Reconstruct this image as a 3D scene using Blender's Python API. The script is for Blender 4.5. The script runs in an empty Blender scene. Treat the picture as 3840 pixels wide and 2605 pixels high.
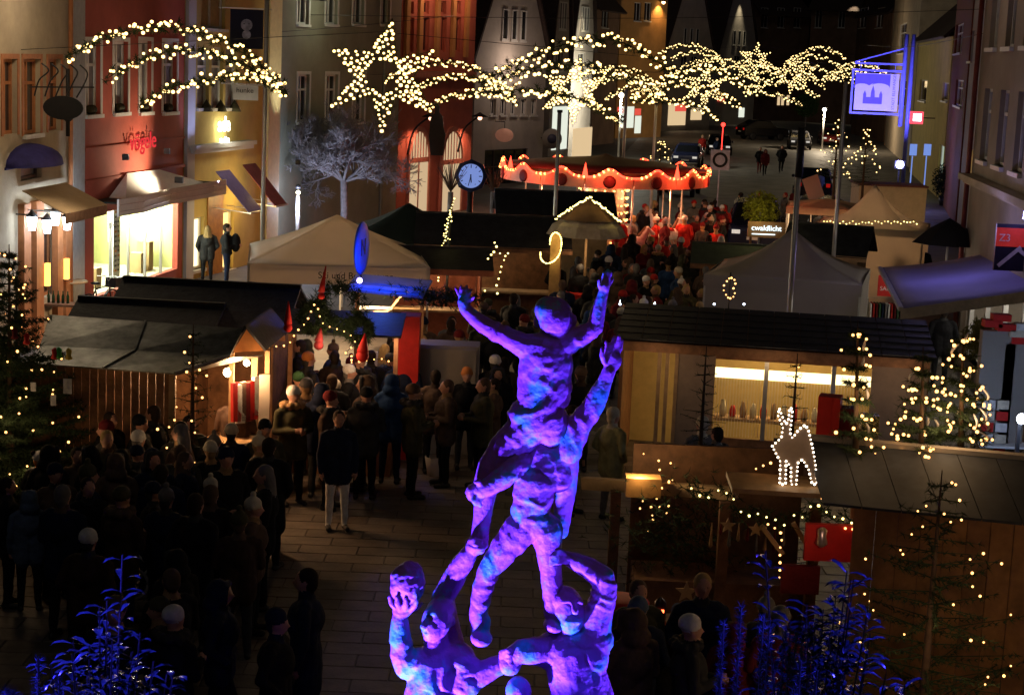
import bpy, math, random
import numpy as np
from mathutils import Vector, Matrix, noise as mnoise
from bpy_extras.object_utils import world_to_camera_view
R = math.radians
sc = bpy.context.scene
COL = sc.collection
rng = random.Random(7)

# ------------------------------------------------------------------ camera
W0, H0, F0 = 3840.0, 2605.0, 6612.0          # photograph size and focal length in its pixels
CAMH, PITCH, ROLL = 6.8, R(9.4), 0.042
cd = bpy.data.cameras.new('camera'); cam = bpy.data.objects.new('camera', cd); COL.objects.link(cam)
cd.sensor_fit = 'HORIZONTAL'; cd.sensor_width = 36.0; cd.lens = 36.0*F0/W0
cd.clip_start = 0.1; cd.clip_end = 2000
cam.matrix_world = Matrix.Translation((0, 0, CAMH)) @ Matrix.Rotation(R(90)-PITCH, 4, 'X') @ Matrix.Rotation(ROLL, 4, 'Z')
sc.camera = cam
CR = cam.matrix_world.to_3x3(); CO = Vector((0, 0, CAMH))

# ------------------------------------------------------------------ night sky, added ambient fill, exposure
wd = bpy.data.worlds.new('World'); sc.world = wd; wd.use_nodes = True
wn = wd.node_tree.nodes; wl = wd.node_tree.links
sky = wn.new('ShaderNodeTexSky'); sky.sky_type = 'NISHITA'; sky.sun_disc = False
sky.sun_elevation = R(-4); sky.sun_rotation = R(160)
wl.new(sky.outputs[0], wn['Background'].inputs[0]); wn['Background'].inputs[1].default_value = 0.06
sd = bpy.data.lights.new('ambient_fill', 'SUN'); sd.energy = 0.05; sd.angle = R(12); sd.color = (1.0, 0.93, 0.85)  # weak fill sun added so the house fronts stay visible
so = bpy.data.objects.new('ambient_fill', sd); COL.objects.link(so); so.rotation_euler = (R(38), R(8), R(-20))
vs = sc.view_settings; vs.view_transform = 'Standard'; vs.look = 'None'; vs.gamma = 1; vs.exposure = 0; vs.use_curve_mapping = False
sc.cycles.use_denoising = True
sc.cycles.sample_clamp_indirect = 2.0
sc.cycles.max_bounces = 5; sc.cycles.diffuse_bounces = 2; sc.cycles.glossy_bounces = 2; sc.cycles.transmission_bounces = 4; sc.cycles.transparent_max_bounces = 6
sc.cycles.caustics_reflective = False; sc.cycles.caustics_refractive = False

# ------------------------------------------------------------------ from the survey of the photograph to points of the place
def ray(px, py):
    d = CR @ Vector(((px-W0/2)/F0, -(py-H0/2)/F0, -1.0))
    return d
def at(px, py, Y):                      # point on the plane y = Y
    d = ray(px, py); return CO + d*(Y/d.y)
def atz(px, py, z):                     # point at height z
    d = ray(px, py); return CO + d*((z-CAMH)/d.z)
def onp(px, py, p, n):
    d = ray(px, py); return CO + d*((p-CO).dot(n)/d.dot(n))

# ------------------------------------------------------------------ materials
MATS = {}
def mat(name, col, rough=0.75, metal=0.0, var=0.18, scale=6.0, bump=0.0, bscale=40.0, spec=0.3, em=None, es=0.0, alpha=None, trans=0.0, wave=None):
    if name in MATS: return MATS[name]
    m = bpy.data.materials.new(name); m.use_nodes = True; MATS[name] = m
    n = m.node_tree.nodes; l = m.node_tree.links; b = n['Principled BSDF']
    b.inputs['Roughness'].default_value = rough; b.inputs['Metallic'].default_value = metal
    b.inputs['Specular IOR Level'].default_value = spec
    b.inputs['Base Color'].default_value = (*col, 1)
    if var > 0:
        tc = n.new('ShaderNodeTexCoord'); nz = n.new('ShaderNodeTexNoise'); nz.inputs['Scale'].default_value = scale; nz.inputs['Detail'].default_value = 6
        nz.inputs['Roughness'].default_value = 0.65
        l.new(tc.outputs['Object'], nz.inputs['Vector'])
        rp = n.new('ShaderNodeValToRGB'); rp.color_ramp.elements[0].position = 0.3; rp.color_ramp.elements[1].position = 0.72
        rp.color_ramp.elements[0].color = tuple(max(0, c*(1-var*1.6)) for c in col)+(1,)
        rp.color_ramp.elements[1].color = tuple(min(1, c*(1+var)) for c in col)+(1,)
        l.new(nz.outputs['Fac'], rp.inputs['Fac']); l.new(rp.outputs['Color'], b.inputs['Base Color'])
        if bump > 0:
            nb = n.new('ShaderNodeTexNoise'); nb.inputs['Scale'].default_value = bscale; nb.inputs['Detail'].default_value = 4
            l.new(tc.outputs['Object'], nb.inputs['Vector'])
            bp = n.new('ShaderNodeBump'); bp.inputs['Strength'].default_value = bump; bp.inputs['Distance'].default_value = 0.03
            l.new(nb.outputs['Fac'], bp.inputs['Height']); l.new(bp.outputs['Normal'], b.inputs['Normal'])
    if em: b.inputs['Emission Color'].default_value = (*em, 1); b.inputs['Emission Strength'].default_value = es
    if trans: b.inputs['Transmission Weight'].default_value = trans
    return m
def glow(name, col, s, sample=True):
    if name in MATS: return MATS[name]
    m = bpy.data.materials.new(name); m.use_nodes = True; MATS[name] = m
    n = m.node_tree.nodes; l = m.node_tree.links; n.remove(n['Principled BSDF'])
    e = n.new('ShaderNodeEmission'); e.inputs[0].default_value = (*col, 1); e.inputs[1].default_value = s
    l.new(e.outputs[0], n['Material Output'].inputs[0])
    try: m.cycles.emission_sampling = 'FRONT' if sample else 'NONE'
    except Exception: pass
    return m
def glassmat(name, tint=(0.9, 0.95, 0.95), fac=0.94):
    if name in MATS: return MATS[name]
    m = bpy.data.materials.new(name); m.use_nodes = True; MATS[name] = m
    n = m.node_tree.nodes; l = m.node_tree.links; n.remove(n['Principled BSDF'])
    t = n.new('ShaderNodeBsdfTransparent'); t.inputs[0].default_value = (*tint, 1)
    g = n.new('ShaderNodeBsdfGlossy'); g.inputs['Roughness'].default_value = 0.03
    mx = n.new('ShaderNodeMixShader'); mx.inputs[0].default_value = 1-fac; l.new(t.outputs[0], mx.inputs[1]); l.new(g.outputs[0], mx.inputs[2])
    l.new(mx.outputs[0], n['Material Output'].inputs[0]); return m

def canvasmat(name, col, tr=.4):
    m = mat(name, col, .85, var=.06, scale=2); n = m.node_tree.nodes; l = m.node_tree.links; t = n.new('ShaderNodeBsdfTranslucent'); t.inputs[0].default_value = (*col, 1)
    mx = n.new('ShaderNodeMixShader'); mx.inputs[0].default_value = tr; l.new(n['Principled BSDF'].outputs[0], mx.inputs[1]); l.new(t.outputs[0], mx.inputs[2]); l.new(mx.outputs[0], n['Material Output'].inputs[0]); return m
ORD = ['first', 'second', 'third', 'fourth', 'fifth', 'sixth', 'seventh', 'eighth', 'ninth', 'tenth', 'eleventh', 'twelfth', 'thirteenth', 'fourteenth']
# ------------------------------------------------------------------ objects
def tag(o, label=None, cat=None, group=None, kind=None):
    if label: o['label'] = label
    if cat: o['category'] = cat
    if group: o['group'] = group
    if kind: o['kind'] = kind
    return o
def empty(name, loc, label, cat, group=None, rz=0.0):
    o = bpy.data.objects.new(name, None); COL.objects.link(o); o.location = loc; o.rotation_euler = (0, 0, rz)
    o.empty_display_size = 0.2
    return tag(o, label, cat, group)
def put(name, me, parent=None, world=True):
    o = bpy.data.objects.new(name, me); COL.objects.link(o)
    if parent is not None:
        o.parent = parent
        if world: o.matrix_parent_inverse = wm(parent).inverted()
    return o
def wm(o):
    m = Matrix.LocRotScale(o.location, o.rotation_euler, o.scale)
    if o.parent is not None: return wm(o.parent) @ o.matrix_parent_inverse @ m
    return m
def copy_tree(o, parent=None):
    c = o.copy(); COL.objects.link(c)
    if parent is not None:
        c.parent = parent; c.matrix_parent_inverse = o.matrix_parent_inverse.copy()
    for ch in list(KIDS.get(o, [])): 
        k = copy_tree(ch, c); KIDS.setdefault(c, []).append(k)
    return c
KIDS = {}

class MB:
    def __init__(s): s.v = []; s.f = []; s.m = []; s.k = 0; s.smooth = []
    def add(s, vs, fs, k=None, sm=False):
        o = len(s.v); s.v += [tuple(v) for v in vs]; kk = s.k if k is None else k
        for f in fs: s.f.append([i+o for i in f]); s.m.append(kk); s.smooth.append(sm)
    def box(s, c, size, rz=0.0, M=None, k=None):
        c = Vector(c); x, y, z = (d/2 for d in size)
        mr = M if M is not None else Matrix.Rotation(rz, 3, 'Z')
        vs = [c + mr @ Vector((sx*x, sy*y, sz*z)) for sz in (-1, 1) for sy in (-1, 1) for sx in (-1, 1)]
        s.add(vs, [(0, 2, 3, 1), (4, 5, 7, 6), (0, 1, 5, 4), (2, 6, 7, 3), (1, 3, 7, 5), (0, 4, 6, 2)], k); return s
    def bar(s, a, b, w, h=None, k=None, up=(0, 0, 1)):
        a = Vector(a); b = Vector(b); d = b-a; L = d.length
        if L < 1e-6: return s
        d /= L; u = Vector(up); 
        if abs(d.dot(u)) > 0.98: u = Vector((0, 1, 0))
        r = d.cross(u).normalized(); u = r.cross(d)
        return s.box((a+b)/2, (w, L, h or w), M=Matrix((r, d, u)).transposed(), k=k)
    def tube(s, pts, r, n=6, k=None, cap=True, sm=True):
        pts = [Vector(p) for p in pts]; rs = r if isinstance(r, (list, tuple)) else [r]*len(pts)
        vs = []; fs = []; pu = None
        for i, p in enumerate(pts):
            d = (pts[min(i+1, len(pts)-1)]-pts[max(i-1, 0)])
            if d.length < 1e-9: d = Vector((0, 0, 1))
            d.normalize()
            if pu is None: pu = d.orthogonal().normalized()
            else:
                pu = pu-d*pu.dot(d)
                pu = pu.normalized() if pu.length > 1e-6 else d.orthogonal().normalized()
            w = d.cross(pu)
            for j in range(n):
                a = 2*math.pi*j/n; vs.append(p+(pu*math.cos(a)+w*math.sin(a))*rs[i])
        for i in range(len(pts)-1):
            for j in range(n):
                j2 = (j+1) % n; fs.append((i*n+j, i*n+j2, (i+1)*n+j2, (i+1)*n+j))
        if cap: fs.append(tuple(range(n-1, -1, -1))); fs.append(tuple((len(pts)-1)*n+j for j in range(n)))
        s.add(vs, fs, k, sm); return s
    def lathe(s, c, prof, n=20, k=None, sm=True, axis=None, cap=True):
        c = Vector(c); q = Matrix.Identity(3) if axis is None else Vector((0, 0, 1)).rotation_difference(Vector(axis)).to_matrix()
        vs = [c+q @ Vector((r*math.cos(2*math.pi*j/n), r*math.sin(2*math.pi*j/n), z)) for r, z in prof for j in range(n)]
        fs = [(i*n+j, i*n+(j+1) % n, (i+1)*n+(j+1) % n, (i+1)*n+j) for i in range(len(prof)-1) for j in range(n)]
        if cap:
            if prof[0][0] > 1e-4: fs.append(tuple(range(n-1, -1, -1)))
            if prof[-1][0] > 1e-4: fs.append(tuple((len(prof)-1)*n+j for j in range(n)))
        s.add(vs, fs, k, sm); return s
    def ball(s, c, r, nu=8, nv=5, k=None, sq=(1, 1, 1)):
        c = Vector(c); vs = [c+Vector((0, 0, -r*sq[2]))]; fs = []
        for i in range(1, nv):
            t = -math.pi/2+math.pi*i/nv
            for j in range(nu):
                a = 2*math.pi*j/nu; vs.append(c+Vector((r*sq[0]*math.cos(t)*math.cos(a), r*sq[1]*math.cos(t)*math.sin(a), r*sq[2]*math.sin(t))))
        vs.append(c+Vector((0, 0, r*sq[2])))
        for j in range(nu): fs.append((0, 1+(j+1) % nu, 1+j))
        for i in range(nv-2):
            for j in range(nu): a = 1+i*nu; fs.append((a+j, a+(j+1) % nu, a+nu+(j+1) % nu, a+nu+j))
        a = 1+(nv-2)*nu
        for j in range(nu): fs.append((a+j, a+(j+1) % nu, len(vs)-1))
        s.add(vs, fs, k, True); return s
    def prism(s, poly, off, k=None):
        poly = [Vector(p) for p in poly]; off = Vector(off); n = len(poly)
        vs = poly+[p+off for p in poly]
        fs = [tuple(range(n-1, -1, -1)), tuple(range(n, 2*n))]+[(i, (i+1) % n, n+(i+1) % n, n+i) for i in range(n)]
        s.add(vs, fs, k); return s
    def grid(s, rows, k=None, sm=True):
        n = len(rows[0]); s.add([p for r in rows for p in r], [(i*n+j, i*n+j+1, (i+1)*n+j+1, (i+1)*n+j) for i in range(len(rows)-1) for j in range(n-1)], k, sm); return s
    def slab(s, q, t, k=None):            # a quad given thickness t along its normal
        q = [Vector(p) for p in q]; n = (q[1]-q[0]).cross(q[-1]-q[0]).normalized()
        return s.prism(q, n*t, k)
    def mesh(s, name, mats):
        me = bpy.data.meshes.new(name); me.from_pydata(s.v, [], s.f)
        for m in (mats if isinstance(mats, (list, tuple)) else [mats]): me.materials.append(m)
        if s.f:
            me.polygons.foreach_set('material_index', s.m); me.polygons.foreach_set('use_smooth', s.smooth)
        me.update(); return me
    def build(s, name, mats, parent=None, label=None, cat=None, group=None, kind=None, world=True):
        o = put(name, s.mesh(name, mats), parent, world)
        if parent is not None: KIDS.setdefault(parent, []).append(o)
        return tag(o, label, cat, group, kind)

def rebase(o, base):                      # give a one-mesh thing its origin at its foot
    base = Vector(base); o.data.transform(Matrix.Translation(-base)); o.location = base; return o
def text_mesh(body, size, m, depth=0.01, bold=0.0, sx=1.0):
    cu = bpy.data.curves.new('lettering', 'FONT'); cu.body = body; cu.size = size; cu.extrude = depth; cu.offset = bold; cu.align_x = 'CENTER'; cu.align_y = 'CENTER'
    o = bpy.data.objects.new('t', cu); COL.objects.link(o); dg = bpy.context.evaluated_depsgraph_get()
    me = bpy.data.meshes.new_from_object(o.evaluated_get(dg)); bpy.data.objects.remove(o); bpy.data.curves.remove(cu)
    if sx != 1: me.transform(Matrix.Diagonal((sx, 1, 1, 1)))
    me.materials.clear(); me.materials.append(m); me.name = 'lettering'; return me
def lettering(body, size, m, c, udir, nrm, parent, depth=0.01, bold=0.0, sx=1.0, name='lettering', rot=0.0):
    me = text_mesh(body, size, m, depth, bold, sx)
    u = Vector(udir).normalized(); n = Vector(nrm).normalized(); v = n.cross(u)
    M = Matrix((u, v, n)).transposed().to_4x4(); M = Matrix.Translation(c) @ M @ Matrix.Rotation(rot, 4, 'Z')
    me.transform(M); o = put(name, me, parent); KIDS.setdefault(parent, []).append(o); return o
def lamp(kind, loc, power, col, parent=None, r=0.1, aim=None, angle=None, blend=0.4, name='lamp'):
    ld = bpy.data.lights.new(name, kind); ld.energy = power; ld.color = col
    if kind in ('POINT', 'SPOT'): ld.shadow_soft_size = r
    o = bpy.data.objects.new(name, ld); COL.objects.link(o); o.location = loc
    if kind == 'AREA': ld.shape = 'RECTANGLE'; ld.size, ld.size_y = r if isinstance(r, tuple) else (r, r)
    if aim is not None: o.rotation_euler = (Vector(aim)-Vector(loc)).to_track_quat('-Z', 'Y').to_euler()
    if angle and kind == 'SPOT': ld.spot_size = R(angle); ld.spot_blend = blend
    if parent is not None: o.parent = parent; o.matrix_parent_inverse = wm(parent).inverted()
    return o
BR = random.Random(99)
def bulbs(pts, r, m, parent, name='light_bulb', kind='stuff', single=False):
    g = (1+5**.5)/2; q = math.sqrt(1+g*g)
    iv = [Vector(v)/q for v in ((-1, g, 0), (1, g, 0), (-1, -g, 0), (1, -g, 0), (0, -1, g), (0, 1, g), (0, -1, -g), (0, 1, -g), (g, 0, -1), (g, 0, 1), (-g, 0, -1), (-g, 0, 1))]
    fi = [(0, 11, 5), (0, 5, 1), (0, 1, 7), (0, 7, 10), (0, 10, 11), (1, 5, 9), (5, 11, 4), (11, 10, 2), (10, 7, 6), (7, 1, 8), (3, 9, 4), (3, 4, 2), (3, 2, 6), (3, 6, 8), (3, 8, 9), (4, 9, 5), (2, 4, 11), (6, 2, 10), (8, 6, 7), (9, 8, 1)]
    if single:
        b = MB(); b.add([v*r for v in iv], fi); me = b.mesh(name, m); out = []
        for p in pts:
            o = bpy.data.objects.new(name, me); COL.objects.link(o); o.parent = parent; o.matrix_parent_inverse = wm(parent).inverted(); o.location = p; k_ = BR.uniform(.7, 1.2); o.scale = (k_, k_, k_); out.append(o)
        return out
    b = MB()
    for p in pts:
        p = Vector(p); k_ = r*BR.uniform(.68, 1.2); b.add([p+v*k_ for v in iv], fi)
    return b.build(name if len(pts) == 1 else name+'_string', m, parent, kind=kind if len(pts) > 1 else None)
def catmull(P, n=8):
    P = [Vector(p) for p in P]; Q = [P[0]]+P+[P[-1]]; out = []
    for i in range(1, len(Q)-2):
        a, b, c, d = Q[i-1:i+3]
        for k in range(n):
            t = k/n; out.append(0.5*((2*b)+(c-a)*t+(2*a-5*b+4*c-d)*t*t+(3*b-a-3*c+d)*t**3))
    out.append(P[-1]); return out
def along(P, step):                        # points every step metres along a polyline
    P = [Vector(p) for p in P]; out = []; acc = 0.0
    for a, b in zip(P, P[1:]):
        L = (b-a).length; t = step-acc if acc else 0.0
        while t <= L: out.append(a.lerp(b, t/L if L else 0)); t += step
        acc = (L-(t-step)) if L else acc
    return out
def needles(mb, pts, dirs, n, ln, w, spread=0.9, k=0, rg=rng):
    for p, d in zip(pts, dirs):
        for _ in range(n):
            v = (Vector(d)*(1-spread)+Vector((rg.uniform(-1, 1), rg.uniform(-1, 1), rg.uniform(-1, 1)))*spread)
            if v.length < 1e-4: continue
            v = v.normalized()*ln*rg.uniform(.6, 1.2); s = v.orthogonal().normalized()*w
            q = Vector(p); mb.add([q-s, q+s, q+v], [(0, 1, 2)], k)

# ------------------------------------------------------------------ flesh-and-cloth bodies grown from tapered limbs
def limb_mesh(prims, voxel, smooth=4, sfac=0.5):
    """prims: ('c', p1, r1, p2, r2, slot) or ('e', centre, (rx,ry,rz), slot[, rot3x3]) -> one closed surface"""
    b = MB()
    for p in prims:
        if p[0] == 'c':
            p1, r1, p2, r2 = Vector(p[1]), p[2], Vector(p[3]), p[4]; d = p2-p1
            if d.length < 1e-5: d = Vector((0, 0, 1e-4))
            u = d.normalized(); pts = []; rs = []
            for t in (-90, -60, -30): pts.append(p1+u*r1*math.sin(R(t))); rs.append(max(1e-4, r1*math.cos(R(t))))
            pts += [p1, p2]; rs += [r1, r2]
            for t in (30, 60, 90): pts.append(p2+u*r2*math.sin(R(t))); rs.append(max(1e-4, r2*math.cos(R(t))))
            s = u.orthogonal().normalized(); w = u.cross(s); n = 12; vs = []
            for q, r in zip(pts, rs): vs += [q+(s*math.cos(2*math.pi*j/n)+w*math.sin(2*math.pi*j/n))*r for j in range(n)]
            fs = [(i*n+j, i*n+(j+1) % n, (i+1)*n+(j+1) % n, (i+1)*n+j) for i in range(len(pts)-1) for j in range(n)]
            fs += [tuple(range(n-1, -1, -1)), tuple((len(pts)-1)*n+j for j in range(n))]
            b.add(vs, fs)
        else:
            c, rr = Vector(p[1]), p[2]; q = MB(); q.ball((0, 0, 0), 1.0, 14, 9)
            rot = p[4] if len(p) > 4 else Matrix.Identity(3)
            b.add([c+rot @ Vector((v[0]*rr[0], v[1]*rr[1], v[2]*rr[2])) for v in q.v], q.f)
    me = b.mesh('body', MATS_DUMMY); o = bpy.data.objects.new('tmp', me); COL.objects.link(o)
    md = o.modifiers.new('r', 'REMESH'); md.mode = 'VOXEL'; md.voxel_size = voxel; md.use_smooth_shade = True
    ms = o.modifiers.new('s', 'SMOOTH'); ms.factor = sfac; ms.iterations = smooth
    dg = bpy.context.evaluated_depsgraph_get(); out = bpy.data.meshes.new_from_object(o.evaluated_get(dg))
    bpy.data.objects.remove(o); bpy.data.meshes.remove(me)
    return out
MATS_DUMMY = mat('body_base', (0.2, 0.2, 0.2), var=0)
def slots(me, prims, mats):
    n = len(me.vertices); co = np.empty(n*3); me.vertices.foreach_get('co', co); co = co.reshape(-1, 3)
    best = np.full(n, 1e9); sl = np.zeros(n, int)
    for p in prims:
        if p[0] == 'c':
            a = np.array(p[1], float); bb = np.array(p[3], float); ab = bb-a; L2 = max(1e-9, ab@ab)
            t = np.clip(((co-a)@ab)/L2, 0, 1); d = np.linalg.norm(co-(a+t[:, None]*ab), axis=1)-(p[2]+(p[4]-p[2])*t); k = p[5]
        else:
            c = np.array(p[1], float); rr = np.array(p[2], float); q = co-c
            if len(p) > 4: q = q@np.array(p[4])
            nrm = np.linalg.norm(q/rr, axis=1); d = (nrm-1)*rr.min(); k = p[3]
        m = d < best; best[m] = d[m]; sl[m] = k
    me.materials.clear()
    for m in mats: me.materials.append(m)
    npoly = len(me.polygons); vi = np.empty(npoly, int); ls = np.empty(npoly, int)
    me.polygons.foreach_get('loop_start', ls); lv = np.empty(len(me.loops), int); me.loops.foreach_get('vertex_index', lv)
    me.polygons.foreach_set('material_index', sl[lv[ls]].astype(np.int32)); me.polygons.foreach_set('use_smooth', [True]*npoly); me.update()

def rumple(me, amp, fr, ztop=1e9):
    n = len(me.vertices); co = np.empty(n*3); me.vertices.foreach_get('co', co); co = co.reshape(-1, 3); no = np.empty(n*3); me.vertices.foreach_get('normal', no); no = no.reshape(-1, 3)
    d = np.array([amp*(mnoise.noise(Vector(c)*fr)+.6*mnoise.noise(Vector(c)*fr*2.1)) if c[2] < ztop else 0 for c in co]); me.vertices.foreach_set('co', (co+no*d[:, None]).ravel()); me.update()
# ================================================================== ground
M_ground = mat('paving_ground', (0.11, 0.095, 0.08), 0.7, var=0.25, scale=1.5, bump=0.3, bscale=18)
M_slab = mat('paving_slab', (0.17, 0.14, 0.115), 0.55, var=0.22, scale=3.0, bump=0.25, bscale=30)
M_slab2 = mat('paving_slab_dark', (0.135, 0.11, 0.09), 0.55, var=0.22, scale=3.0, bump=0.25, bscale=30)
M_road = mat('road', (0.2, 0.19, 0.17), 0.6, var=0.3, scale=0.8, bump=0.3, bscale=25)
M_kerb = mat('kerb', (0.36, 0.33, 0.29), 0.7, var=0.2, scale=3)
b = MB(); b.add([(-400, -60, 0), (400, -60, 0), (400, 900, 0), (-400, 900, 0)], [(0, 1, 2, 3)])
ground = b.build('ground', M_ground, kind='structure')
slab_me = []
for mm in (M_slab, M_slab2):
    for q in range(3):
        b = MB(); w, d, h = 0.79, 0.39, 0.014
        jz = [rng.uniform(-.003, .003) for _ in range(4)]
        b.add([(-w/2, -d/2, 0), (w/2, -d/2, 0), (w/2, d/2, 0), (-w/2, d/2, 0), (-w/2+.008, -d/2+.008, h+jz[0]), (w/2-.008, -d/2+.008, h+jz[1]), (w/2-.008, d/2-.008, h+jz[2]), (-w/2+.008, d/2-.008, h+jz[3])],
              [(4, 5, 6, 7), (0, 1, 5, 4), (1, 2, 6, 5), (2, 3, 7, 6), (3, 0, 4, 7)])
        slab_me.append(b.mesh('paving_slab', mm))
cells = []
for j in range(46):
    for i in range(-14, 14):
        x = i*0.8+(0.4 if j % 2 else 0); y = 17.0+j*0.4
        v = world_to_camera_view(sc, cam, Vector((x, y, 0)))
        vis = 0 if (0.27 < v.x < 0.66 and y > 19.5 and y < 27.5) else 1
        cells.append((vis, y, x))
cells.sort()
rest = MB()
for n, (vis, y, x) in enumerate(cells):
    k = slab_me[rng.randrange(len(slab_me))]
    if n < 300:
        o = bpy.data.objects.new('paving_slab', k); COL.objects.link(o); o.location = (x, y, 0.001); o.parent = ground
    else:
        rest.add([(v.co.x+x, v.co.y+y, v.co.z+0.001) for v in k.vertices], [tuple(p.vertices) for p in k.polygons], 0 if k.materials[0] == M_slab else 1)
rest.build('paving_slab_field', [M_slab, M_slab2], ground, kind='stuff')
b = MB(); b.add([(2, 75, .004), (24, 75, .004), (75, 330, .004), (28, 330, .004)], [(0, 1, 2, 3)])
b.build('road', M_road, kind='structure')
b = MB()
for Y0, Y1, o in ((60, 230, 0),):
    b.slab([(19, 60, .12), (26, 60, .12), (64, 230, .12), (56, 230, .12)], -0.12)
b.build('pavement', M_kerb, kind='structure')

# ================================================================== houses
class Fac:
    def __init__(s, a, b, row=300):
        s.A = at(a[0], row, a[1]); s.A.z = 0; s.B = at(b[0], row, b[1]); s.B.z = 0
        s.U = (s.B-s.A).normalized(); s.L = (s.B-s.A).length; s.N = Vector((s.U.y, -s.U.x, 0))
        if s.N.dot(CO-s.A) < 0: s.N = -s.N
    def uv(s, px, py, d=0.0):
        p = onp(px, py, s.A+s.N*d, s.N); return (p-s.A).dot(s.U), p.z
    def P(s, u, z, d=0.0): return s.A+s.U*u+s.N*d+Vector((0, 0, z))
    def rect(s, x0, y0, x1, y1, d=0.0):
        u0 = s.uv(x0, (y0+y1)/2, d)[0]; u1 = s.uv(x1, (y0+y1)/2, d)[0]; z1 = s.uv((x0+x1)/2, y0, d)[1]; z0 = s.uv((x0+x1)/2, y1, d)[1]
        return u0, z0, u1, z1
def fbox(mb, f, u0, z0, u1, z1, d0, d1, k=None):
    q = [f.P(u, z, d) for z in (z0, z1) for d in (d0, d1) for u in (u0, u1)]
    mb.add(q, [(0, 2, 3, 1), (4, 5, 7, 6), (0, 1, 5, 4), (2, 6, 7, 3), (1, 3, 7, 5), (0, 4, 6, 2)], k)
def wall_holes(mb, f, u0, u1, z0, z1, holes, rev=0.16, k=0, kr=0, d=0.0):
    us = sorted({u0, u1, *[h[0] for h in holes], *[h[2] for h in holes]}); zs = sorted({z0, z1, *[h[1] for h in holes], *[h[3] for h in holes]})
    us = [u for u in us if u0-1e-6 <= u <= u1+1e-6]; zs = [z for z in zs if z0-1e-6 <= z <= z1+1e-6]
    for a, c in zip(us, us[1:]):
        for e, g in zip(zs, zs[1:]):
            m = ((a+c)/2, (e+g)/2)
            if any(h[0] < m[0] < h[2] and h[1] < m[1] < h[3] for h in holes): continue
            mb.add([f.P(a, e, d), f.P(c, e, d), f.P(c, g, d), f.P(a, g, d)], [(0, 1, 2, 3)], k)
    for h in holes:
        a, e, c, g = max(h[0], u0), max(h[1], z0), min(h[2], u1), min(h[3], z1)
        q = [f.P(u, z, dd) for dd in (d, d-rev) for u, z in ((a, e), (c, e), (c, g), (a, g))]
        mb.add(q, [(0, 4, 5, 1), (1, 5, 6, 2), (2, 6, 7, 3), (3, 7, 4, 0)], kr)
M_frame = mat('window_frame_white', (0.66, 0.64, 0.6), 0.5, var=0.08)
M_frame_or = mat('window_frame_orange', (0.42, 0.16, 0.06), 0.55, var=0.15)
M_frame_dk = mat('window_frame_dark', (0.07, 0.05, 0.045), 0.5, var=0.15)
M_pane = mat('window_pane', (0.022, 0.022, 0.028), 0.08, var=0, spec=0.6)
M_pane2 = mat('window_pane_curtained', (0.17, 0.165, 0.18), 0.35, var=0.35, scale=5, spec=0.5)
M_roof = mat('roof_tile', (0.055, 0.035, 0.03), 0.8, var=0.3, scale=9)
M_dark = mat('dark_metal', (0.025, 0.024, 0.026), 0.45, metal=0.4, var=0.1)
M_steel = mat('pole_steel', (0.55, 0.53, 0.5), 0.4, metal=0.6, var=0.1, scale=3)
M_white = mat('white_paint', (0.75, 0.73, 0.7), 0.55, var=0.06)
M_plant = mat('window_plant', (0.05, 0.045, 0.02), 0.8, var=0.4, scale=20)
def window(par, f, r, frame=None, pane=None, cols=2, rows=2, sill=True, rev=0.16, fw=0.07, arch=False, bars=0.035, surround=None):
    frame = frame or M_frame; pane = pane or M_pane; u0, z0, u1, z1 = r; b = MB(); d0, d1 = -rev-.02, -rev+.05
    fbox(b, f, u0, z0, u0+fw, z1, d0, d1); fbox(b, f, u1-fw, z0, u1, z1, d0, d1)
    fbox(b, f, u0+fw, z0, u1-fw, z0+fw, d0, d1); fbox(b, f, u0+fw, z1-fw, u1-fw, z1, d0, d1)
    for c in range(1, cols): u = u0+(u1-u0)*c/cols; fbox(b, f, u-bars, z0+fw, u+bars, z1-fw, d0+.004, d1-.004)
    for c in range(1, rows): z = z0+(z1-z0)*(c/rows if rows != 2 else 0.68); fbox(b, f, u0+fw, z-bars, u1-fw, z+bars, d0+.008, d1-.008)
    w = b.build('window', frame, par)
    b = MB(); fbox(b, f, u0+fw*.5, z0+fw*.5, u1-fw*.5, z1-fw*.5, -rev-.012, -rev+.0); b.build('pane', pane, w)
    if sill: b = MB(); fbox(b, f, u0-.06, z0-.09, u1+.06, z0, -rev*.9, .09); b.build('sill', M_frame, w)
    if surround:
        b = MB(); t = .11
        fbox(b, f, u0-t, z0-.02, u0-.004, z1+t, -.02, .025); fbox(b, f, u1+.004, z0-.02, u1+t, z1+t, -.02, .025); fbox(b, f, u0, z1+.004, u1, z1+t, -.02, .022)
        b.build('window_surround', surround, w)
    return w
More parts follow.
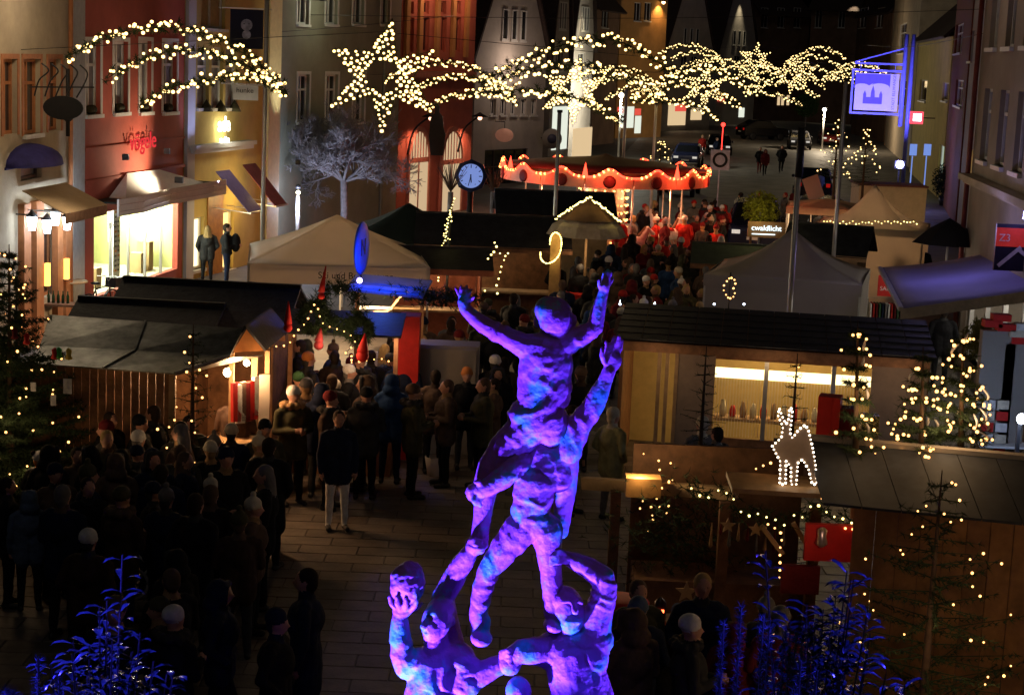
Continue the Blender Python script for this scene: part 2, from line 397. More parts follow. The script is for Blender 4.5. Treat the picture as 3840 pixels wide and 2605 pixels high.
def house(name, label, f, h, back, wallm, holes=(), wins=(), gable=None, ridge=3.0, base=0.0, extra_holes=(), group=None, roofm=None, rev=.16):
    """wins: list of (rect, kwargs); extra_holes: openings filled by the caller"""
    mid = (f.A+f.B)/2; o = empty(name, mid, label, 'house', group)
    b = MB(); L = f.L
    hs = [w[0] for w in wins]+list(extra_holes)
    wall_holes(b, f, 0, L, base, h, hs, rev)
    # sides and back
    bk = [f.P(0, 0, -back), f.P(L, 0, -back)]; up = Vector((0, 0, h))
    for p, q in ((f.P(0, 0, 0), bk[0]), (bk[1], f.P(L, 0, 0)), (bk[0], bk[1])): b.add([p, q, q+up, p+up], [(0, 1, 2, 3)])
    if gable:
        g = [f.P(0, h, 0), f.P(L, h, 0), f.P(L*.5+gable/2, h+ridge*(1-gable/L), 0), f.P(L*.5, h+ridge, 0), f.P(L*.5-gable/2, h+ridge*(1-gable/L), 0)] if gable > 0 else [f.P(0, h, 0), f.P(L, h, 0), f.P(L/2, h+ridge, 0)]
        b.add(g, [tuple(range(len(g)))]); b.add([p-f.N*back for p in g], [tuple(range(len(g)))])
    b.build('wall', wallm, o)
    r = MB(); e = .35
    if gable:
        top = f.P(L/2, h+ridge+.12, .2); 
        for s, u in ((1, -e), (-1, L+e)):
            lo = f.P(u, h-.1-ridge*e/(L/2)*.6, .2); q = [lo, top, top-f.N*(back+.3), lo-f.N*(back+.3)]; r.slab(q, .14*s)
    else:
        t = f.P(-e, h+ridge, -back/2); t2 = f.P(L+e, h+ridge, -back/2); 
        a1, a2 = f.P(-e, h-.15, .45), f.P(L+e, h-.15, .45); c1, c2 = f.P(-e, h-.15, -back-.45), f.P(L+e, h-.15, -back-.45)
        r.slab([a1, a2, t2, t], .16); r.slab([t, t2, c2, c1], .16)
        for u in (0, L): b2 = MB(); b2.add([f.P(u, h, 0), f.P(u, h, -back), f.P(u, h+ridge-.05, -back/2)], [(0, 1, 2)]); b2.build('gable_wall', wallm, o)
    r.build('roof', roofm or M_roof, o)
    for w in wins: window(o, f, w[0], rev=rev, **w[1])
    return o
P_beige = mat('plaster_beige', (0.44, 0.36, 0.26), 0.85, var=0.14, scale=1.2, bump=0.25, bscale=25)
P_red = mat('plaster_red', (0.40, 0.085, 0.055), 0.8, var=0.14, scale=1.0, bump=0.2, bscale=25)
P_yel = mat('plaster_yellow', (0.52, 0.40, 0.14), 0.85, var=0.12, scale=1.0, bump=0.2, bscale=25)
P_grey = mat('plaster_grey_green', (0.27, 0.265, 0.20), 0.85, var=0.12, scale=1.0, bump=0.2, bscale=25)
P_salm = mat('plaster_salmon', (0.44, 0.13, 0.085), 0.85, var=0.16, scale=1.0, bump=0.2, bscale=25)
P_wht = mat('plaster_white', (0.46, 0.41, 0.36), 0.85, var=0.12, scale=0.8, bump=0.2, bscale=25)
P_och = mat('plaster_ochre', (0.48, 0.26, 0.09), 0.85, var=0.14, scale=0.8, bump=0.2, bscale=25)
P_brn = mat('plaster_brown', (0.20, 0.12, 0.08), 0.85, var=0.2, scale=0.8, bump=0.2, bscale=25)
P_bluw = mat('plaster_blue_white', (0.55, 0.56, 0.62), 0.8, var=0.08, scale=1)

fBe = Fac((-260, 33), (312, 42.5)); fRe = Fac((314, 42.6), (690, 50)); fYe = Fac((692, 50.1), (1046, 57)); fGr = Fac((1050, 60), (1498, 70)); fSa = Fac((1500, 71), (1776, 78))
# --- beige house
wB = [(fBe.rect(10, 222, 64, 505), dict(frame=M_frame_or, sill=False, surround=M_frame_or)), (fBe.rect(87, 222, 151, 503), dict(frame=M_frame_or, sill=True, surround=M_frame_or)), (fBe.rect(180, 222, 228, 490), dict(frame=M_frame_or, sill=False, surround=M_frame_or)),
      (fBe.rect(78, 596, 156, 672), dict(frame=M_frame_dk, pane=M_pane2, sill=False, cols=1, rows=1)), (fBe.rect(-160, 222, -90, 505), dict(frame=M_frame_or)),
      (fBe.rect(70, 860, 130, 1120), dict(frame=M_frame_or, sill=False, cols=1, rows=1)), (fBe.rect(158, 850, 205, 1110), dict(frame=M_frame_or, sill=False, cols=1, rows=1))]
hB = house('beige_house', 'beige plastered house with orange framed windows above the lantern-lit restaurant', fBe, 10.5, 9, P_beige, wins=wB)
b = MB(); u = fBe.uv(246, 300)[0]
b.tube([fBe.P(u, .0, .12), fBe.P(u, 10.3, .12)], .055, 8); b.build('downpipe', M_frame_or, hB)
b = MB(); fbox(b, fBe, fBe.uv(268, 300)[0], 0, fBe.L-.01, 10.2, -.02, .05); b.build('corner_pilaster', mat('pilaster_grey', (.4, .4, .4), var=.1), hB)
for i, (px, w) in enumerate(((80, .45), (128, .5), (205, .4), (235, .35))):
    b = MB(); u, z = fBe.uv(px, 800); fbox(b, fBe, u-w/2, 0, u+w/2, 3.2, 0.0, .14); b.build('ground_floor_pillar', M_frame_or, hB)
# dome awning
def dome_awning(f, x0, y0, x1, y1, label, m, dep=.7):
    u0, z0, u1, z1 = f.rect(x0, y0, x1, y1); c = (u0+u1)/2; r = (u1-u0)/2; o = MB(); n = 9; rows = []
    for i in range(6):
        t = i/5*math.pi/2; rows.append([f.P(c-r*math.cos(math.pi*j/n*1.0), z0+(z1-z0)*math.sin(math.pi*j/n)*math.cos(t)**.8, .02+dep*math.sin(t)*max(.12, math.sin(math.pi*j/n))) for j in range(n+1)])
    o.grid(rows)
    fbox(o, f, u0, z0-.03, u1, z0, 0, .03)
    ob = o.build('dome_awning', m, label=label, cat='awning', group='dome awnings'); s = ob.modifiers.new('thick', 'SOLIDIFY'); s.thickness = .02; return ob
M_awnblue = mat('awning_blue_fabric', (0.035, 0.03, 0.16), 0.8, var=.2)
dome_awning(fBe, 17, 540, 166, 618, 'dark blue dome awning over a window of the beige house', M_awnblue)
# --- red house
wR = [(fRe.rect(*q), dict(pane=M_pane2, cols=2, rows=2, surround=M_frame)) for q in ((320, 157, 376, 430), (427, 157, 479, 422), (523, 155, 567, 420), (611, 160, 662, 420))]
wR += [(fRe.rect(x0, -330, x1, -70), dict(cols=2, rows=2, surround=M_frame)) for x0, x1 in ((320, 376), (427, 479), (523, 567), (611, 662))]
sh = fRe.rect(352, 800, 706, 1090); shop_hole = (sh[0], .45, min(sh[2], fRe.L-.4), 2.5)
hR = house('red_house', 'dark red plastered house with tall white windows above the glowing glass shop', fRe, 10.5, 9, P_red, wins=wR, extra_holes=[shop_hole])
for w in list(KIDS[hR]):
    if w.name.startswith('window') and not w.name.startswith('window_s'):
        b = MB(); c = w.data.vertices; x = sum((v.co for v in c), Vector())/len(c); zz = min(v.co.z for v in c)
        if zz < 8: 
            for i in range(3): b.ball(Vector((x.x, x.y, zz+.12))+fRe.U*(i-1)*.13+fRe.N*.1, .11, 7, 5)
            b.build('window_plant', M_plant, w)
b = MB(); fbox(b, fRe, 0, 3.3, fRe.L, 3.38, 0, .06); fbox(b, fRe, 0, 4.1, fRe.L, 4.16, 0, .05); b.build('ledge', P_red, hR)
# --- yellow house
wY = [(fYe.rect(740+i*53, 178, 784+i*53, 405), dict(pane=M_pane2, cols=1, rows=2, surround=None, fw=.06)) for i in range(3)]
wY += [(fYe.rect(756, -120, 846, 108), dict(pane=mat('curtained_pane_yellow', (.5, .42, .2), .6, var=.15), cols=2, rows=1))]
yshop = [fYe.rect(716, 815, 764, 1010), fYe.rect(836, 790, 876, 1010)]
hY = house('yellow_house', 'yellow plastered house with pale blue corner pilaster and cornice', fYe, 10.5, 9, P_yel, wins=wY, extra_holes=yshop)
for x0, x1, mm, d in ((694, 722, P_bluw, .10), (1000, 1044, mat('quoin_cream', (.72, .66, .42), .7, var=.08), .09)):
    b = MB(); r = fYe.rect(x0, 100, x1, 500); fbox(b, fYe, r[0], 0, r[2], 10.4, 0, d); b.build('pilaster', mm, hY)
r = fYe.rect(704, 535, 927, 566); b = MB(); fbox(b, fYe, r[0], r[1], r[2], r[3]-.12, 0, .22); fbox(b, fYe, r[0]-.06, r[3]-.12, r[2]+.06, r[3], 0, .3); b.build('cornice', P_bluw, hY)
for i in range(3):
    r = fYe.rect(743+i*53, 385, 781+i*53, 418); b = MB(); b.lathe(fYe.P((r[0]+r[2])/2, r[1], .1), [(.2, 0), (.13, .16), (.0, .36)], 7); b.build('window_plant', M_plant, hY)
M_lit_warm = glow('lit_window_warm', (1.0, 0.62, 0.2), 2.2)
M_lit_cream = glow('lit_window_cream', (1.0, 0.86, 0.5), 2.0)
for i, r in enumerate(yshop): window(hY, fYe, r, frame=M_frame, pane=M_lit_warm if i else M_lit_cream, cols=1, rows=1, sill=True)
b = MB(); r = fYe.rect(775, 700, 832, 1010); fbox(b, fYe, r[0], 0, r[2], r[3], -.02, .04); b.build('shop_door', mat('door_ochre', (.42, .2, .03), .5), hY)
# --- grey house
wG = [(fGr.rect(x0, y0, x1, y1), dict(surround=M_frame, cols=2, rows=2, pane=M_pane)) for (y0, y1) in ((-60, 92), (280, 458)) for x0, x1 in ((1116, 1158), (1222, 1266), (1324, 1366))]
wG += [(fGr.rect(1430+0, -60, 1462, 92), dict(surround=M_frame, cols=2, rows=2))]
hG = house('grey_house', 'grey green plastered house behind the bare frosted tree', fGr, 11, 9, P_grey, wins=wG)
b = MB(); u = fGr.uv(1432, 300)[0]; b.tube([fGr.P(u, 0, .1), fGr.P(u, 10.8, .1)], .06, 8); b.build('downpipe', P_grey, hG)
dome_awning(fGr, 1126, 488, 1219, 530, 'black dome canopy over the door of the grey house', M_dark)
# --- salmon house with arches
wS = [(fSa.rect(x0, y0, x1, y1), dict(cols=1, rows=1, sill=False, frame=P_salm)) for x0, x1 in ((1528, 1552), (1588, 1610), (1655, 1674), (1708, 1728)) for y0, y1 in ((5, 52), (66, 195))]
hS = house('salmon_house', 'salmon red house with two lit round arches beside the street clock', fSa, 12, 9, P_salm, wins=wS)
for x in (1519, 1568, 1632, 1692, 1742):
    b = MB(); u = fSa.uv(x, 200)[0]; z = fSa.uv(x, 215)[1]; fbox(b, fSa, u-.16, z, u+.16, 11.8, 0, .12); b.build('pilaster', P_och, hS)
M_stone = mat('stone_salmon_trim', (.5, .2, .14), .8, var=.15)
for x0, x1 in ((1530, 1602), (1654, 1727)):
    u0, z0, u1, z1 = fSa.rect(x0, 492, x1, 780); z0 = 0.05; c = (u0+u1)/2; rr = (u1-u0)/2; zc = z1-rr*1.25
    def archpts(k, d): return [fSa.P(c-rr*k*math.cos(math.pi*j/14), zc+rr*k*1.25*math.sin(math.pi*j/14), d) for j in range(15)]
    b = MB(); a1, a2 = archpts(1, .1), archpts(1.16, .1)
    for j in range(14): b.slab([a1[j], a1[j+1], a2[j+1], a2[j]], -.1)
    fbox(b, fSa, u0-rr*.16, 0, u0, zc, 0, .1); fbox(b, fSa, u1, 0, u1+rr*.16, zc, 0, .1); ar = b.build('arch', M_stone, hS)
    b = MB(); p = archpts(.98, .03); b.add(p, [tuple(range(15))]); fbox(b, fSa, u0, z0, u1, zc-.02, .0, .03); b.build('pane', glow('arch_glow', (1, .7, .4), .62), ar)
    b = MB()
    for j in range(1, 7):
        u = u0+(u1-u0)*j/7; hh = zc+math.sqrt(max(0, 1-((u-c)/rr)**2))*rr*1.25; fbox(b, fSa, u-.025, zc+.1, u+.025, hh, .032, .06)
    fbox(b, fSa, u0, zc-.1, u1, zc+.1, .032, .07); fbox(b, fSa, c-.04, z0, c+.04, zc-.1, .032, .06); b.build('fanlight_bars', M_stone, ar)
r = fSa.rect(1500, 268, 1776, 292); b = MB(); fbox(b, fSa, 0, r[1], fSa.L, r[3], 0, .14); b.build('cornice', M_stone, hS)
# --- far gabled houses: (px0, Y0, px1, Y1, eave y, apex lift, wall, label)
far = [(1782, 92, 2046, 98, 195, 7.5, P_wht, 'white gabled house with a row of five narrow windows and an oval shop sign'),
       (2066, 104, 2128, 107, 150, 9, P_wht, 'narrow pale gabled house next to the house with the oval sign'),
       (2142, 118, 2220, 123, 150, 9, P_wht, 'slim pale gabled house with a shaft of lamplight'),
       (2226, 140, 2312, 146, 40, 6, P_brn, 'dark brown house between pale gabled houses and the ochre house'),
       (2316, 155, 2488, 162, -40, 5, P_och, 'ochre house lit orange by a lamp under its eave'),
       (2492, 176, 2668, 184, 190, 10, P_wht, 'tall white gabled house over the red lit shop'),
       (2690, 200, 2832, 206, 190, 11, P_wht, 'pale steep gabled house washed by a street lamp'),
       (2838, 222, 3022, 228, 60, 6, P_brn, 'brown house behind the parked off-road car'),
       (3026, 224, 3200, 221, 40, 6, P_brn, 'dark house with a bright slit of lamplight at the street end'),
       (3204, 190, 3330, 170, 60, 6, P_brn, 'dark house with white framed window behind the blue city sign')]
FAR = []
for (x0, Y0, x1, Y1, ey, lift, wm_, lab) in far:
    f = Fac((x0, Y0), (x1, Y1)); h = f.uv((x0+x1)/2, ey)[1]; s = Y0/6612*1.0; ws = []
    if x0 == 1782:
        for i in range(5): ws.append((f.rect(1838+i*38, 372, 1860+i*38, 432), dict(cols=2, rows=1)))
        ws.append((f.rect(1815, 560, 1975, 760), dict(frame=M_frame_dk, cols=4, rows=2, sill=False, pane=M_pane)))
    elif x0 in (2492, 2690, 2316): 
        for px in (x0+62, x0+100): ws.append((f.rect(px, 10 if x0 == 2316 else 210, px+26, 80 if x0 == 2316 else 262), dict(cols=2, rows=1)))
    else:
        n = max(1, int((x1-x0)/60))
        for i in range(n):
            px = x0+(i+.5)*(x1-x0)/n; ws.append((f.rect(px-13, 30 if ey < 100 else 200, px+13, 105 if ey < 100 else 265), dict(cols=2, rows=1)))
    o = house('gabled_house' if lift > 7 else 'town_house', lab, f, h, 12, wm_, wins=ws, gable=-1 if lift > 7 else None, ridge=lift); FAR.append((f, o))
    if lift > 7:                                  # windows in the gable itself
        for q in (-1, 0, 1):
            u = f.L/2+q*f.L*.13; zz = h+.6; window(o, f, (u-.28, zz, u+.28, zz+1.6), cols=1, rows=1, rev=-.03)
f = FAR[4][0]; o = FAR[4][1]; c = f.P(*f.uv(2470, 4), .5); b = MB(); b.bar(c-f.N*.5, c, .08); b.lathe(c, [(.05, .1), (.35, 0), (.3, -.08)], 12); b.build('wall_lamp', M_dark, o)
b = MB(); b.ball(c-Vector((0, 0, .12)), .16); b.build('lamp_bulb', glow('lamp_orange', (1, .62, .25), 14), o); lamp('SPOT', c-Vector((0, 0, .2)), 1400, (1, .55, .2), o, .15, c-Vector((0, 0, 8))-f.N*2, 120, .5)
# --- right-hand houses
rights = [(3334, 165, 3432, 128, -60, 5, P_beige, 'dim beige house behind the blue lit pole', ()),
          (3436, 122, 3562, 96, 150, 5, P_yel, 'yellowish house with a bright drugstore window on the right', ((3570, 600),)),
          (3566, 94, 3626, 80, -60, 5, mat('plaster_oxblood', (.2, .05, .035), .8, var=.15), 'narrow oxblood house on the right of the street', ()),
          (3632, 76, 3692, 64, -60, 5, P_bluw, 'pale bluish house with orange lit windows at street level', ())]
RT = []
for (x0, Y0, x1, Y1, ey, lift, wm_, lab, _) in rights:
    f = Fac((x0, Y0), (x1, Y1)); h = f.uv((x0+x1)/2, ey)[1]; ws = []
    if x0 == 3436:
        ws = [(f.rect(3534, 310, 3556, 380), dict(cols=1, rows=1)), (f.rect(3448, 300, 3475, 380), dict(cols=1, rows=1)), (f.rect(3518, 548, 3560, 690), dict(cols=2, rows=1, sill=False, pane=glow('drugstore_pane', (.62, .75, .6), .55)))]
    elif x0 == 3632: ws = [(f.rect(3640, 560, 3652, 700), dict(cols=1, rows=1, sill=False, pane=glow('pane_amber', (1, .55, .12), .9))), (f.rect(3662, 565, 3682, 710), dict(cols=1, rows=1, sill=False, pane=MATS['pane_amber'])), (f.rect(3636, 120, 3650, 230), dict(cols=1, rows=1)), (f.rect(3664, 120, 3680, 230), dict(cols=1, rows=1))]
    else: 
        xm = (x0+x1)/2; ws = [(f.rect(xm-14, 90, xm+14, 200), dict(cols=2, rows=2, frame=M_frame)), (f.rect(xm-14, 300, xm+14, 400), dict(cols=2, rows=2))]
    o = house('town_house', lab, f, h, 10, wm_, wins=ws, ridge=lift); RT.append((f, o))
fNR = Fac((3672, 41.5), (4350, 25)); wN = []
for i in range(6):
    for z in (4.9, 7.4): wN.append(((1.0+i*2.2, z, 2.1+i*2.2, z+1.6), dict(cols=2, rows=2)))
nshop = (1.0, .4, 12.0, 2.7)
hN = house('corner_shop_house', 'brown grey house at the right edge with a purple shop awning', fNR, 10.5, 9, mat('plaster_taupe', (.30, .25, .20), .85, var=.12, scale=1, bump=.2, bscale=25), wins=wN, extra_holes=[nshop])
b = MB(); b.tube([fNR.P(.12, 0, .1), fNR.P(.12, 10.4, .1)], .06, 8); b.build('downpipe', mat('pipe_oxide', (.2, .04, .03), .5), hN)
b = MB(); fbox(b, fNR, 0, 4.38, fNR.L, 4.52, 0, .3); fbox(b, fNR, 0, 4.3, fNR.L, 4.38, 0, .18); b.build('cornice', P_beige, hN)
b = MB(); fbox(b, fNR, 1.0, .4, 12.0, 2.7, -2.5, -2.4); b.build('shop_back_wall', mat('shop_backwall', (.5, .48, .42), .8), hN)
b = MB(); fbox(b, fNR, 1.0, 2.72, 12.0, 2.75, -2.4, -.2); b.build('shop_ceiling', M_white, hN)
b = MB(); fbox(b, fNR, 1.0, .37, 12.0, .4, -2.4, 0); b.build('shop_floor', M_kerb, hN)
for i in range(6): b = MB(); fbox(b, fNR, 1.0+i*2.18, .4, 1.12+i*2.18, 2.7, -.16, -.06); b.build('window_post', M_steel, hN)
for u in (3, 6, 9): lamp('POINT', fNR.P(u, 2.4, -1.0), 60, (1, .93, .8), hN, .2)
# siting lights under the houses come with the lamps further down
# ================================================================== the bronze acrobats
SY = 11.0; SK = SY/F0
def S(px, py, dy=0.0): return at(px, py, SY+dy)
SLIM = .86
def C(x0, y0, r0, x1, y1, r1, d0=0.0, d1=0.0): return ('c', S(x0, y0, d0), r0*SK*(SLIM if r0 > 30 else 1), S(x1, y1, d1), r1*SK*(SLIM if r1 > 30 else 1), 0)
def E(x, y, rx, ry, rz, d=0.0, rot=0.0): return ('e', S(x, y, d), (rx*SK, rz*SK, ry*SK), 0, Matrix.Rotation(rot, 3, 'Y'))
def chain(pts):
    return [C(a[0], a[1], a[2], c[0], c[1], c[2], a[3] if len(a) > 3 else 0, c[3] if len(c) > 3 else 0) for a, c in zip(pts, pts[1:])]
def fingers(palm, tips, r0=11, r1=7):
    out = []
    for t in tips:
        base = t[:3] if len(t) > 3 else None
        (bx, by, bd), (mx, my, md), (tx, ty, td) = t
        out += [C(bx, by, r0, mx, my, r0*.92, bd, md), C(mx, my, r0*.92, tx, ty, r1, md, td)]
    return out
def m_bronze():
    m = bpy.data.materials.new('bronze_light_tints'); m.use_nodes = True; n = m.node_tree.nodes; l = m.node_tree.links; b = n['Principled BSDF']
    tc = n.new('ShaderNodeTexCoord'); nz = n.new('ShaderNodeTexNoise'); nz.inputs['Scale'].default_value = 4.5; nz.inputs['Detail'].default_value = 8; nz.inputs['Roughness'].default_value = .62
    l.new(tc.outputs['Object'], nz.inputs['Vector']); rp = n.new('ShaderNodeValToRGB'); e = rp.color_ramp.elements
    e[0].position = .3; e[0].color = (.66, .16, .5, 1); e[1].position = .63; e[1].color = (.08, .80, .62, 1)  # pink and cyan highlights of the floodlights painted into the base colour
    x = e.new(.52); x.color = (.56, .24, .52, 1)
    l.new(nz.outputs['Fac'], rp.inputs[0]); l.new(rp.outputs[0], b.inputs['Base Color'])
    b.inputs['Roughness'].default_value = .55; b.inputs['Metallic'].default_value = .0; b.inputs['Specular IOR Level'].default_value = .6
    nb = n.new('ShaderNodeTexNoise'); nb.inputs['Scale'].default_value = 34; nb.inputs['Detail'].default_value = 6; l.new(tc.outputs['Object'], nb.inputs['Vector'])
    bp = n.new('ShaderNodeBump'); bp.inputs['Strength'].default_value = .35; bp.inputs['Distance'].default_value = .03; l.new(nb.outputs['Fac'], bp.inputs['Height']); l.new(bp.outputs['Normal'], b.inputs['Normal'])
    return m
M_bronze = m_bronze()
sbase = S(1960, 3230); sbase.z = 0
statue = empty('bronze_statue', (sbase.x, SY, 0), 'bronze statue of stacked acrobats with raised arms bathed in violet blue light', 'statue')
def finish(prims, name, label, voxel=.0085, smooth=3, folds=(), dents=(), rough=.003):
    me = limb_mesh(prims, voxel, smooth)
    n = len(me.vertices); co = np.empty(n*3); me.vertices.foreach_get('co', co); co = co.reshape(-1, 3)
    no = np.empty(n*3); me.vertices.foreach_get('normal', no); no = no.reshape(-1, 3); disp = np.zeros(n)
    for i in range(n):
        p = Vector(co[i]); disp[i] = rough*(mnoise.noise(p*9)+.7*mnoise.noise(p*22)+.5*mnoise.noise(p*48))
    for (x, y, d, rad, amp, fx, fy, ph) in folds:         # cloth folds: travelling ridges inside a soft ball
        c = np.array(S(x, y, d)); q = np.linalg.norm(co-c, axis=1)/(rad*SK); w = np.clip(1-q*q, 0, 1)
        s = co[:, 0]*fx+co[:, 2]*fy; wob = np.array([mnoise.noise(Vector(v)*5)*1.6+mnoise.noise(Vector(v)*11) for v in co])*2.6
        disp += .5*amp*w*np.maximum(-.35, np.sin(s*.8+wob+ph))
    for (x, y, d, rad, amp) in dents:
        c = np.array(S(x, y, d)); q = np.linalg.norm(co-c, axis=1)/(rad*SK); disp -= amp*SK*np.clip(1-q*q, 0, 1)
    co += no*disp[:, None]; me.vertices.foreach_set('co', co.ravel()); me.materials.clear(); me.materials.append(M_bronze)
    me.polygons.foreach_set('use_smooth', [True]*len(me.polygons)); me.update(); me.name = name
    o = put(name, me, statue); tag(o, label); return o
# --- top figure, seen from the back with both arms flung up
top = [E(2082, 1195, 68, 84, 74), E(2060, 1165, 60, 55, 62), E(2012, 1205, 12, 24, 14), E(2152, 1200, 12, 24, 14), C(2078, 1260, 44, 2062, 1310, 52)]
top += [C(1975, 1300, 58, 2135, 1282, 56), C(2050, 1330, 98, 2040, 1470, 92), C(2005, 1350, 70, 2000, 1480, 72), C(2095, 1350, 66, 2080, 1480, 74), C(2030, 1500, 100, 2010, 1570, 108), C(1975, 1560, 88, 2060, 1580, 88)]
top += chain([(1965, 1296, 56), (1900, 1262, 44), (1845, 1236, 42), (1790, 1200, 30), (1745, 1158, 23), (1735, 1132, 21)])
top += [E(1742, 1122, 26, 30, 14)]+fingers(0, [((1726, 1112, 0), (1716, 1096, 0), (1708, 1076, .01)), ((1735, 1106, 0), (1730, 1090, 0), (1728, 1070, 0)), ((1746, 1106, 0), (1748, 1088, 0), (1750, 1072, .01)), ((1756, 1112, 0), (1762, 1096, 0), (1768, 1084, .02)), ((1758, 1132, 0), (1770, 1124, -.01), (1778, 1112, -.02))], 8, 6)
top += chain([(2120, 1280, 58), (2180, 1262, 46), (2232, 1226, 38), (2240, 1180, 30), (2252, 1130, 24), (2262, 1098, 20)])
top += [E(2268, 1074, 18, 30, 24)]+fingers(0, [((2262, 1058, 0), (2262, 1040, 0), (2264, 1022, 0)), ((2270, 1054, 0), (2274, 1034, 0), (2280, 1012, 0)), ((2278, 1060, 0), (2284, 1042, 0), (2292, 1020, 0)), ((2282, 1070, .02), (2291, 1056, .03), (2298, 1040, .04)), ((2252, 1080, -.02), (2244, 1066, -.04), (2246, 1050, -.05))], 8, 6)
top += chain([(1975, 1610, 92), (1905, 1680, 84), (1850, 1750, 72), (1822, 1820, 58), (1815, 1890, 46), (1805, 1970, 40), (1798, 2020, 42)])+[E(1790, 2042, 44, 22, 60, -.03)]
top += chain([(2065, 1610, 88, .02), (2115, 1690, 74, .16), (2120, 1800, 58, .26), (2110, 1920, 44, .3), (2105, 1990, 36, .3)])
finish(top, 'top_acrobat', 'topmost acrobat seen from the back with both arms flung up', folds=[(2030, 1500, 0, 190, .02, 30, -55, 0), (2060, 1400, -.1, 130, .012, 20, 60, 1), (1860, 1235, 0, 90, .014, 90, 10, 0), (2180, 1260, 0, 90, .013, 80, 20, 1), (1900, 1700, -.1, 130, .012, 45, 45, 0)])
# --- middle figure: one arm up, the other gripping a knee, legs astride
mid = [C(2030, 1690, 92, 2018, 1800, 96, .05, .03), C(2060, 1720, 84, 2090, 1790, 70, .02, .02), C(2005, 1810, 96, 1995, 1900, 90), C(1985, 1930, 88, 2010, 1960, 84), C(1940, 1720, 62, 2130, 1690, 66, .03, .03)]
mid += [E(2040, 1610, 60, 75, 66, .16), C(2040, 1650, 42, 2040, 1700, 50, .12, .08)]
mid += chain([(2125, 1690, 66), (2165, 1600, 58), (2212, 1540, 52), (2245, 1480, 46), (2268, 1430, 34), (2284, 1392, 27)])
mid += [E(2296, 1352, 37, 44, 18)]+fingers(0, [((2276, 1326, 0), (2278, 1300, 0), (2272, 1282, 0)), ((2290, 1318, 0), (2298, 1288, 0), (2303, 1264, 0)), ((2304, 1318, 0), (2315, 1288, 0), (2322, 1260, 0)), ((2316, 1326, .01), (2326, 1302, .01), (2330, 1276, .02)), ((2268, 1360, -.02), (2258, 1336, -.04), (2257, 1306, -.04))], 11, 8)
mid += chain([(1945, 1725, 60, -.04), (1890, 1785, 52, -.1), (1830, 1825, 42, -.12), (1805, 1836, 36, -.12)])
mid += [E(1785, 1846, 40, 40, 28, -.1)]+fingers(0, [((1764, 1826, -.12), (1756, 1844, -.12), (1764, 1864, -.1)), ((1774, 1822, -.13), (1762, 1836, -.15), (1764, 1856, -.14)), ((1786, 1856, -.13), (1776, 1874, -.15), (1784, 1890, -.13)), ((1796, 1862, -.12), (1794, 1882, -.13), (1802, 1896, -.12)), ((1806, 1820, -.14), (1796, 1806, -.16), (1782, 1806, -.16))], 12, 9)
mid += chain([(1950, 1985, 82), (1890, 2060, 66), (1838, 2128, 52), (1812, 2200, 48), (1795, 2290, 44), (1796, 2350, 42)])+[E(1806, 2390, 44, 30, 62, -.06), C(1800, 2360, 46, 1806, 2330, 44)]
mid += chain([(2050, 1985, 76), (2058, 2060, 60), (2066, 2140, 52), (2072, 2220, 48), (2075, 2300, 44)])+[E(2078, 2340, 44, 30, 62, -.02)]
finish(mid, 'middle_acrobat', 'middle acrobat standing astride with one open hand raised', folds=[(2010, 1850, -.1, 170, .016, 20, 70, 0), (2180, 1600, 0, 120, .014, 70, 40, 0), (1900, 2070, -.08, 140, .013, 50, 50, 1), (1980, 1960, -.1, 110, .012, 60, -20, 0), (1810, 2230, -.05, 120, .01, 20, 80, 0)])
# --- left bearer with the ball
SLIM = 1.02
lef = [E(1640, 2322, 60, 78, 68, -.02, .25), E(1622, 2350, 46, 52, 52, -.06), E(1655, 2280, 56, 44, 62, .02), C(1596, 2330, 12, 1588, 2348, 14, -.11, -.13), E(1612, 2388, 26, 16, 24, -.08), C(1606, 2302, 10, 1570+60, 2296, 10, -.1, -.11), E(1700, 2330, 10, 20, 12, 0), C(1640, 2390, 44, 1635, 2440, 54)]
lef += [C(1570, 2490, 66, 1720, 2470, 68), C(1640, 2520, 104, 1620, 2640, 118), C(1620, 2640, 118, 1630, 2790, 110), E(1740, 2560, 70, 60, 60, -.06)]
lef += chain([(1690, 2440, 62, .08), (1670, 2330, 52, .14), (1660, 2240, 46, .1), (1710, 2150, 44, .03), (1755, 2080, 36, -.02)])+[E(1780, 2050, 36, 32, 34, -.04)]+fingers(0, [((1764, 2028, -.06), (1780, 2022, -.1), (1804, 2030, -.1)), ((1764, 2044, -.06), (1782, 2040, -.11), (1808, 2048, -.1)), ((1768, 2060, -.06), (1784, 2058, -.1), (1806, 2064, -.09)), ((1800, 2068, -.04), (1812, 2060, -.06), (1816, 2040, -.07)), ((1756, 2062, 0), (1752, 2036, .01), (1764, 2016, .02))], 12, 9)
lef += chain([(1560, 2500, 58), (1530, 2500, 52), (1512, 2460, 48), (1500, 2380, 42), (1500, 2320, 34)])+[E(1508, 2290, 40, 26, 36)]+fingers(0, [((1484, 2280, -.02), (1466, 2260, -.03), (1462, 2236, -.03)), ((1500, 2280, -.05), (1490, 2262, -.09), (1488, 2236, -.1)), ((1520, 2280, -.05), (1522, 2262, -.09), (1522, 2240, -.1)), ((1540, 2284, -.03), (1556, 2266, -.06), (1562, 2246, -.07)), ((1520, 2294, .04), (1560, 2280, .05), (1580, 2262, .05))], 12, 9)
lef += chain([(1720, 2480, 62, -.03), (1790, 2530, 50, -.05), (1850, 2500, 42, -.06), (1880, 2488, 38, -.06)])+[E(1905, 2486, 44, 44, 36, -.06)]
lef += fingers(0, [((1880, 2444+q*16, -.1), (1905+q*3, 2436+q*17, -.14), (1938, 2452+q*16, -.12)) for q in range(4)], 11, 9)
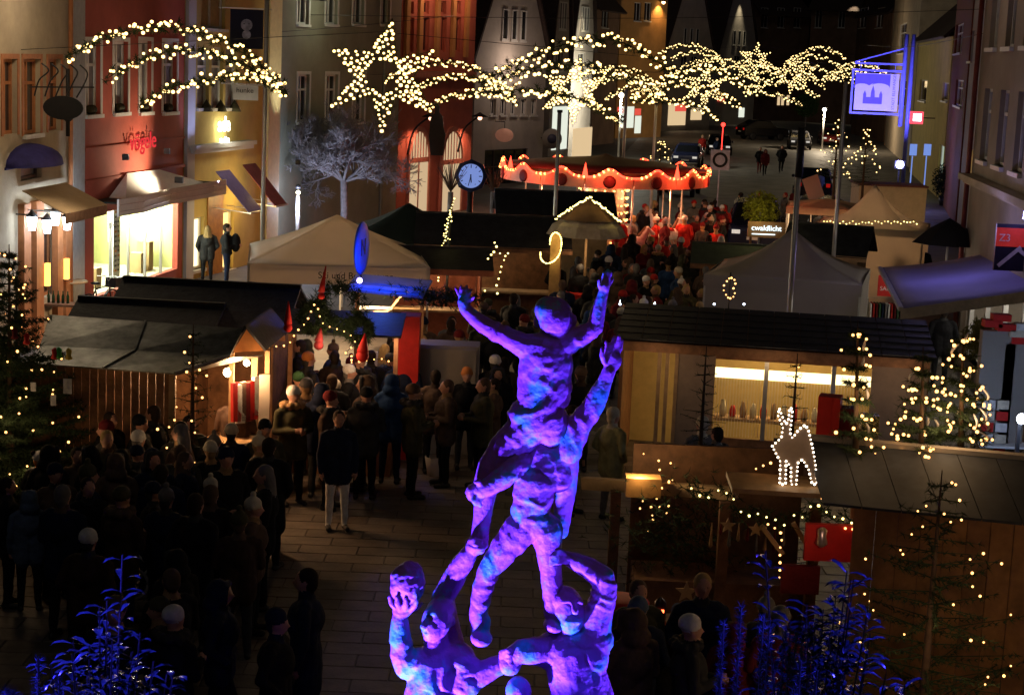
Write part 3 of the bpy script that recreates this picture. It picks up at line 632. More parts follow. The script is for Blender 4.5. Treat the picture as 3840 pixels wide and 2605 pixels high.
lef += chain([(1590, 2790, 78), (1585, 2990, 60), (1585, 3190, 44)])+[E(1585, 3215, 46, 26, 80, -.06)]+chain([(1690, 2790, 78), (1705, 2990, 60), (1705, 3190, 44)])+[E(1705, 3215, 46, 26, 80, -.06)]
finish(lef, 'left_bearer', 'bearded bearer holding a ball up on his palm', folds=[(1640, 2560, -.15, 160, .017, 50, 40, 0), (1740, 2540, -.1, 110, .015, 40, -60, 0), (1510, 2420, 0, 100, .011, 20, 80, 0), (1700, 2170, 0, 110, .012, 60, -60, 0)],
       dents=[(1612, 2316, -.12, 14, 7), (1576, 2322, -.1, 12, 6), (1590, 2372, -.14, 14, 10)])
b = [E(1528, 2186, 70, 92, 70, 0, .12)]
me = limb_mesh(b, .008, 2); n = len(me.vertices)
rumple(me, .012, 16)
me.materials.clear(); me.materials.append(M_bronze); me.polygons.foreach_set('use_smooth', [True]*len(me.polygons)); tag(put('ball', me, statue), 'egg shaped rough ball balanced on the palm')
# --- right bearer, singing
rig = [E(2132, 2290, 66, 84, 74, 0, -.12), E(2140, 2325, 50, 50, 56, -.05), E(2112, 2240, 66, 48, 72, .02), C(2150, 2268, 9, 2156, 2292, 13, -.14, -.17), E(2060, 2300, 12, 24, 14, .02), C(2112, 2256, 7, 2138, 2254, 7, -.12, -.13), C(2166, 2254, 7, 2182, 2260, 6, -.13, -.11), E(2150, 2352, 26, 14, 22, -.09), C(2124, 2330, 10, 2170, 2332, 9, -.13, -.13), C(2130, 2370, 50, 2140, 2410, 58)]
rig += [C(2060, 2440, 72, 2235, 2400, 70), C(2150, 2480, 110, 2190, 2640, 126), C(2190, 2640, 126, 2170, 2800, 108), E(2215, 2470, 70, 80, 70, -.04)]
rig += chain([(2060, 2440, 66), (2010, 2440, 56, -.05), (1960, 2440, 48, -.08), (1920, 2460, 40, -.08)])+[E(1912, 2490, 46, 44, 32, -.1)]
rig += chain([(2225, 2390, 64), (2246, 2300, 54), (2266, 2220, 50), (2262, 2165, 46), (2210, 2130, 42, .02), (2150, 2100, 34, .03)])+[E(2120, 2090, 34, 28, 30, .02)]+fingers(0, [((2104, 2076+q*11, -.03), (2084, 2076+q*11, -.07), (2064, 2084+q*11, -.08)) for q in range(4)]+[((2116, 2072, -.02), (2100, 2062, -.05), (2080, 2062, -.07))], 10, 8)
rig += chain([(2120, 2800, 78), (2110, 3000, 60), (2105, 3190, 44)])+[E(2105, 3215, 46, 26, 80, -.06)]+chain([(2230, 2800, 78), (2245, 3000, 60), (2245, 3190, 44)])+[E(2245, 3215, 46, 26, 80, -.06)]
finish(rig, 'right_bearer', 'bearer singing with an open mouth and one arm bent up', folds=[(2180, 2550, -.15, 180, .018, 55, 35, 0), (2050, 2440, -.05, 110, .013, 60, 30, 0), (2250, 2210, 0, 110, .015, 20, 80, 0), (2230, 2420, -.1, 100, .014, 60, 10, 1)],
       dents=[(2124, 2278, -.15, 13, 6), (2180, 2280, -.14, 12, 6), (2148, 2318, -.17, 17, 24)])
# --- small crouching figure between the bearers
kid = [E(1944, 2592, 52, 62, 58, -.1), E(1955, 2628, 40, 36, 44, -.14), C(1940, 2650, 36, 1935, 2690, 44, -.08, -.06), C(1880, 2720, 52, 1990, 2720, 52, -.06, -.06), C(1935, 2740, 84, 1935, 2860, 88, -.05, -.04)]
kid += chain([(1880, 2720, 48, -.06), (1840, 2800, 38, -.12), (1870, 2880, 30, -.2)])+chain([(1990, 2720, 48, -.06), (2030, 2800, 38, -.12), (2000, 2880, 30, -.2)])
kid += chain([(1890, 2880, 66, -.04), (1880, 3040, 50, -.1), (1885, 3190, 38, 0)])+[E(1885, 3215, 40, 24, 70, -.06)]+chain([(1980, 2880, 66, -.04), (1990, 3040, 50, -.1), (1985, 3190, 38, 0)])+[E(1985, 3215, 40, 24, 70, -.06)]
finish(kid, 'small_acrobat', 'small smooth-headed figure standing between the two bearers', voxel=.011, folds=[(1935, 2800, -.1, 140, .014, 50, 40, 0)])
pt = S(1930, 3228).z
b = MB(); b.lathe((sbase.x, SY, 0), [(1.5, 0), (1.5, .25), (1.25, .3), (1.2, pt-.2), (1.32, pt-.15), (1.32, pt)], 8, sm=False); b.build('plinth', mat('plinth_stone', (.3, .28, .25), .8, var=.2, bump=.3), statue)
# the blue floodlights at its foot
BLUE = (0.095, 0.045, 1.0)
M_blueglow = glow('blue_led', (.25, .2, 1), 20)
for i, (x, y, z, pw, ang, aim, lab) in enumerate(((-2.0, 9.75, .25, 11500, 60, (-.35, 11, 2.9), 'blue floodlight on the paving left of the statue'), (.55, 9.0, .25, 700, 70, (.2, 11, 3.8), 'blue floodlight on the paving in front of the statue'), (2.3, 10.7, .25, 3000, 70, (.45, 11, 4.4), 'blue floodlight on the paving right of the statue'))):
    o = empty('floodlight', (x, y, 0), lab, 'floodlight', 'floodlights round the statue')
    d = (Vector(aim)-Vector((x, y, z))).normalized(); q = Vector((0, 0, 1)).rotation_difference(d).to_matrix()
    b = MB(); b.box((x, y, .05), (.3, .2, .06)); b.box(Vector((x, y, z))-d*.08, (.3, .24, .14), M=q); b.build('housing', M_dark, o)
    b = MB(); b.box(Vector((x, y, z))+d*.0, (.26, .2, .01), M=q); b.build('lens', M_blueglow, o)
    lamp('SPOT', Vector((x, y, z))+d*.06, pw, BLUE, o, .08, aim, ang, .5)
# ================================================================== people
CLOTH = {'black': (.012, .012, .014), 'navy': (.012, .018, .045), 'dark grey': (.04, .04, .042), 'brown': (.11, .07, .05), 'dark brown': (.05, .03, .022), 'red': (.42, .025, .02), 'dark red': (.14, .015, .018), 'grey': (.16, .15, .15), 'cream': (.62, .55, .42), 'white': (.7, .68, .66), 'blue': (.03, .07, .18), 'olive': (.07, .065, .035), 'yellow grey': (.42, .40, .20), 'tan': (.36, .22, .11), 'orange': (.55, .2, .06), 'green': (.05, .12, .05), 'pink': (.5, .2, .28), 'blond': (.42, .28, .12), 'dark': (.03, .02, .015), 'grey blue': (.1, .14, .22)}
def cloth(c): return mat('cloth_'+c.replace(' ', '_'), CLOTH[c], .85, var=.2, scale=9, bump=.25, bscale=22, spec=.15)
SKIN = mat('skin', (.52, .27, .19), .55, var=.08, scale=12); SHOE = mat('shoe_leather', (.02, .018, .017), .5, var=.1); EYE = mat('eye_dark', (.02, .015, .012), .3, var=0)
def pprims(pose='stand', arms='down', head='hair', coat='short', turn=0.0):
    P = []; V = lambda x, y, z: (x, y, z)
    def c(a, r, b_, q, s): P.append(('c', a, r, b_, q, s))
    def e(a, rr, s, rot=None): P.append(('e', a, rr, s, rot) if rot else ('e', a, rr, s))
    # legs
    if pose == 'walk': L = [((-.1, 0, .9), (-.1, -.16, .5), (-.1, -.2, .1)), ((.1, 0, .9), (.1, .06, .5), (.1, .26, .16))]
    else: L = [((-.095, 0, .9), (-.105, -.01, .49), (-.115, .01, .09)), ((.095, 0, .9), (.105, -.015, .49), (.12, 0, .09))]
    for h, k, f in L:
        c(h, .098, k, .064, 1); c(k, .064, f, .046, 1); c((f[0], f[1]+.03, f[2]-.045), .045, (f[0]*1.15, f[1]-.16, f[2]-.052), .04, 4)
    # trunk and coat
    c((-.07, 0, .98), .135, (-.075, .005, 1.28), .135, 0); c((.07, 0, .98), .135, (.075, .005, 1.28), .135, 0); c((-.15, .005, 1.385), .075, (.15, .005, 1.385), .075, 0)
    e((0, -.03, 1.22), (.2, .155, .2), 0); e((0, .03, 1.25), (.19, .15, .2), 0)
    if coat == 'long':
        for s in (-1, 1): c((s*.07, 0, .95), .14, (s*.085, .0, .58), .145, 0); c((s*.02, .02, .95), .14, (s*.03, .03, .58), .14, 0)
    elif coat == 'mid':
        for s in (-1, 1): c((s*.075, 0, .95), .14, (s*.08, 0, .78), .14, 0)
    else: e((0, 0, .92), (.19, .15, .1), 0)
    c((0, .0, 1.42), .062, (0, -.012, 1.53), .055, 2); c((0, .01, 1.43), .085, (0, .0, 1.47), .075, 5)
    # arms
    A = {'down': [((-.205, 0, 1.36), (-.26, .02, 1.09), (-.25, -.05, .86)), ((.205, 0, 1.36), (.26, .02, 1.09), (.25, -.05, .86))],
         'pocket': [((-.205, 0, 1.36), (-.29, .06, 1.12), (-.2, -.09, .96)), ((.205, 0, 1.36), (.29, .06, 1.12), (.2, -.09, .96))],
         'hold': [((-.205, 0, 1.36), (-.26, -.02, 1.1), (-.08, -.26, 1.14)), ((.205, 0, 1.36), (.26, -.02, 1.1), (.06, -.27, 1.12))],
         'phone': [((-.205, 0, 1.36), (-.26, -.06, 1.12), (-.1, -.28, 1.36)), ((.205, 0, 1.36), (.26, .02, 1.09), (.24, -.06, .86))]}[arms]
    for i, (s, k, h) in enumerate(A):
        c(s, .068, k, .056, 0); c(k, .056, h, .043, 0)
        s, k, h = Vector(s), Vector(k), Vector(h); d = (h-k).normalized()
        if arms != 'pocket':
            pc = h+d*.055; e(pc, (.036, .04, .042), 2); sx = 1 if i else -1; w = d.cross(Vector((sx, 0, 0))).normalized() if abs(d.x) < .95 else Vector((0, 1, 0))
            for q in range(4):
                b0 = pc+w*(q-1.5)*.019+d*.025; m0 = b0+d*(.032-.004*abs(q-1.5)); c(b0, .011, m0, .011, 2); c(m0, .011, m0+d*.02+Vector((-sx*.016, -.008, 0)), .009, 2)
            c(pc-w*.03, .013, pc-w*.045+d*.035+Vector((-sx*.02, 0, 0)), .011, 2)
    # head
    e((0, -.012, 1.605), (.077, .095, .112), 2); e((0, -.045, 1.56), (.055, .055, .06), 2); c((0, -.1, 1.612), .010, (0, -.122, 1.585), .014, 2)
    for s in (-1, 1): e((s*.079, 0, 1.6), (.013, .02, .03), 2); e((s*.03, -.098, 1.618), (.012, .008, .008), 6)
    c((-.02, -.1, 1.545), .007, (.02, -.1, 1.545), .007, 6)
    if head == 'hair': e((0, .015, 1.635), (.088, .1, .098), 3); e((0, .045, 1.585), (.08, .068, .09), 3)
    elif head == 'long': 
        e((0, .015, 1.635), (.09, .1, .1), 3); c((-.045, .05, 1.6), .06, (-.06, .085, 1.34), .055, 3); c((.045, .05, 1.6), .06, (.06, .085, 1.34), .055, 3); c((0, .07, 1.58), .06, (0, .1, 1.3), .06, 3)
    elif head in ('beanie', 'pompom'):
        e((0, .012, 1.665), (.098, .112, .095), 3); c((-.085, .0, 1.64), .03, (.085, .0, 1.64), .03, 3); e((0, .05, 1.58), (.07, .06, .08), 5)
        e((0, .012, 1.637), (.1, .114, .03), 3)
        if head == 'pompom': e((0, .01, 1.79), (.04, .04, .04), 3)
    elif head == 'hood':
        e((0, .03, 1.62), (.115, .12, .135), 0); e((0, .06, 1.5), (.14, .12, .1), 0); c((-.1, -.05, 1.54), .03, (-.085, -.055, 1.68), .03, 5); c((.1, -.05, 1.54), .03, (.085, -.055, 1.68), .03, 5); c((-.08, -.055, 1.7), .03, (.08, -.055, 1.7), .03, 5)
    elif head == 'furcollar':
        e((0, .012, 1.665), (.098, .112, .092), 3); e((0, .012, 1.64), (.101, .114, .03), 3); 
        for q in range(9): a = q/9*2*math.pi; e((.14*math.cos(a), .03+.12*math.sin(a), 1.47), (.055, .055, .05), 5)
    return P
CARO = (at(2265, 700, 57.5).x, 57.5); TEMPL = {}; USED = set()
def person_mesh(key):
    if key in TEMPL: return TEMPL[key]
    P = pprims(*key); me = limb_mesh(P, .0165, 2, .5)
    slots(me, P, [cloth('black'), cloth('navy'), SKIN, cloth('dark'), SHOE, cloth('dark grey'), EYE])
    rumple(me, .008, 7, 1.45)
    me.name = 'person'; TEMPL[key] = me; return me
def person(px, py, h=1.72, key=('stand', 'down', 'hair', 'mid'), coat='black', legs='black', hat='dark', acc='dark grey', face=0.0, label='', group=None, where=None, pos=None, cat='person'):
    p = pos or atz(px, py, h); o = bpy.data.objects.new('person', person_mesh(key)); COL.objects.link(o)
    o.location = (p.x, p.y, 0.31 if (p.x-CARO[0])**2+(p.y-57.5)**2 < 11.2 else 0.012); o.rotation_euler = (0, 0, R(face)); s = h/(1.83 if key[2] == 'pompom' else 1.76 if key[2] in ('beanie', 'furcollar', 'hood') else 1.735); o.scale = (s*rng.uniform(.97, 1.06), s*rng.uniform(.97, 1.06), s)
    while not label or (where and label in USED and len(USED) < 400):
        if label: coat, hat = rng.choice(['black', 'navy', 'dark grey', 'brown', 'dark red', 'grey', 'red', 'olive', 'blue', 'dark brown']), rng.choice(['dark', 'brown', 'grey', 'cream', 'white', 'black', 'blond'])
        hw = {'hair': hat+' hair', 'long': 'long '+hat+' hair', 'beanie': hat+' knitted hat', 'pompom': hat+' bobble hat', 'hood': 'hood up', 'furcollar': hat+' hat and fur collar'}[key[2]]
        label = 'person in %s coat with %s %s' % (coat, hw, where); group = group or 'visitors '+where
    for i, c in ((0, coat), (1, legs), (3, hat), (5, acc)): o.material_slots[i].link = 'OBJECT'; o.material_slots[i].material = cloth(c)
    USED.add(label); tag(o, label, cat, group or 'market visitors'); return o
S_, W_ = 'stand', 'walk'
def K(pose='stand', arms='down', head='hair', coat='mid'): return (pose, arms, head, coat)
# the two at the shop window
person(778, 846, 1.66, K('stand', 'pocket', 'long', 'mid'), 'dark grey', 'black', 'blond', face=200, label='person with long fair hair and dark coat looking into the shop window')
person(852, 838, 1.78, K('stand', 'hold', 'hair', 'short'), 'black', 'navy', 'dark', face=95, label='person in black jacket with a backpack standing at the shop window')
p = atz(852, 838, 1.78); b = MB(); b.ball((p.x+.24, p.y+.03, 1.24), .2, 10, 7, sq=(.75, .9, 1.35)); b.tube([(p.x+.1, p.y-.12, 1.45), (p.x-.02, p.y-.19, 1.3), (p.x+.1, p.y-.14, 1.02)], .02, 6)
b.build('backpack', cloth('black'), label='black backpack on the back of the person at the shop window', cat='backpack')
# left crowd in front of the plank stall
L = [(150, 1690, 1.45, K('stand', 'pocket', 'beanie', 'mid'), 'black', 'black', 'white', 'orange', 150, 'child in a white hat with round dark ears beside the big Christmas tree'),
     (28, 1790, 1.6, K('stand', 'pocket', 'hair', 'mid'), 'black', 'black', 'dark', 'dark grey', 100, 'person in a dark coat at the foot of the big Christmas tree'),
     (110, 1835, 1.5, K('stand', 'down', 'hood', 'mid'), 'grey blue', 'black', 'dark', 'grey', 200, 'person in a grey blue hooded jacket by the big Christmas tree'),
     (415, 1545, 1.7, K(W_, 'down', 'hair', 'mid'), 'black', 'black', 'dark', 'dark grey', 60, 'person with dark hair passing the plank wall of the stall'),
     (575, 1520, 1.78, K(W_, 'pocket', 'hair', 'mid'), 'black', 'navy', 'dark brown', 'dark grey', 250, 'tall dark-haired person walking along the plank wall'),
     (520, 1612, 1.68, K('stand', 'pocket', 'beanie', 'mid'), 'black', 'black', 'white', 'grey', 160, 'person in a pale knitted hat among the dark group by the plank stall'),
     (455, 1680, 1.7, K('stand', 'down', 'hood', 'long'), 'black', 'black', 'dark', 'dark brown', 190, 'person with a dark hood in the group by the plank stall'),
     (680, 1580, 1.76, K('stand', 'pocket', 'beanie', 'mid'), 'dark grey', 'black', 'black', 'dark grey', 170, 'person in a black knitted hat before the lit stall counter'),
     (790, 1652, 1.66, K('stand', 'pocket', 'beanie', 'mid'), 'black', 'black', 'cream', 'tan', 200, 'person in a cream hat and fur collar before the lit stall counter'),
     (605, 1740, 1.72, K('stand', 'hold', 'hair', 'long'), 'navy', 'black', 'dark', 'dark grey', 180, 'person in a long navy coat standing behind the pushchair'),
     (330, 1790, 1.74, K('stand', 'down', 'hair', 'long'), 'black', 'black', 'dark', 'dark grey', 30, 'person in a long black coat next to the pushchair'),
     (885, 1452, 1.74, K('stand', 'hold', 'beanie', 'mid'), 'dark brown', 'black', 'brown', 'dark brown', 180, 'person in a brown knitted hat looking at the hanging stockings'),
     (925, 1850, 1.05, K('stand', 'hold', 'pompom', 'short'), 'cream', 'grey', 'pink', 'cream', 230, 'small child in a pink bobble hat and pale jacket'),
     (1010, 1640, 1.78, K('stand', 'pocket', 'hair', 'long'), 'black', 'black', 'dark', 'dark grey', 170, 'person in a long black coat beside the white stall side panel'),
     (1120, 1392, 1.7, K('stand', 'pocket', 'furcollar', 'mid'), 'black', 'black', 'green', 'tan', 180, 'person in a green ringed hat and tan fur collar carrying a white tote bag'),
     (1158, 1318, 1.76, K('stand', 'pocket', 'beanie', 'mid'), 'dark grey', 'black', 'orange', 'dark grey', 120, 'person in a glowing orange knitted hat at the wreath stall'),
     (1255, 1315, 1.72, K('stand', 'hold', 'hair', 'mid'), 'dark brown', 'black', 'dark', 'dark grey', 200, 'person with dark hair bending over the wreath stall'),
     (1312, 1366, 1.7, K('stand', 'pocket', 'beanie', 'mid'), 'black', 'black', 'white', 'grey', 90, 'person in a white round knitted hat at the wreath stall'),
     (1258, 1422, 1.62, K('stand', 'hold', 'beanie', 'mid'), 'black', 'black', 'cream', 'dark grey', 200, 'person in a cream slouched hat at the wreath stall'),
     (1272, 1540, 1.74, K('stand', 'down', 'hair', 'mid'), 'navy', 'white', 'dark brown', 'navy', 15, 'person in a navy jacket and white trousers standing on the open paving'),
     (1392, 1312, 1.8, K('stand', 'pocket', 'hair', 'long'), 'black', 'black', 'dark', 'dark grey', 185, 'tall person in a long black coat at the ornament stall'),
     (1445, 1290, 1.62, K('stand', 'hold', 'long', 'mid'), 'grey', 'grey', 'blond', 'grey', 160, 'person with fair hair in front of the red stall cloth'),
     (1515, 1322, 1.82, K('stand', 'pocket', 'hair', 'mid'), 'navy', 'black', 'dark', 'dark grey', 170, 'broad person in a navy jacket next to the brown coat'),
     (1635, 1386, 1.74, K('stand', 'pocket', 'hair', 'mid'), 'brown', 'black', 'dark', 'dark brown', 185, 'person in a brown coat seen from the back on the paving'),
     (1690, 1195, 1.78, K(W_, 'pocket', 'hair', 'mid'), 'brown', 'black', 'dark', 'dark brown', 200, 'person in a brown jacket beyond the ornament stall'),
     (1752, 1376, 1.72, K('stand', 'pocket', 'beanie', 'mid'), 'black', 'dark grey', 'orange', 'dark grey', 10, 'person in a rust orange hat facing the statue'),
     (1868, 1372, 1.68, K('stand', 'down', 'hood', 'mid'), 'black', 'black', 'dark', 'dark grey', 10, 'person with a black hood close to the statue'),
     (1858, 1330, 1.76, K('stand', 'pocket', 'beanie', 'mid'), 'black', 'black', 'white', 'dark grey', 160, 'person in a white hat half hidden by the black hood'),
     (2180, 1372, 1.8, K('stand', 'pocket', 'beanie', 'mid'), 'black', 'black', 'brown', 'dark brown', 190, 'person in a brown hat with a yellow band right of the statue'),
     (2150, 1520, 1.68, K('stand', 'phone', 'long', 'mid'), 'black', 'navy', 'dark', 'dark grey', 60, 'person with long dark hair behind the raised arm of the statue'),
     (2302, 1526, 1.74, K('stand', 'pocket', 'beanie', 'mid'), 'yellow grey', 'grey', 'cream', 'cream', 130, 'person in a yellowish jacket and cream striped hat right of the statue'),
     (2240, 1150, 1.76, K('stand', 'pocket', 'hair', 'mid'), 'dark red', 'black', 'dark', 'dark red', 200, 'person in a dark red jacket behind the raised hand'),
     (2330, 1185, 1.72, K('stand', 'hold', 'long', 'mid'), 'dark red', 'black', 'brown', 'dark red', 160, 'person in a dark red coat near the corner of the lit stall'),
     (2635, 1560, 1.7, K('stand', 'hold', 'beanie', 'mid'), 'grey', 'black', 'cream', 'cream', 200, 'person in a pale hat bending at the right stall'),
     (2690, 1600, 1.62, K('stand', 'hold', 'hair', 'mid'), 'dark grey', 'black', 'dark', 'grey', 220, 'person with dark hair at the right stall counter'),
     (2395, 2235, 1.75, K('stand', 'pocket', 'beanie', 'mid'), 'navy', 'black', 'grey blue', 'navy', 185, 'person in a grey blue knitted hat and dark coat at the ornament booth'),
     (2545, 2262, 1.3, K('stand', 'hold', 'beanie', 'short'), 'red', 'black', 'blue', 'red', 170, 'child in a blue hat and red quilted jacket at the ornament booth'),
     (2470, 2420, 1.2, K('stand', 'hold', 'hair', 'short'), 'black', 'black', 'dark', 'dark grey', 170, 'dark-haired child in front of the ornament booth'),
     (2930, 2270, 1.7, K('stand', 'pocket', 'beanie', 'mid'), 'dark red', 'black', 'grey', 'grey', 180, 'person in a dark red coat and grey hat behind the blue lit shrub'),
     (2760, 2330, 1.5, K('stand', 'pocket', 'hood', 'mid'), 'dark red', 'black', 'dark', 'brown', 160, 'person in a dark red hooded jacket behind the blue lit shrub'),
     (3326, 922, 1.7, K('stand', 'pocket', 'long', 'long'), 'black', 'black', 'dark', 'dark grey', 250, 'person with long black hair and a handbag beside the white tent'),
     (3406, 918, 1.74, K('stand', 'pocket', 'hair', 'mid'), 'black', 'black', 'dark', 'dark grey', 190, 'dark silhouetted person before the tent wall, shoulder to shoulder with a neighbour'),
     (3458, 912, 1.76, K('stand', 'pocket', 'hair', 'mid'), 'black', 'black', 'dark', 'dark grey', 170, 'short-haired silhouetted person at the tent corner'),
     (3385, 1162, 1.68, K('stand', 'hold', 'hair', 'mid'), 'olive', 'black', 'dark', 'dark grey', 190, 'person in an olive jacket under the purple awning'),
     (3542, 1150, 1.78, K('stand', 'pocket', 'hair', 'mid'), 'black', 'black', 'dark', 'dark grey', 180, 'tall person in black under the purple awning'),
     (2635, 506, 1.76, K(W_, 'down', 'hair', 'short'), 'red', 'black', 'blond', 'red', 20, 'person in a bright red jacket walking between the parked cars'),
     (2690, 516, 1.74, K(W_, 'pocket', 'hair', 'mid'), 'navy', 'black', 'brown', 'navy', 40, 'person in a navy coat behind the round white placard'),
     (2852, 552, 1.7, K(W_, 'pocket', 'hair', 'mid'), 'black', 'dark red', 'grey', 'dark grey', 0, 'grey-haired person crossing the far street with a companion'),
     (2872, 560, 1.66, K(W_, 'down', 'hood', 'mid'), 'dark red', 'black', 'dark', 'dark red', 0, 'person with a dark red hood crossing the far street'),
     (2934, 545, 1.78, K(W_, 'pocket', 'hair', 'mid'), 'black', 'black', 'dark', 'dark grey', 0, 'person in black walking alone down the far street'),
     (3075, 640, 1.75, K('stand', 'hold', 'hair', 'short'), 'grey blue', 'navy', 'dark', 'grey', 200, 'person in a pale blue jacket by the slanted white board'),
     (830, 2172, 1.72, K(W_, 'pocket', 'hood', 'mid'), 'navy', 'black', 'dark', 'navy', 90, 'person in a hooded navy jacket in the dark foreground'),
     (1150, 2130, 1.82, K(W_, 'down', 'hair', 'long'), 'navy', 'black', 'dark', 'navy', 270, 'tall shadowy person striding across the dark foreground'),
     (1040, 2280, 1.7, K(W_, 'pocket', 'beanie', 'mid'), 'black', 'black', 'navy', 'navy', 80, 'person in a dark blue hat hurrying through the foreground')]
for px, py, h, k, c, l, ht, ac, fc, lab in L: person(px, py, h, k, c, l, ht, ac, fc, lab)
p = atz(1120, 1392, 1.7); b = MB(); c0 = Vector((p.x+.22, p.y-.25, .62))
b.prism([c0+Vector(q) for q in ((-.2, 0, -.2), (.2, 0, -.17), (.13, 0, .17), (-.08, 0, .2))], (0, .07, 0)); b.tube([c0+Vector((-.05, .03, .18)), c0+Vector((.0, .05, .75)), c0+Vector((.1, .03, .17))], .012, 6)
b.build('tote_bag', cloth('cream'), label='white cloth tote bag hanging from the shoulder of the green-hatted person', cat='bag')
p = atz(150, 1690, 1.45)
for s in (-1, 1):
    b = MB(); b.ball((p.x+s*.075, p.y-.05, 1.43), .035); b.build('hat_ear', cloth('dark'), label='dark felt ear on the %s side of the white child hat by the tree' % ('stall' if s > 0 else 'trunk') , cat='hat ear', group='hat ears')
# the crowd between the carousel and the statue
hats = ['hair', 'hair', 'beanie', 'beanie', 'pompom', 'long', 'hood', 'furcollar']; carm = ['pocket', 'hold']
spots = []
for row in range(11):
    y = 760+row*40; x0 = 2330-row*22 if row < 5 else 2240-(row-5)*12; x1 = 2740-row*8
    n = 7 if row < 6 else 5
    for i in range(n): spots.append((x0+(x1-x0)*(i+.5)/n+rng.uniform(-22, 22)+(20 if row % 2 else 0), y+rng.uniform(-12, 12), row))
for px, py, row in spots:
    warm = row < 4; c = rng.choice(['black', 'red', 'dark red', 'brown', 'dark grey', 'grey'] if warm else ['black', 'black', 'navy', 'dark grey', 'brown', 'dark red']); hh = rng.choice(hats)  # redder coats put the carousel's red light into the cloth colours
    ht = rng.choice(['dark', 'brown', 'blond', 'grey'] if hh in ('hair', 'long') else ['black', 'cream', 'white', 'red', 'grey', 'dark red'] if row != 0 else ['red', 'white', 'cream'])
    person(px, py, rng.uniform(1.6, 1.82), (S_, rng.choice(carm), hh, 'mid'), c, 'black', ht, rng.choice(['dark grey', 'brown', 'tan']), rng.choice([180, 170, 200, 10, 90, 270, 150])+rng.uniform(-20, 20), where='before the carousel')
for i in range(16):
    px = rng.uniform(2040, 2260); py = 890+i*17+rng.uniform(-8, 8); hh = rng.choice(hats); ht = rng.choice(['dark', 'brown', 'cream', 'grey'])
    person(px, py, rng.uniform(1.6, 1.8), (S_, rng.choice(carm), hh, 'mid'), rng.choice(['black', 'navy', 'dark grey', 'dark brown']), 'black', ht, 'dark grey', rng.uniform(120, 240), where='by the umbrella')
for i in range(14):
    px = rng.uniform(2640, 2980); py = rng.uniform(690, 800); hh = rng.choice(hats); ht = rng.choice(['dark', 'brown', 'white', 'red'])
    person(px, py, rng.uniform(1.6, 1.8), (S_, rng.choice(carm), hh, 'mid'), rng.choice(['black', 'red', 'dark red', 'dark grey', 'grey']), 'black', ht, 'dark grey', rng.uniform(0, 360), where='near the wooden sign')

# more visitors packed round the stalls
packs = [((330, 1000), (1500, 1700), 15, 'by the plank stall'), ((180, 640), (1640, 1830), 9, 'beside the tree'), ((1060, 1480), (1270, 1470), 14, 'at the wreaths'), ((1480, 1900), (1180, 1440), 16, 'at the booths'), ((1700, 2260), (1090, 1260), 14, 'behind the statue'), ((640, 1000), (1720, 1900), 6, 'by the pushchair'), ((2280, 2620), (980, 1140), 8, 'behind the timber stall'), ((300, 900), (1960, 2330), 6, 'in the dark foreground'), ((2330, 2960), (2150, 2330), 5, 'by the ornaments')]
KEEP = [(-7.6, -3.5, 24.0, 27.2), (at(1080, 1330, 28).x-.15, at(1480, 1330, 28).x+.15, 27.55, 28.65), (-2.85, -1.25, 30.4, 31.4), (-1.95, -1.4, 28.8, 29.6), (-1.75, -.35, 29.3, 30.3), (1.5, 6.9, 26.7, 31), (1.1, 3.5, 18.8, 20.8), (2.9, 6.2, 17, 20)]
occ = [o.location.copy() for o in COL.objects if o.name.startswith('person')]
for (xa, xb), (ya, yb), n, wh in packs:
    k = t = 0
    while k < n and t < 300:
        t += 1; px, py, h = rng.uniform(xa, xb), rng.uniform(ya, yb), rng.uniform(1.58, 1.84); p = atz(px, py, h)
        if any((p.x-q.x)**2+(p.y-q.y)**2 < .2 for q in occ) or any(a-.2 < p.x < c+.2 and d-.2 < p.y < e+.2 for a, c, d, e in KEEP): continue
        hh = rng.choice(hats); ht = rng.choice(['dark', 'brown', 'grey', 'blond'] if hh in ('hair', 'long') else ['black', 'cream', 'grey', 'dark red', 'navy', 'brown', 'olive', 'white']); occ.append(Vector((p.x, p.y, 0))); k += 1
        person(px, py, h, (S_, rng.choice(carm), hh, 'mid'), rng.choice(['black', 'black', 'navy', 'dark grey', 'dark brown', 'brown', 'olive']), rng.choice(['black', 'navy', 'dark grey']), ht, rng.choice(['dark grey', 'brown', 'tan']), rng.choice([180, 160, 200, 90, 270, 20])+rng.uniform(-25, 25), where=wh)
# ================================================================== stalls, tents, carousel
M_wood = mat('wood_boards', (.25, .12, .055), .7, var=.3, scale=5, bump=.3, bscale=18)
M_wood2 = mat('wood_boards_worn', (.19, .09, .045), .7, var=.3, scale=5, bump=.3, bscale=18)
M_woodp = mat('wood_pale', (.42, .27, .14), .65, var=.2, scale=4)
M_zinc = mat('roof_zinc', (.26, .26, .235), .42, metal=.6, var=.45, scale=3, bump=.15, bscale=8)
M_felt = mat('roof_felt', (.022, .022, .026), .6, var=.4, scale=5, bump=.35, bscale=14)
M_canvas = canvasmat('tent_canvas', (.66, .58, .5), .4)
M_canvasg = canvasmat('tent_canvas_grey', (.36, .32, .28), .25)
M_green = mat('tent_dark_green', (.012, .022, .018), .8, var=.15)
M_redc = mat('cloth_bright_red', (.55, .02, .015), .7, var=.12)
M_bulb = glow('bulb_warm', (1.0, .64, .22), 5, sample=True)
M_bulbo = glow('bulb_amber', (1.0, .46, .13), 5, sample=False)
M_bulby = glow('bulb_yellow', (1.0, .8, .25), 5, sample=False)
M_spruce = mat('spruce_green', (.02, .04, .014), .8, var=.4, scale=12)
WARM = (1, .68, .36)
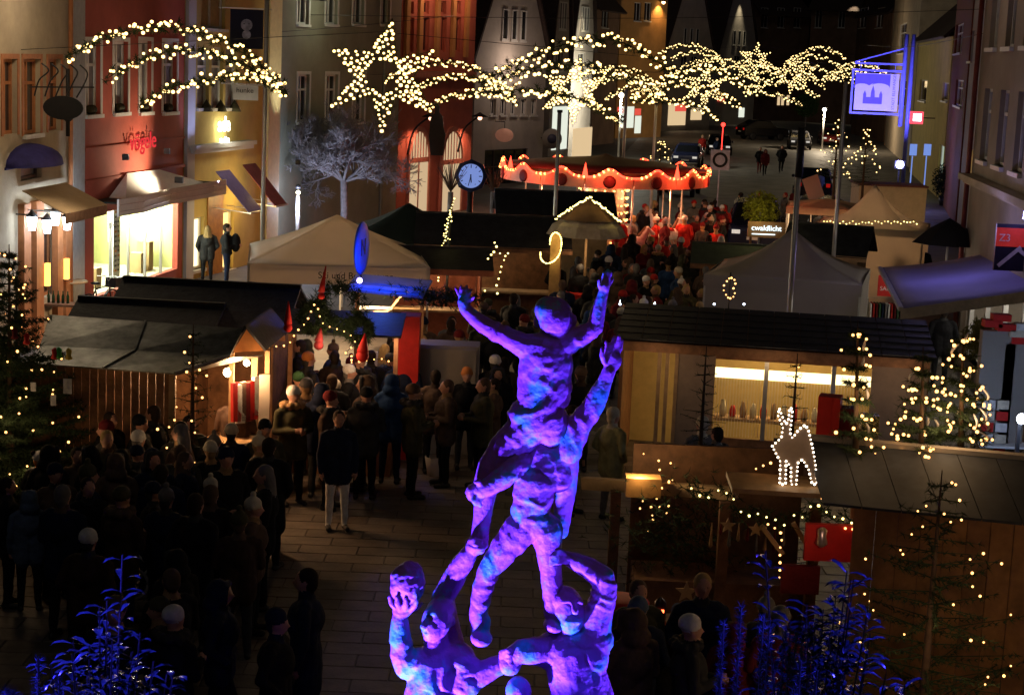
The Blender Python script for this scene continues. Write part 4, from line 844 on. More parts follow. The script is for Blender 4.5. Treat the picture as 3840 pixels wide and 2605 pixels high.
class Fr:                                   # a local frame on the ground
    def __init__(s, c, rz): s.c = Vector((c[0], c[1], 0)); s.M = Matrix.Rotation(rz, 3, 'Z'); s.rz = rz
    def __call__(s, x, y, z): return s.c+s.M @ Vector((x, y, z))
    def box(s, mb, x0, y0, z0, x1, y1, z1, k=None): mb.box(s((x0+x1)/2, (y0+y1)/2, (z0+z1)/2), (abs(x1-x0), abs(y1-y0), abs(z1-z0)), s.rz, k=k)
def planks(par, fr, x0, x1, y, z0, z1, w=.14, mats=(M_wood, M_wood2), axis='x', name='plank', th=.022):
    n = max(1, round(abs(x1-x0)/w)); w = (x1-x0)/n
    for i in range(n):
        b = MB(); a = x0+i*w+.004; c = x0+(i+1)*w-.004; o_ = rng.uniform(-.004, .004)
        if axis == 'x': fr.box(b, a, y-th+o_, z0, c, y+o_, z1)
        else: fr.box(b, y-th+o_, a, z0, y+o_, c, z1)
        b.build(name, mats[rng.randrange(len(mats))], par)
def hut(label, c, rz, w, d, ez, rise, roofm, front='open', wall=M_wood, lit=0, over=.25, cat='market stall', litcol=WARM, group='wooden market stalls', shingle=False, name='market_stall'):
    """front (-y) faces the camera; ridge along x"""
    fr = Fr(c, rz); o = empty(name, (c[0], c[1], 0), label, cat, group, rz); h = w/2; q = d/2
    for sx in (-1, 1):
        b = MB(); b.prism([fr(sx*h, -q, 0), fr(sx*h, q, 0), fr(sx*h, q, ez), fr(sx*h, 0, ez+rise), fr(sx*h, -q, ez)], fr.M @ Vector((-sx*.04, 0, 0))); b.build('side_wall', wall, o)
    b = MB(); fr.box(b, -h+.05, q-.04, 0, h-.05, q, ez-.01); b.build('back_wall', wall, o)
    b = MB(); fr.box(b, -h+.05, -q+.01, .0, h-.05, -q+.05, 1.0 if front == 'open' else ez-.01); b.build('front_wall', wall, o)
    if front == 'open': b = MB(); fr.box(b, -h, -q-.28, 1.0, h, -q+.35, 1.05); b.build('counter', M_woodp, o)
    for s, k in ((-1, 'front'), (1, 'back')):
        b = MB(); y0 = s*(q+over); z0 = ez-rise*over/q
        b.slab([fr(-h-over, y0, z0), fr(h+over, y0, z0), fr(h+over, 0, ez+rise), fr(-h-over, 0, ez+rise)] if s < 0 else [fr(h+over, y0, z0), fr(-h-over, y0, z0), fr(-h-over, 0, ez+rise), fr(h+over, 0, ez+rise)], .05); b.build('roof_slope', roofm, o)
        if shingle and s < 0:
            n = 7
            for i in range(n):
                for j in range(9):
                    t0, t1 = i/n, (i+1)/n; x0 = -h-over+(w+2*over)*j/9; x1 = x0+(w+2*over)/9-.015; ly = y0*(1-t0); lz = z0+(ez+rise-z0)*t0; hy = y0*(1-t1); hz = z0+(ez+rise-z0)*t1
                    b = MB(); b.slab([fr(x0, ly, lz+.072), fr(x1, ly, lz+.072), fr(x1, hy, hz+.056), fr(x0, hy, hz+.056)], .012); b.build('roof_board', roofm, o)
    b = MB(); b.bar(fr(-h-over, 0, ez+rise+.06), fr(h+over, 0, ez+rise+.06), .1, .05); b.build('ridge_cap', roofm, o)
    b = MB(); b.bar(fr(-h-over, -q-over, ez-rise*over/q), fr(h+over, -q-over, ez-rise*over/q), .03, .13); b.build('fascia', wall, o)
    if lit:
        b = MB(); b.bar(fr(-h*.7, 0, ez-.08), fr(h*.7, 0, ez-.08), .06); b.build('tube_lamp', glow('stall_tube', (1, .72, .38), 9), o); lamp('POINT', fr(0, -.1, ez-.3), lit, litcol, o, .15)
    return o, fr
def tent(label, ap, Y, eave, ez, half, rz, canvas, az=None, concave=.25, val=.22, walls=(), cat='tent', group='pavilion tents', name='pavilion_tent', lit=0):
    p = at(ap[0], ap[1], Y); az = az or p.z; fr = Fr((p.x, Y), rz); o = empty(name, (p.x, Y, 0), label, cat, group, rz); n = 7
    for s in range(4):
        b = MB(); rows = []
        for i in range(n+1):
            t = i/n; r = half*(1-t)+.02*t; z = ez+(az-ez)*(t-concave*math.sin(math.pi*t)); m = Matrix.Rotation(s*math.pi/2, 3, 'Z')
            rows.append([fr(*(m @ Vector((x*r, -r, z-.03*math.sin(math.pi*(x+1)/2)*(1-t))))) for x in (-1, -.5, 0, .5, 1)])
        b.grid(rows)
        ob = b.build('canopy_panel', canvas, o); ob.modifiers.new('t', 'SOLIDIFY').thickness = .012
        m = Matrix.Rotation(s*math.pi/2, 3, 'Z'); b = MB(); q = [m @ Vector(v) for v in ((-half, -half-.004, ez), (half, -half-.004, ez), (half, -half-.004, ez-val), (-half, -half-.004, ez-val))]
        b.prism([fr(*v) for v in q], fr.M @ (m @ Vector((0, .012, 0)))); b.build('valance', canvas, o)
        l = m @ Vector((half-.03, -half+.03, 0)); b = MB(); b.bar(fr(l.x, l.y, 0), fr(l.x, l.y, ez), .045); b.build('leg', M_steel, o)
        if s in walls:
            q = [m @ Vector(v) for v in ((-half+.05, -half+.012, .02), (half-.05, -half+.012, .02), (half-.05, -half+.012, ez-.02), (-half+.05, -half+.012, ez-.02))]
            b = MB(); b.prism([fr(*v) for v in q], fr.M @ (m @ Vector((0, .01, 0)))); b.build('wall_panel', canvas, o)
    if lit: lamp('POINT', fr(0, 0, ez-.3), lit, WARM, o, .2)
    return o, fr
# --- left: plank stall with the zinc roof
E1, E2, F1, F2, R1, R2 = atz(120, 1366, 2.2), atz(655, 1404, 2.2), atz(150, 1300, 2.34), atz(862, 1336, 2.34), atz(185, 1184, 2.62), atz(912, 1236, 2.62)
E3 = atz(985, 1330, 2.2)
d0 = (E2-E1); rz = math.atan2(d0.y, d0.x); frA = Fr((E2.x, E2.y), rz)
stA = empty('market_stall', ((E1.x+E2.x)/2, E2.y+1, 0), 'plank-walled stall with a shiny zinc sheet roof and lit side counter', 'market stall', 'wooden market stalls')
def zinc(a, b_, c, d, n):
    for i in range(n):
        t0, t1 = i/n, (i+1)/n; g = .004/(b_-a).length
        q = MB(); q.slab([a.lerp(b_, t0+g), a.lerp(b_, t1-g), d.lerp(c, t1-g), d.lerp(c, t0+g)], .02); q.build('roof_sheet', M_zinc, stA)
        q = MB(); q.bar(a.lerp(b_, t1)+Vector((0, 0, .025)), d.lerp(c, t1)+Vector((0, 0, .025)), .03); q.build('roof_seam', M_zinc, stA)
zinc(F1, F2, R2, R1, 2); zinc(E1, E2, F2, F1, 2)
BK = Vector((.35, 2.4, 0)); b = MB(); b.slab([R1, R2, R2+BK*.6-Vector((0, 0, .42)), R1+BK*.6-Vector((0, 0, .42))], .02); b.build('roof_sheet', M_zinc, stA)
b = MB(); b.slab([E2, E3, F2], .02); b.build('roof_hip', M_zinc, stA)
planks(stA, frA, -2.9, -.08, .16, .04, 2.18, .125)
b = MB(); b.bar(E2+Vector((-.06, .16, -2.2)), E2+Vector((-.06, .16, -.03)), .09); b.build('corner_post', M_woodp, stA)
cB = E3+Vector((-.1, -.1, 0)); b = MB(); b.bar(Vector((cB.x, cB.y, 0)), Vector((cB.x, cB.y, 2.2)), .09); b.build('corner_post', M_woodp, stA)
a0 = Vector((E2.x, E2.y+.2, 0)); a1 = Vector((cB.x-.05, cB.y-.05, 0)); ns = Vector(((a1-a0).y, -(a1-a0).x, 0)).normalized()
b = MB(); b.slab([a0, a1, a1+Vector((0, 0, .95)), a0+Vector((0, 0, .95))], .03); b.build('counter_front', M_wood, stA)
b = MB(); b.slab([a0+ns*.3+Vector((0, 0, .96)), a1+ns*.3+Vector((0, 0, .96)), a1-ns*.4+Vector((0, 0, .96)), a0-ns*.4+Vector((0, 0, .96))], .04); b.build('counter', M_woodp, stA)
iw = a0.lerp(a1, .5)-ns*1.5
b = MB(); b.slab([a0-ns*1.7, a1-ns*1.7, a1-ns*1.7+Vector((0, 0, 2.3)), a0-ns*1.7+Vector((0, 0, 2.3))], .03); b.build('inner_wall', M_woodp, stA)
lamp('POINT', a0.lerp(a1, .55)-ns*.5+Vector((0, 0, 1.95)), 120, (1, .55, .25), stA, .1); b = MB(); b.ball(a0.lerp(a1, .75)-ns*.1+Vector((0, 0, 2.0)), .07); b.build('lamp_bulb', glow('stall_bulb', (1, .72, .4), 40), stA)
lamp('POINT', a0.lerp(a1, .8)+ns*.15+Vector((0, 0, 1.95)), 60, (1, .55, .25), stA, .08)
# hanging stockings and the pale side panel
for i in range(7):
    q = a0.lerp(a1, .62+i*.06)+ns*.12; z = 1.95-rng.uniform(0, .1); u = (a1-a0).normalized(); m = [M_redc, cloth('white'), cloth('brown'), cloth('dark red')][i % 4]
    b = MB(); b.prism([q+Vector((0, 0, z)), q+u*.12+Vector((0, 0, z)), q+u*.13+Vector((0, 0, z-.42)), q+u*.22+Vector((0, 0, z-.5)), q+u*.2+Vector((0, 0, z-.6)), q+u*.02+Vector((0, 0, z-.58))], ns*.05)
    b.build('stocking', m, label=['bright red', 'white', 'tan brown', 'dark red'][i % 4]+' Christmas stocking, %s along the lit stall counter' % ORD[i], cat='stocking', group='hanging stockings')
q = a1+Vector((.14, -.1, 0)); b = MB(); b.slab([q, q+Vector((.16, .02, 0)), q+Vector((.16, .02, 1.95)), q+Vector((0, 0, 1.95))], .04); b.build('side_panel', M_canvas, stA)
# orange gable beyond it
g0 = atz(870, 1322, 2.3); g1 = atz(1004, 1314, 2.3); gt = at(930, 1226, (g0.y+g1.y)/2+.1)
o = empty('market_stall', ((g0+g1)/2).to_tuple()[:2]+(0,), 'small stall with a glowing orange gable next to the zinc roof', 'market stall', 'wooden market stalls')
b = MB(); b.prism([g0, g1, gt], (0, .05, 0)); b.build('gable', mat('gable_orange', (.62, .25, .08), .6, var=.1), o)
for e in (g0, g1):
    b = MB(); b.slab([e+Vector((0, -.15, .03)), gt+Vector((0, -.15, .03)), gt+Vector((.1, 1.8, .03)), e+Vector((.1, 1.8, .03))], .03); b.build('roof_slope', M_felt, o)
    b = MB(); b.bar(Vector((e.x, e.y, 0)), e, .07); b.build('post', M_woodp, o)
lamp('POINT', (g0+g1)/2+Vector((0, -.35, -.1)), 9, (1, .55, .25), o, .08)
b = MB(); b.ball((g0+g1)/2+Vector((0, -.3, -.12)), .05); b.build('lamp_bulb', MATS['stall_bulb'], o)
# --- dark felt roofs behind it
c = atz(770, 1130, 2.5); hut('stall with a long black felt roof behind the zinc-roofed stall', (c.x, c.y+.6), R(-4), 2.6, 2.0, 2.2, .5, M_felt, front='closed')
c = atz(600, 1185, 2.3); hut('low stall with a black felt roof stepping down beside its neighbour', (c.x-.2, c.y+.3), R(-4), 2.0, 1.8, 2.05, .4, M_felt, front='closed')
# --- white pavilion with lettering, dark green tent behind
tW, fW = tent('large white pavilion tent with lettering on its valance', (1265, 806), 39.5, 990, 2.2, 1.95, R(8), M_canvas, concave=.06, val=.42, walls=(), lit=640)
lettering('Ski und Bergrettung', .2, M_dark, fW(.35, -1.97, 1.98), fW.M @ Vector((1, 0, 0)), fW.M @ Vector((0, -1, 0)), tW, .003)
for s in (-1, 1): b = MB(); b.bar(fW(-1.9, s*1.9, 2.1), fW(1.9, s*1.9, 2.1), .03); b.build('frame_bar', M_steel, tW)
for x in (-1.2, .9):
    b = MB(); fW.box(b, x-.4, -.1, .9, x+.4, .4, 1.0); b.build('folding_table', M_white, tW)
tent('dark green pavilion tent behind the white pavilion', (1535, 762), 45, 950, 2.15, 1.7, R(5), M_green, concave=.1)
# --- blue disc sign on its lit booth
bo = at(1345, 1062, 30.5); oB = empty('ornament_booth', (bo.x+.7, 30.5, 0), 'booth with a blue lit metal roof and fir branches under a blue disc sign', 'market stall'); zb = bo.z
M_blumetal = mat('blue_metal', (.12, .22, .7), .4, metal=.3, var=.08)
b = MB(); b.slab([(bo.x-.2, 30.2, zb-.1), (bo.x+1.15, 30.0, zb-.16), (bo.x+1.25, 31.2, zb-.02), (bo.x-.1, 31.2, zb+.04)], .04); b.build('roof', M_blumetal, oB)
for y in (30.35, 30.7): b = MB(); b.bar((bo.x-.12, y, zb-.02), (bo.x+1.1, y-.15, zb-.06), .05); b.build('roof_rail', M_blumetal, oB)
for x in (-.05, 1.1): b = MB(); b.bar((bo.x+x, 30.9, 0), (bo.x+x, 30.9, zb-.06), .07); b.build('post', M_wood, oB)
b = MB(); b.box((bo.x+.55, 30.9, .5), (1.3, .7, 1.0)); b.build('counter', M_redc, oB)
b = MB(); 
for i in range(260):
    p = Vector((bo.x+1.35+rng.gauss(0, .32), 30.3+rng.gauss(0, .2), zb-.16+rng.gauss(0, .07))); needles(b, [p], [Vector((0, 0, .3))], 8, .12, .008)
b.build('fir_branches', M_spruce, oB, kind='stuff')
dc = at(1356, 930, 30.6); od = empty('disc_sign', (dc.x, 30.6, 0), 'tall blue oval disc sign turned edge-on above the booth roof', 'sign'); ax = Vector((.985, -.17, 0)).normalized()
pr = [(.0, -.025), (.3, -.025), (.45, -.02), (.47, 0), (.45, .02), (.3, .025), (0, .025)]
b = MB(); b.lathe((0, 0, 0), pr, 30); me = b.mesh('disc', mat('disc_blue', (.03, .10, .62), .45, var=.05)); me.transform(Matrix.Translation(dc+Vector((0, 0, .0))) @ Vector((0, 0, 1)).rotation_difference(ax).to_matrix().to_4x4()); KIDS.setdefault(od, []).append(put('disc', me, od))
b = MB(); b.bar(dc-Vector((0, 0, .46)), Vector((dc.x+.02, 30.6, zb)), .03); b.build('bracket', M_dark, od)
lettering('N', .42, M_dark, dc-ax*.035 if ax.y > 0 else dc+ax*.035, Vector((-ax.y, ax.x, 0)), ax, od, .004, name='letter')
b = MB(); b.ball((bo.x+.05, 30.1, zb+.1), .05); b.build('blue_spot_lamp', M_blueglow, oB); lamp('POINT', (bo.x+.42, 29.9, zb+.35), 34, (.06, .16, 1), oB, .06)
lamp('POINT', (bo.x+.5, 30.6, zb-.4), 22, (1, .66, .38), oB, .1)
rope = [(bo.x+.15+t*.75, 30.25, zb-.62+.5*t+.06*math.sin(t*9)) for t in np.linspace(0, 1, 60)]; bulbs(rope, .02, M_bulbo, oB, 'rope_light')
for i in range(10):
    m = [M_redc, cloth('white'), cloth('cream')][i % 3]; x = bo.x+.1+i*.11; z = 1.3+rng.uniform(-.1, .35); b = MB(); b.prism([(x-.04, 30.5, z), (x+.05, 30.5, z), (x+.04, 30.5, z-.35), (x-.03, 30.5, z-.3)], (0, .04, 0))
    b.build('hanging_ornament', m, label=['red', 'white', 'cream'][i % 3]+' cloth ornament hanging %s from the post of the blue-roofed booth' % ORD[i], cat='ornament', group='ornaments in the blue-roofed booth')
# --- wreath stall in front: fir bulk, gnome hats, light strings
wz = at(1290, 1180, 28); oW = empty('wreath_stall', (wz.x-.3, 28, 0), 'stall hung with fir wreaths, red gnome hats and strings of lights', 'market stall')
for x0, x1 in ((1080, 1480),): 
    A_, B_ = at(x0, 1330, 28), at(x1, 1330, 28); b = MB(); b.box(((A_.x+B_.x)/2, 28.1, .5), (B_.x-A_.x, .8, 1.0)); b.build('counter', M_wood2, oW)
    for x in (A_.x, B_.x): b = MB(); b.bar((x, 28.3, 0), (x, 28.3, 2.3), .07); b.build('post', M_wood, oW)
    b = MB(); b.slab([(A_.x-.1, 27.9, 2.25), (B_.x+.1, 27.9, 2.25), (B_.x+.1, 29.1, 2.45), (A_.x-.1, 29.1, 2.45)], .04); b.build('roof', M_felt, oW)
for (px, py, rr) in ((1275, 1150, 95), (1180, 1190, 60), (1345, 1240, 50)):
    c = at(px, py, 27.75); r = rr/6612*27.75; b = MB(); 
    for i in range(420):
        a = rng.uniform(0, 2*math.pi); q = c+Vector((math.cos(a)*r*.75+rng.gauss(0, r*.16), rng.gauss(0, r*.15), math.sin(a)*r*.8+rng.gauss(0, r*.16))); needles(b, [q], [Vector((math.cos(a), 0, math.sin(a)))], 4, .13, .008)
    b.build('wreath', M_spruce, label='dark fir wreath %s at the wreath stall' % ('of great size hanging' if rr > 90 else 'of middle size hanging' if rr > 55 else 'of small size hanging'), cat='wreath', group='fir wreaths', kind='stuff' if False else None)
def cone_hat(px, py, h, m, lab, Y=27.5, r=.1, lean=.15):
    c = at(px, py, Y); r *= .72; b = MB(); b.lathe(c, [(r, 0), (r*.8, h*.3), (r*.45, h*.65), (.01, h)], 10, axis=(lean, 0, 1)); b.ball(c-Vector((0, 0, .06)), r*1.1, 8, 6); o = b.build('gnome', [m], label=lab, cat='figure', group='gnome figures'); return rebase(o, c-Vector((0, 0, .1)))
cone_hat(1205, 1095, .42, M_redc, 'felt gnome with a tall pointed red hat above the wreaths', 27.3, .07)
cone_hat(1080, 1215, .36, M_redc, 'felt gnome with red hat against the dark felt roof', 27.3, .09, .0)
cone_hat(1360, 1320, .3, M_redc, 'felt gnome with wide red hat among the shoppers', 27.3, .13, .1)
cone_hat(1195, 1280, .22, cloth('dark red'), 'small dark red felt gnome under the wreaths', 27.4, .1)
st = [(1008, 1302), (1040, 1298), (1080, 1292), (1100, 1262), (1120, 1235), (1150, 1205), (1180, 1140), (1195, 1165), (1205, 1205), (1235, 1225), (1285, 1240), (1320, 1262), (1330, 1290), (1295, 1325), (1330, 1340), (1310, 1360), (1440, 1345), (1465, 1375)]
P = [at(x, y, 27.35) for x, y in st]; b = MB(); b.tube(catmull(P, 3), .006, 4); b.build('light_string_cable', M_dark, oW); bulbs(along(catmull(P, 4), .12), .016, M_bulbo, oW)
lamp('POINT', at(1230, 1290, 27.2), 20, (1, .62, .34), oW, .15); lamp('POINT', at(1460, 1290, 28), 16, (1, .66, .4), oW, .15)
# red cloth and white box counter by the brown coat
c = at(1535, 1240, 29); b = MB(); b.box((c.x, 29.2, c.z/2+.12), (.34, .5, c.z+.25)); b.build('display_plinth', M_redc, label='display plinth draped in bright red cloth near the blue-roofed booth', cat='plinth')
c = at(1700, 1260, 29.5); b = MB(); b.box((c.x-.1, 29.8, .95), (1.1, .6, 1.9)); b.box((c.x-.1, 29.48, 1.5), (1.0, .05, .7)); b.build('display_cabinet', M_canvasg, label='pale grey display cabinet behind the brown-coated person', cat='cabinet')
# --- long dark stall, dark roof behind, lit trunk
c = atz(1830, 880, 2.4); hut('long stall with a wide black roof below the clock', (c.x+.1, c.y+1.0), R(2), 3.4, 2.2, 2.2, .55, M_felt, wall=M_wood2, lit=10)
c = atz(2080, 775, 2.7); hut('dark hut with a hipped black roof in front of the carousel', (c.x, c.y+1.0), R(3), 2.9, 2.2, 2.5, .5, M_felt, wall=M_beige if 'M_beige' in globals() else M_woodp, front='closed')
c = atz(1600, 985, 2.1); hut('reddish wooden stall next to the green tent', (c.x+.2, c.y+1.0), R(4), 2.0, 1.8, 2.0, .3, M_felt, wall=mat('wood_red', (.3, .09, .05), .7, var=.2), lit=18)
# --- umbrella, two tiers
ub = at(2200, 870, 43.5); oU = empty('market_umbrella', (ub.x, 43.5, 0), 'two-tiered umbrella with a brown lit top over a beige skirt', 'umbrella')
b = MB(); b.lathe((ub.x, 43.5, ub.z+.32), [(.78, 0), (.4, .3), (.02, .55)], 8, sm=False); b.build('top_canopy', mat('umbrella_brown', (.14, .07, .04), .8), oU)
b = MB(); b.lathe((ub.x, 43.5, ub.z-.08), [(1.0, 0), (.86, .25), (.6, .42)], 10, sm=False, cap=False); b.build('skirt_canopy', mat('umbrella_beige', (.42, .34, .25), .8), oU).modifiers.new('t', 'SOLIDIFY').thickness = .01
b = MB(); b.tube([(ub.x, 43.5, 0), (ub.x, 43.5, ub.z+.8)], .035, 8); b.build('pole', M_woodp, oU)
bl = [(ub.x+t*.8, 43.1-.2*abs(t), ub.z+.9-abs(t)*.55+rng.uniform(-.03, .03)) for t in np.linspace(-1, 1, 46)]; bulbs(bl, .026, M_bulby, oU)
lamp('POINT', (ub.x, 42.9, ub.z-.4), 14, WARM, oU, .15)
b = MB(); b.box((ub.x-.3, 43, .55), (.8, .6, 1.1)); b.build('bar_table', M_redc, oU)
# gingerbread post with the hook of rope light
pj = at(2085, 900, 41); o = empty('rope_light_post', (pj.x, 41, 0), 'pale board post with a hook-shaped rope light', 'post'); b = MB(); b.box((pj.x, 41.1, (pj.z+.15)/2), (.24, .08, pj.z+.15)); b.build('board', mat('board_amber', (.55, .32, .12), .6), o)
pts = [(-.35, -.3), (-.33, -.45), (-.2, -.55), (-.02, -.48), (.1, -.3), (.13, -.05), (.08, .12), (-.03, .18), (-.12, .08), (-.14, -.1)]
bulbs(along(catmull([(pj.x+x, 40.95, pj.z+z) for x, z in pts], 8), .045), .022, M_bulby, o, 'rope_light'); lamp('POINT', (pj.x+.1, 40.6, pj.z-.1), 5, (1, .7, .25), o, .1)
# --- carousel
cc = at(2265, 700, 57.5); cx, cy = cc.x, 57.5; zr = at(2265, 662, 54.2).z; RC = 3.35
oC = empty('carousel', (cx, cy, 0), 'merry-go-round with a dark red roof and glowing red scalloped rim', 'carousel')
M_rim = mat('carousel_rim', (.75, .5, .32), .5, var=.12, scale=4); M_cred = mat('carousel_red', (.09, .012, .012), .6, var=.15)
b = MB(); b.lathe((cx, cy, zr+.12), [(RC+.02, 0), (RC*.6, .16), (.3, .32), (.0, .42)], 24); b.build('roof', M_cred, oC)
b = MB(); b.lathe((cx, cy, .0), [(RC-.1, 0), (RC-.1, .3), (0, .3)], 32, sm=False); b.build('platform', M_woodp, oC)
b = MB(); b.lathe((cx, cy, zr-.28), [(RC-.12, 0), (.6, .02)], 24, cap=False); b.build('ceiling', M_rim, oC)
M_redglow = glow('red_glow', (1, .045, .02), 5.5); M_rope2 = glow('bulb_orange', (1, .42, .08), 10, sample=False); NP = 14
def rimz(a): t = (a*NP/(2*math.pi)) % 1; return zr-.06+.26*math.exp(-((t-.5)/.2)**2)
for i in range(NP):
    b = MB(); n = 8; vs = []
    for j in range(n+1):
        a = (i+.01+.98*j/n)*2*math.pi/NP; d = Vector((math.cos(a), math.sin(a), 0)); vs.append((Vector((cx, cy, 0))+d*RC, rimz(a)))
    for (p, z), (p2, z2) in zip(vs, vs[1:]):
        dn = (p-Vector((cx, cy, 0))).normalized(); b.slab([p+Vector((0, 0, zr-.36)), p2+Vector((0, 0, zr-.36)), p2+Vector((0, 0, z2)), p+Vector((0, 0, z))], .03)
    pa = b.build('rim_panel', M_rim, oC)
    a = (i+.5)*2*math.pi/NP; d = Vector((math.cos(a), math.sin(a), 0)); q = Vector((cx, cy, zr-.16))+d*(RC+.03); b = MB(); b.lathe(q, [(.0, 0), (.2, .01), (.14, .03), (0, .03)], 12, axis=d); b.build('rim_medallion', M_cred, pa)
rp = [Vector((cx, cy, 0))+Vector((math.cos(a), math.sin(a), 0))*(RC+.05)+Vector((0, 0, rimz(a)+.03)) for a in np.linspace(0, 2*math.pi, 240)]
b = MB(); b.tube(rp, .035, 5); b.build('halo_tube', M_redglow, oC); bulbs(along(rp, .16), .042, M_rope2, oC, 'rim_bulb')  # glowing red tube added for the red halo round the bulbs
for i in (3, 8, 10, 12): 
    a = i*2*math.pi/NP; q = Vector((cx, cy, 0))+Vector((math.cos(a), math.sin(a), 0))*(RC+.05); b = MB(); b.lathe(q+Vector((0, 0, zr)), [(.09, 0), (.05, .2), (.0, .42)], 8); b.build('finial', M_redglow, oC)
b = MB(); b.lathe((cx, cy, .3), [(.75, 0), (.75, zr-.6)], 12, sm=False); b.build('centre_column', mat('column_mirror', (.8, .6, .45), .15, metal=.7, var=.1), oC)
bulbs([(cx+.8*math.cos(a), cy+.8*math.sin(a), .7+k*.24) for k in range(9) for a in np.linspace(math.pi, 2*math.pi, 9)], .045, M_bulbo, oC, 'column_bulb')
bulbs([(cx+math.cos(a)*2.2, cy+math.sin(a)*2.2, zr-.36) for a in np.linspace(math.pi*1.05, 1.95*math.pi, 11)], .08, glow('bulb_big', (1, .68, .4), 14, sample=False), oC, 'ceiling_bulb')
for i in range(10):
    a = i*2*math.pi/10; q = Vector((cx, cy, 0))+Vector((math.cos(a), math.sin(a), 0))*2.55; b = MB(); b.tube([q+Vector((0, 0, .3)), q+Vector((0, 0, zr-.3))], .03, 6); b.build('pole', M_steel, oC)
hp = [('c', (-.32, 0, 0), .17, (.3, 0, .02), .19, 0), ('c', (.35, 0, .08), .15, (.55, 0, .42), .09, 0), ('c', (.55, 0, .45), .085, (.78, 0, .3), .055, 0), ('c', (-.45, 0, .05), .05, (-.65, 0, -.3), .03, 1), ('c', (.3, 0, .25), .06, (.5, 0, .5), .04, 1)]
for x, y, k in ((-.3, .09, -.12), (-.28, -.09, .1), (.3, .09, .2), (.32, -.09, .05)): hp += [('c', (x, y, -.1), .075, (x+k, y, -.38), .045, 0), ('c', (x+k, y, -.38), .045, (x+k-.08, y, -.66), .035, 0)]
hp += [('c', (.6, .03, .5), .02, (.6, .04, .58), .01, 0), ('c', (.6, -.03, .5), .02, (.6, -.04, .58), .01, 0), ('e', (0, 0, .19), (.2, .15, .06), 2)]
hme = limb_mesh(hp, .022, 2); slots(hme, hp, [cloth('white'), cloth('brown'), M_redc])
for i in range(10):
    a = i*2*math.pi/10; q = Vector((cx, cy, 0))+Vector((math.cos(a), math.sin(a), 0))*2.55; o = put('horse', hme, oC, False); o.location = (q.x-cx, q.y-cy, 1.15+.2*(i % 2)); o.rotation_euler = (0, 0, a+math.pi/2); KIDS[oC].append(o)
for a in (1.2, 1.5, 1.8): lamp('POINT', (cx+2.3*math.cos(a*math.pi), cy+2.3*math.sin(a*math.pi), zr-.55), 130, (1, .33, .14), oC, .15)
for a in (1.08, 1.28, 1.5, 1.72, 1.92): lamp('POINT', (cx+(RC+.45)*math.cos(a*math.pi), cy+(RC+.45)*math.sin(a*math.pi), zr+.1), 40, (1, .07, .03), oC, .15)
# --- street clock
ck = at(1766, 660, 53); oK = empty('street_clock', (ck.x, 53, 0), 'round street clock with pale blue face on a dark post', 'clock'); fz = (0, -1, .08)
b = MB(); b.lathe(ck, [(.0, .08), (.40, .08), (.50, .05), (.50, -.2), (.0, -.2)], 8, axis=fz, sm=False); b.build('case', mat('clock_case', (.02, .03, .09), .4, metal=.3), oK)
b = MB(); b.lathe(ck+Vector((0, -.09, .005)), [(0, .01), (.36, .01)], 28, axis=fz, cap=False); b.build('face', glow('clock_face', (.30, .43, 1.0), .62), oK)
for i in range(12):
    a = i*math.pi/6; l = .07 if i % 3 else .1; d = Vector((math.sin(a), -.0, math.cos(a))); q = ck+Vector((0, -.115, .005)); b = MB(); b.bar(q+d*(.34-l), q+d*.34, .025, .01, up=(0, 1, 0)); b.build('hour_mark', M_dark, oK)
for a, l, w in ((math.pi*1.07, .3, .022), (math.pi*.97, .2, .035)):
    d = Vector((math.sin(a), 0, math.cos(a))); q = ck+Vector((0, -.13, .005)); b = MB(); b.bar(q-d*.05, q+d*l, w, .012, up=(0, 1, 0)); b.build('clock_hand', M_dark, oK)
b = MB(); b.tube([(ck.x, 53.1, 0), (ck.x, 53.1, ck.z-.45)], .09, 10); b.lathe((ck.x, 53.1, 0), [(.2, 0), (.18, .3), (.1, .4)], 10); b.build('post', M_dark, oK)
# --- right: tents and huts
tent('large grey pavilion tent behind the lit stall', (2972, 860), 40, 1060, 2.2, 1.72, R(-14), M_canvasg, concave=.16, val=.25, walls=(0, 1), lit=22)
tent('white peaked pavilion tent with tiny yellow lights on its edge', (3282, 694), 53, 850, 2.25, 1.62, R(-16), M_canvas, concave=.26, val=.2, walls=(0, 1), lit=260)
p = at(3110, 775, 57); tent('flat beige tent with lamplight under its roof', (3105, 745), 58, 800, 2.35, 1.3, R(-10), mat('tent_sand', (.55, .38, .24), .8, var=.08), concave=.0, lit=170)
bulbs([at(x, 835+rng.uniform(-6, 6), 51.2) for x in range(3090, 3440, 12)], .02, M_bulby, [o for o in sc.objects if o.get('label', '').startswith('white peaked')][0])
c = atz(3130, 880, 2.5); o, fr = hut('small hut with black pitched roof and timber sides between the tents', (c.x, c.y+.6), R(-18), 1.75, 1.9, 2.1, .55, M_felt, wall=M_woodp, front='closed')
# trailer
tr = atz(3350, 700, 2.6); o = empty('sales_trailer', (tr.x, tr.y+.8, 0), 'cream box trailer behind the white peaked tent', 'trailer'); b = MB(); b.box((tr.x, tr.y+.8, 1.55), (2.5, 1.6, 2.1)); b.build('body', mat('trailer_cream', (.6, .5, .34), .5, var=.08), o)
b = MB(); b.box((tr.x, tr.y+.8, 2.63), (2.6, 1.7, .06)); b.build('roof', mat('trailer_roof', (.16, .06, .06), .6), o)
for x in (-.6, .6): b = MB(); b.lathe((tr.x+x, tr.y+.05, .3), [(.3, -.1), (.3, .1)], 14, axis=(0, 1, 0)); b.build('wheel', M_dark, o)
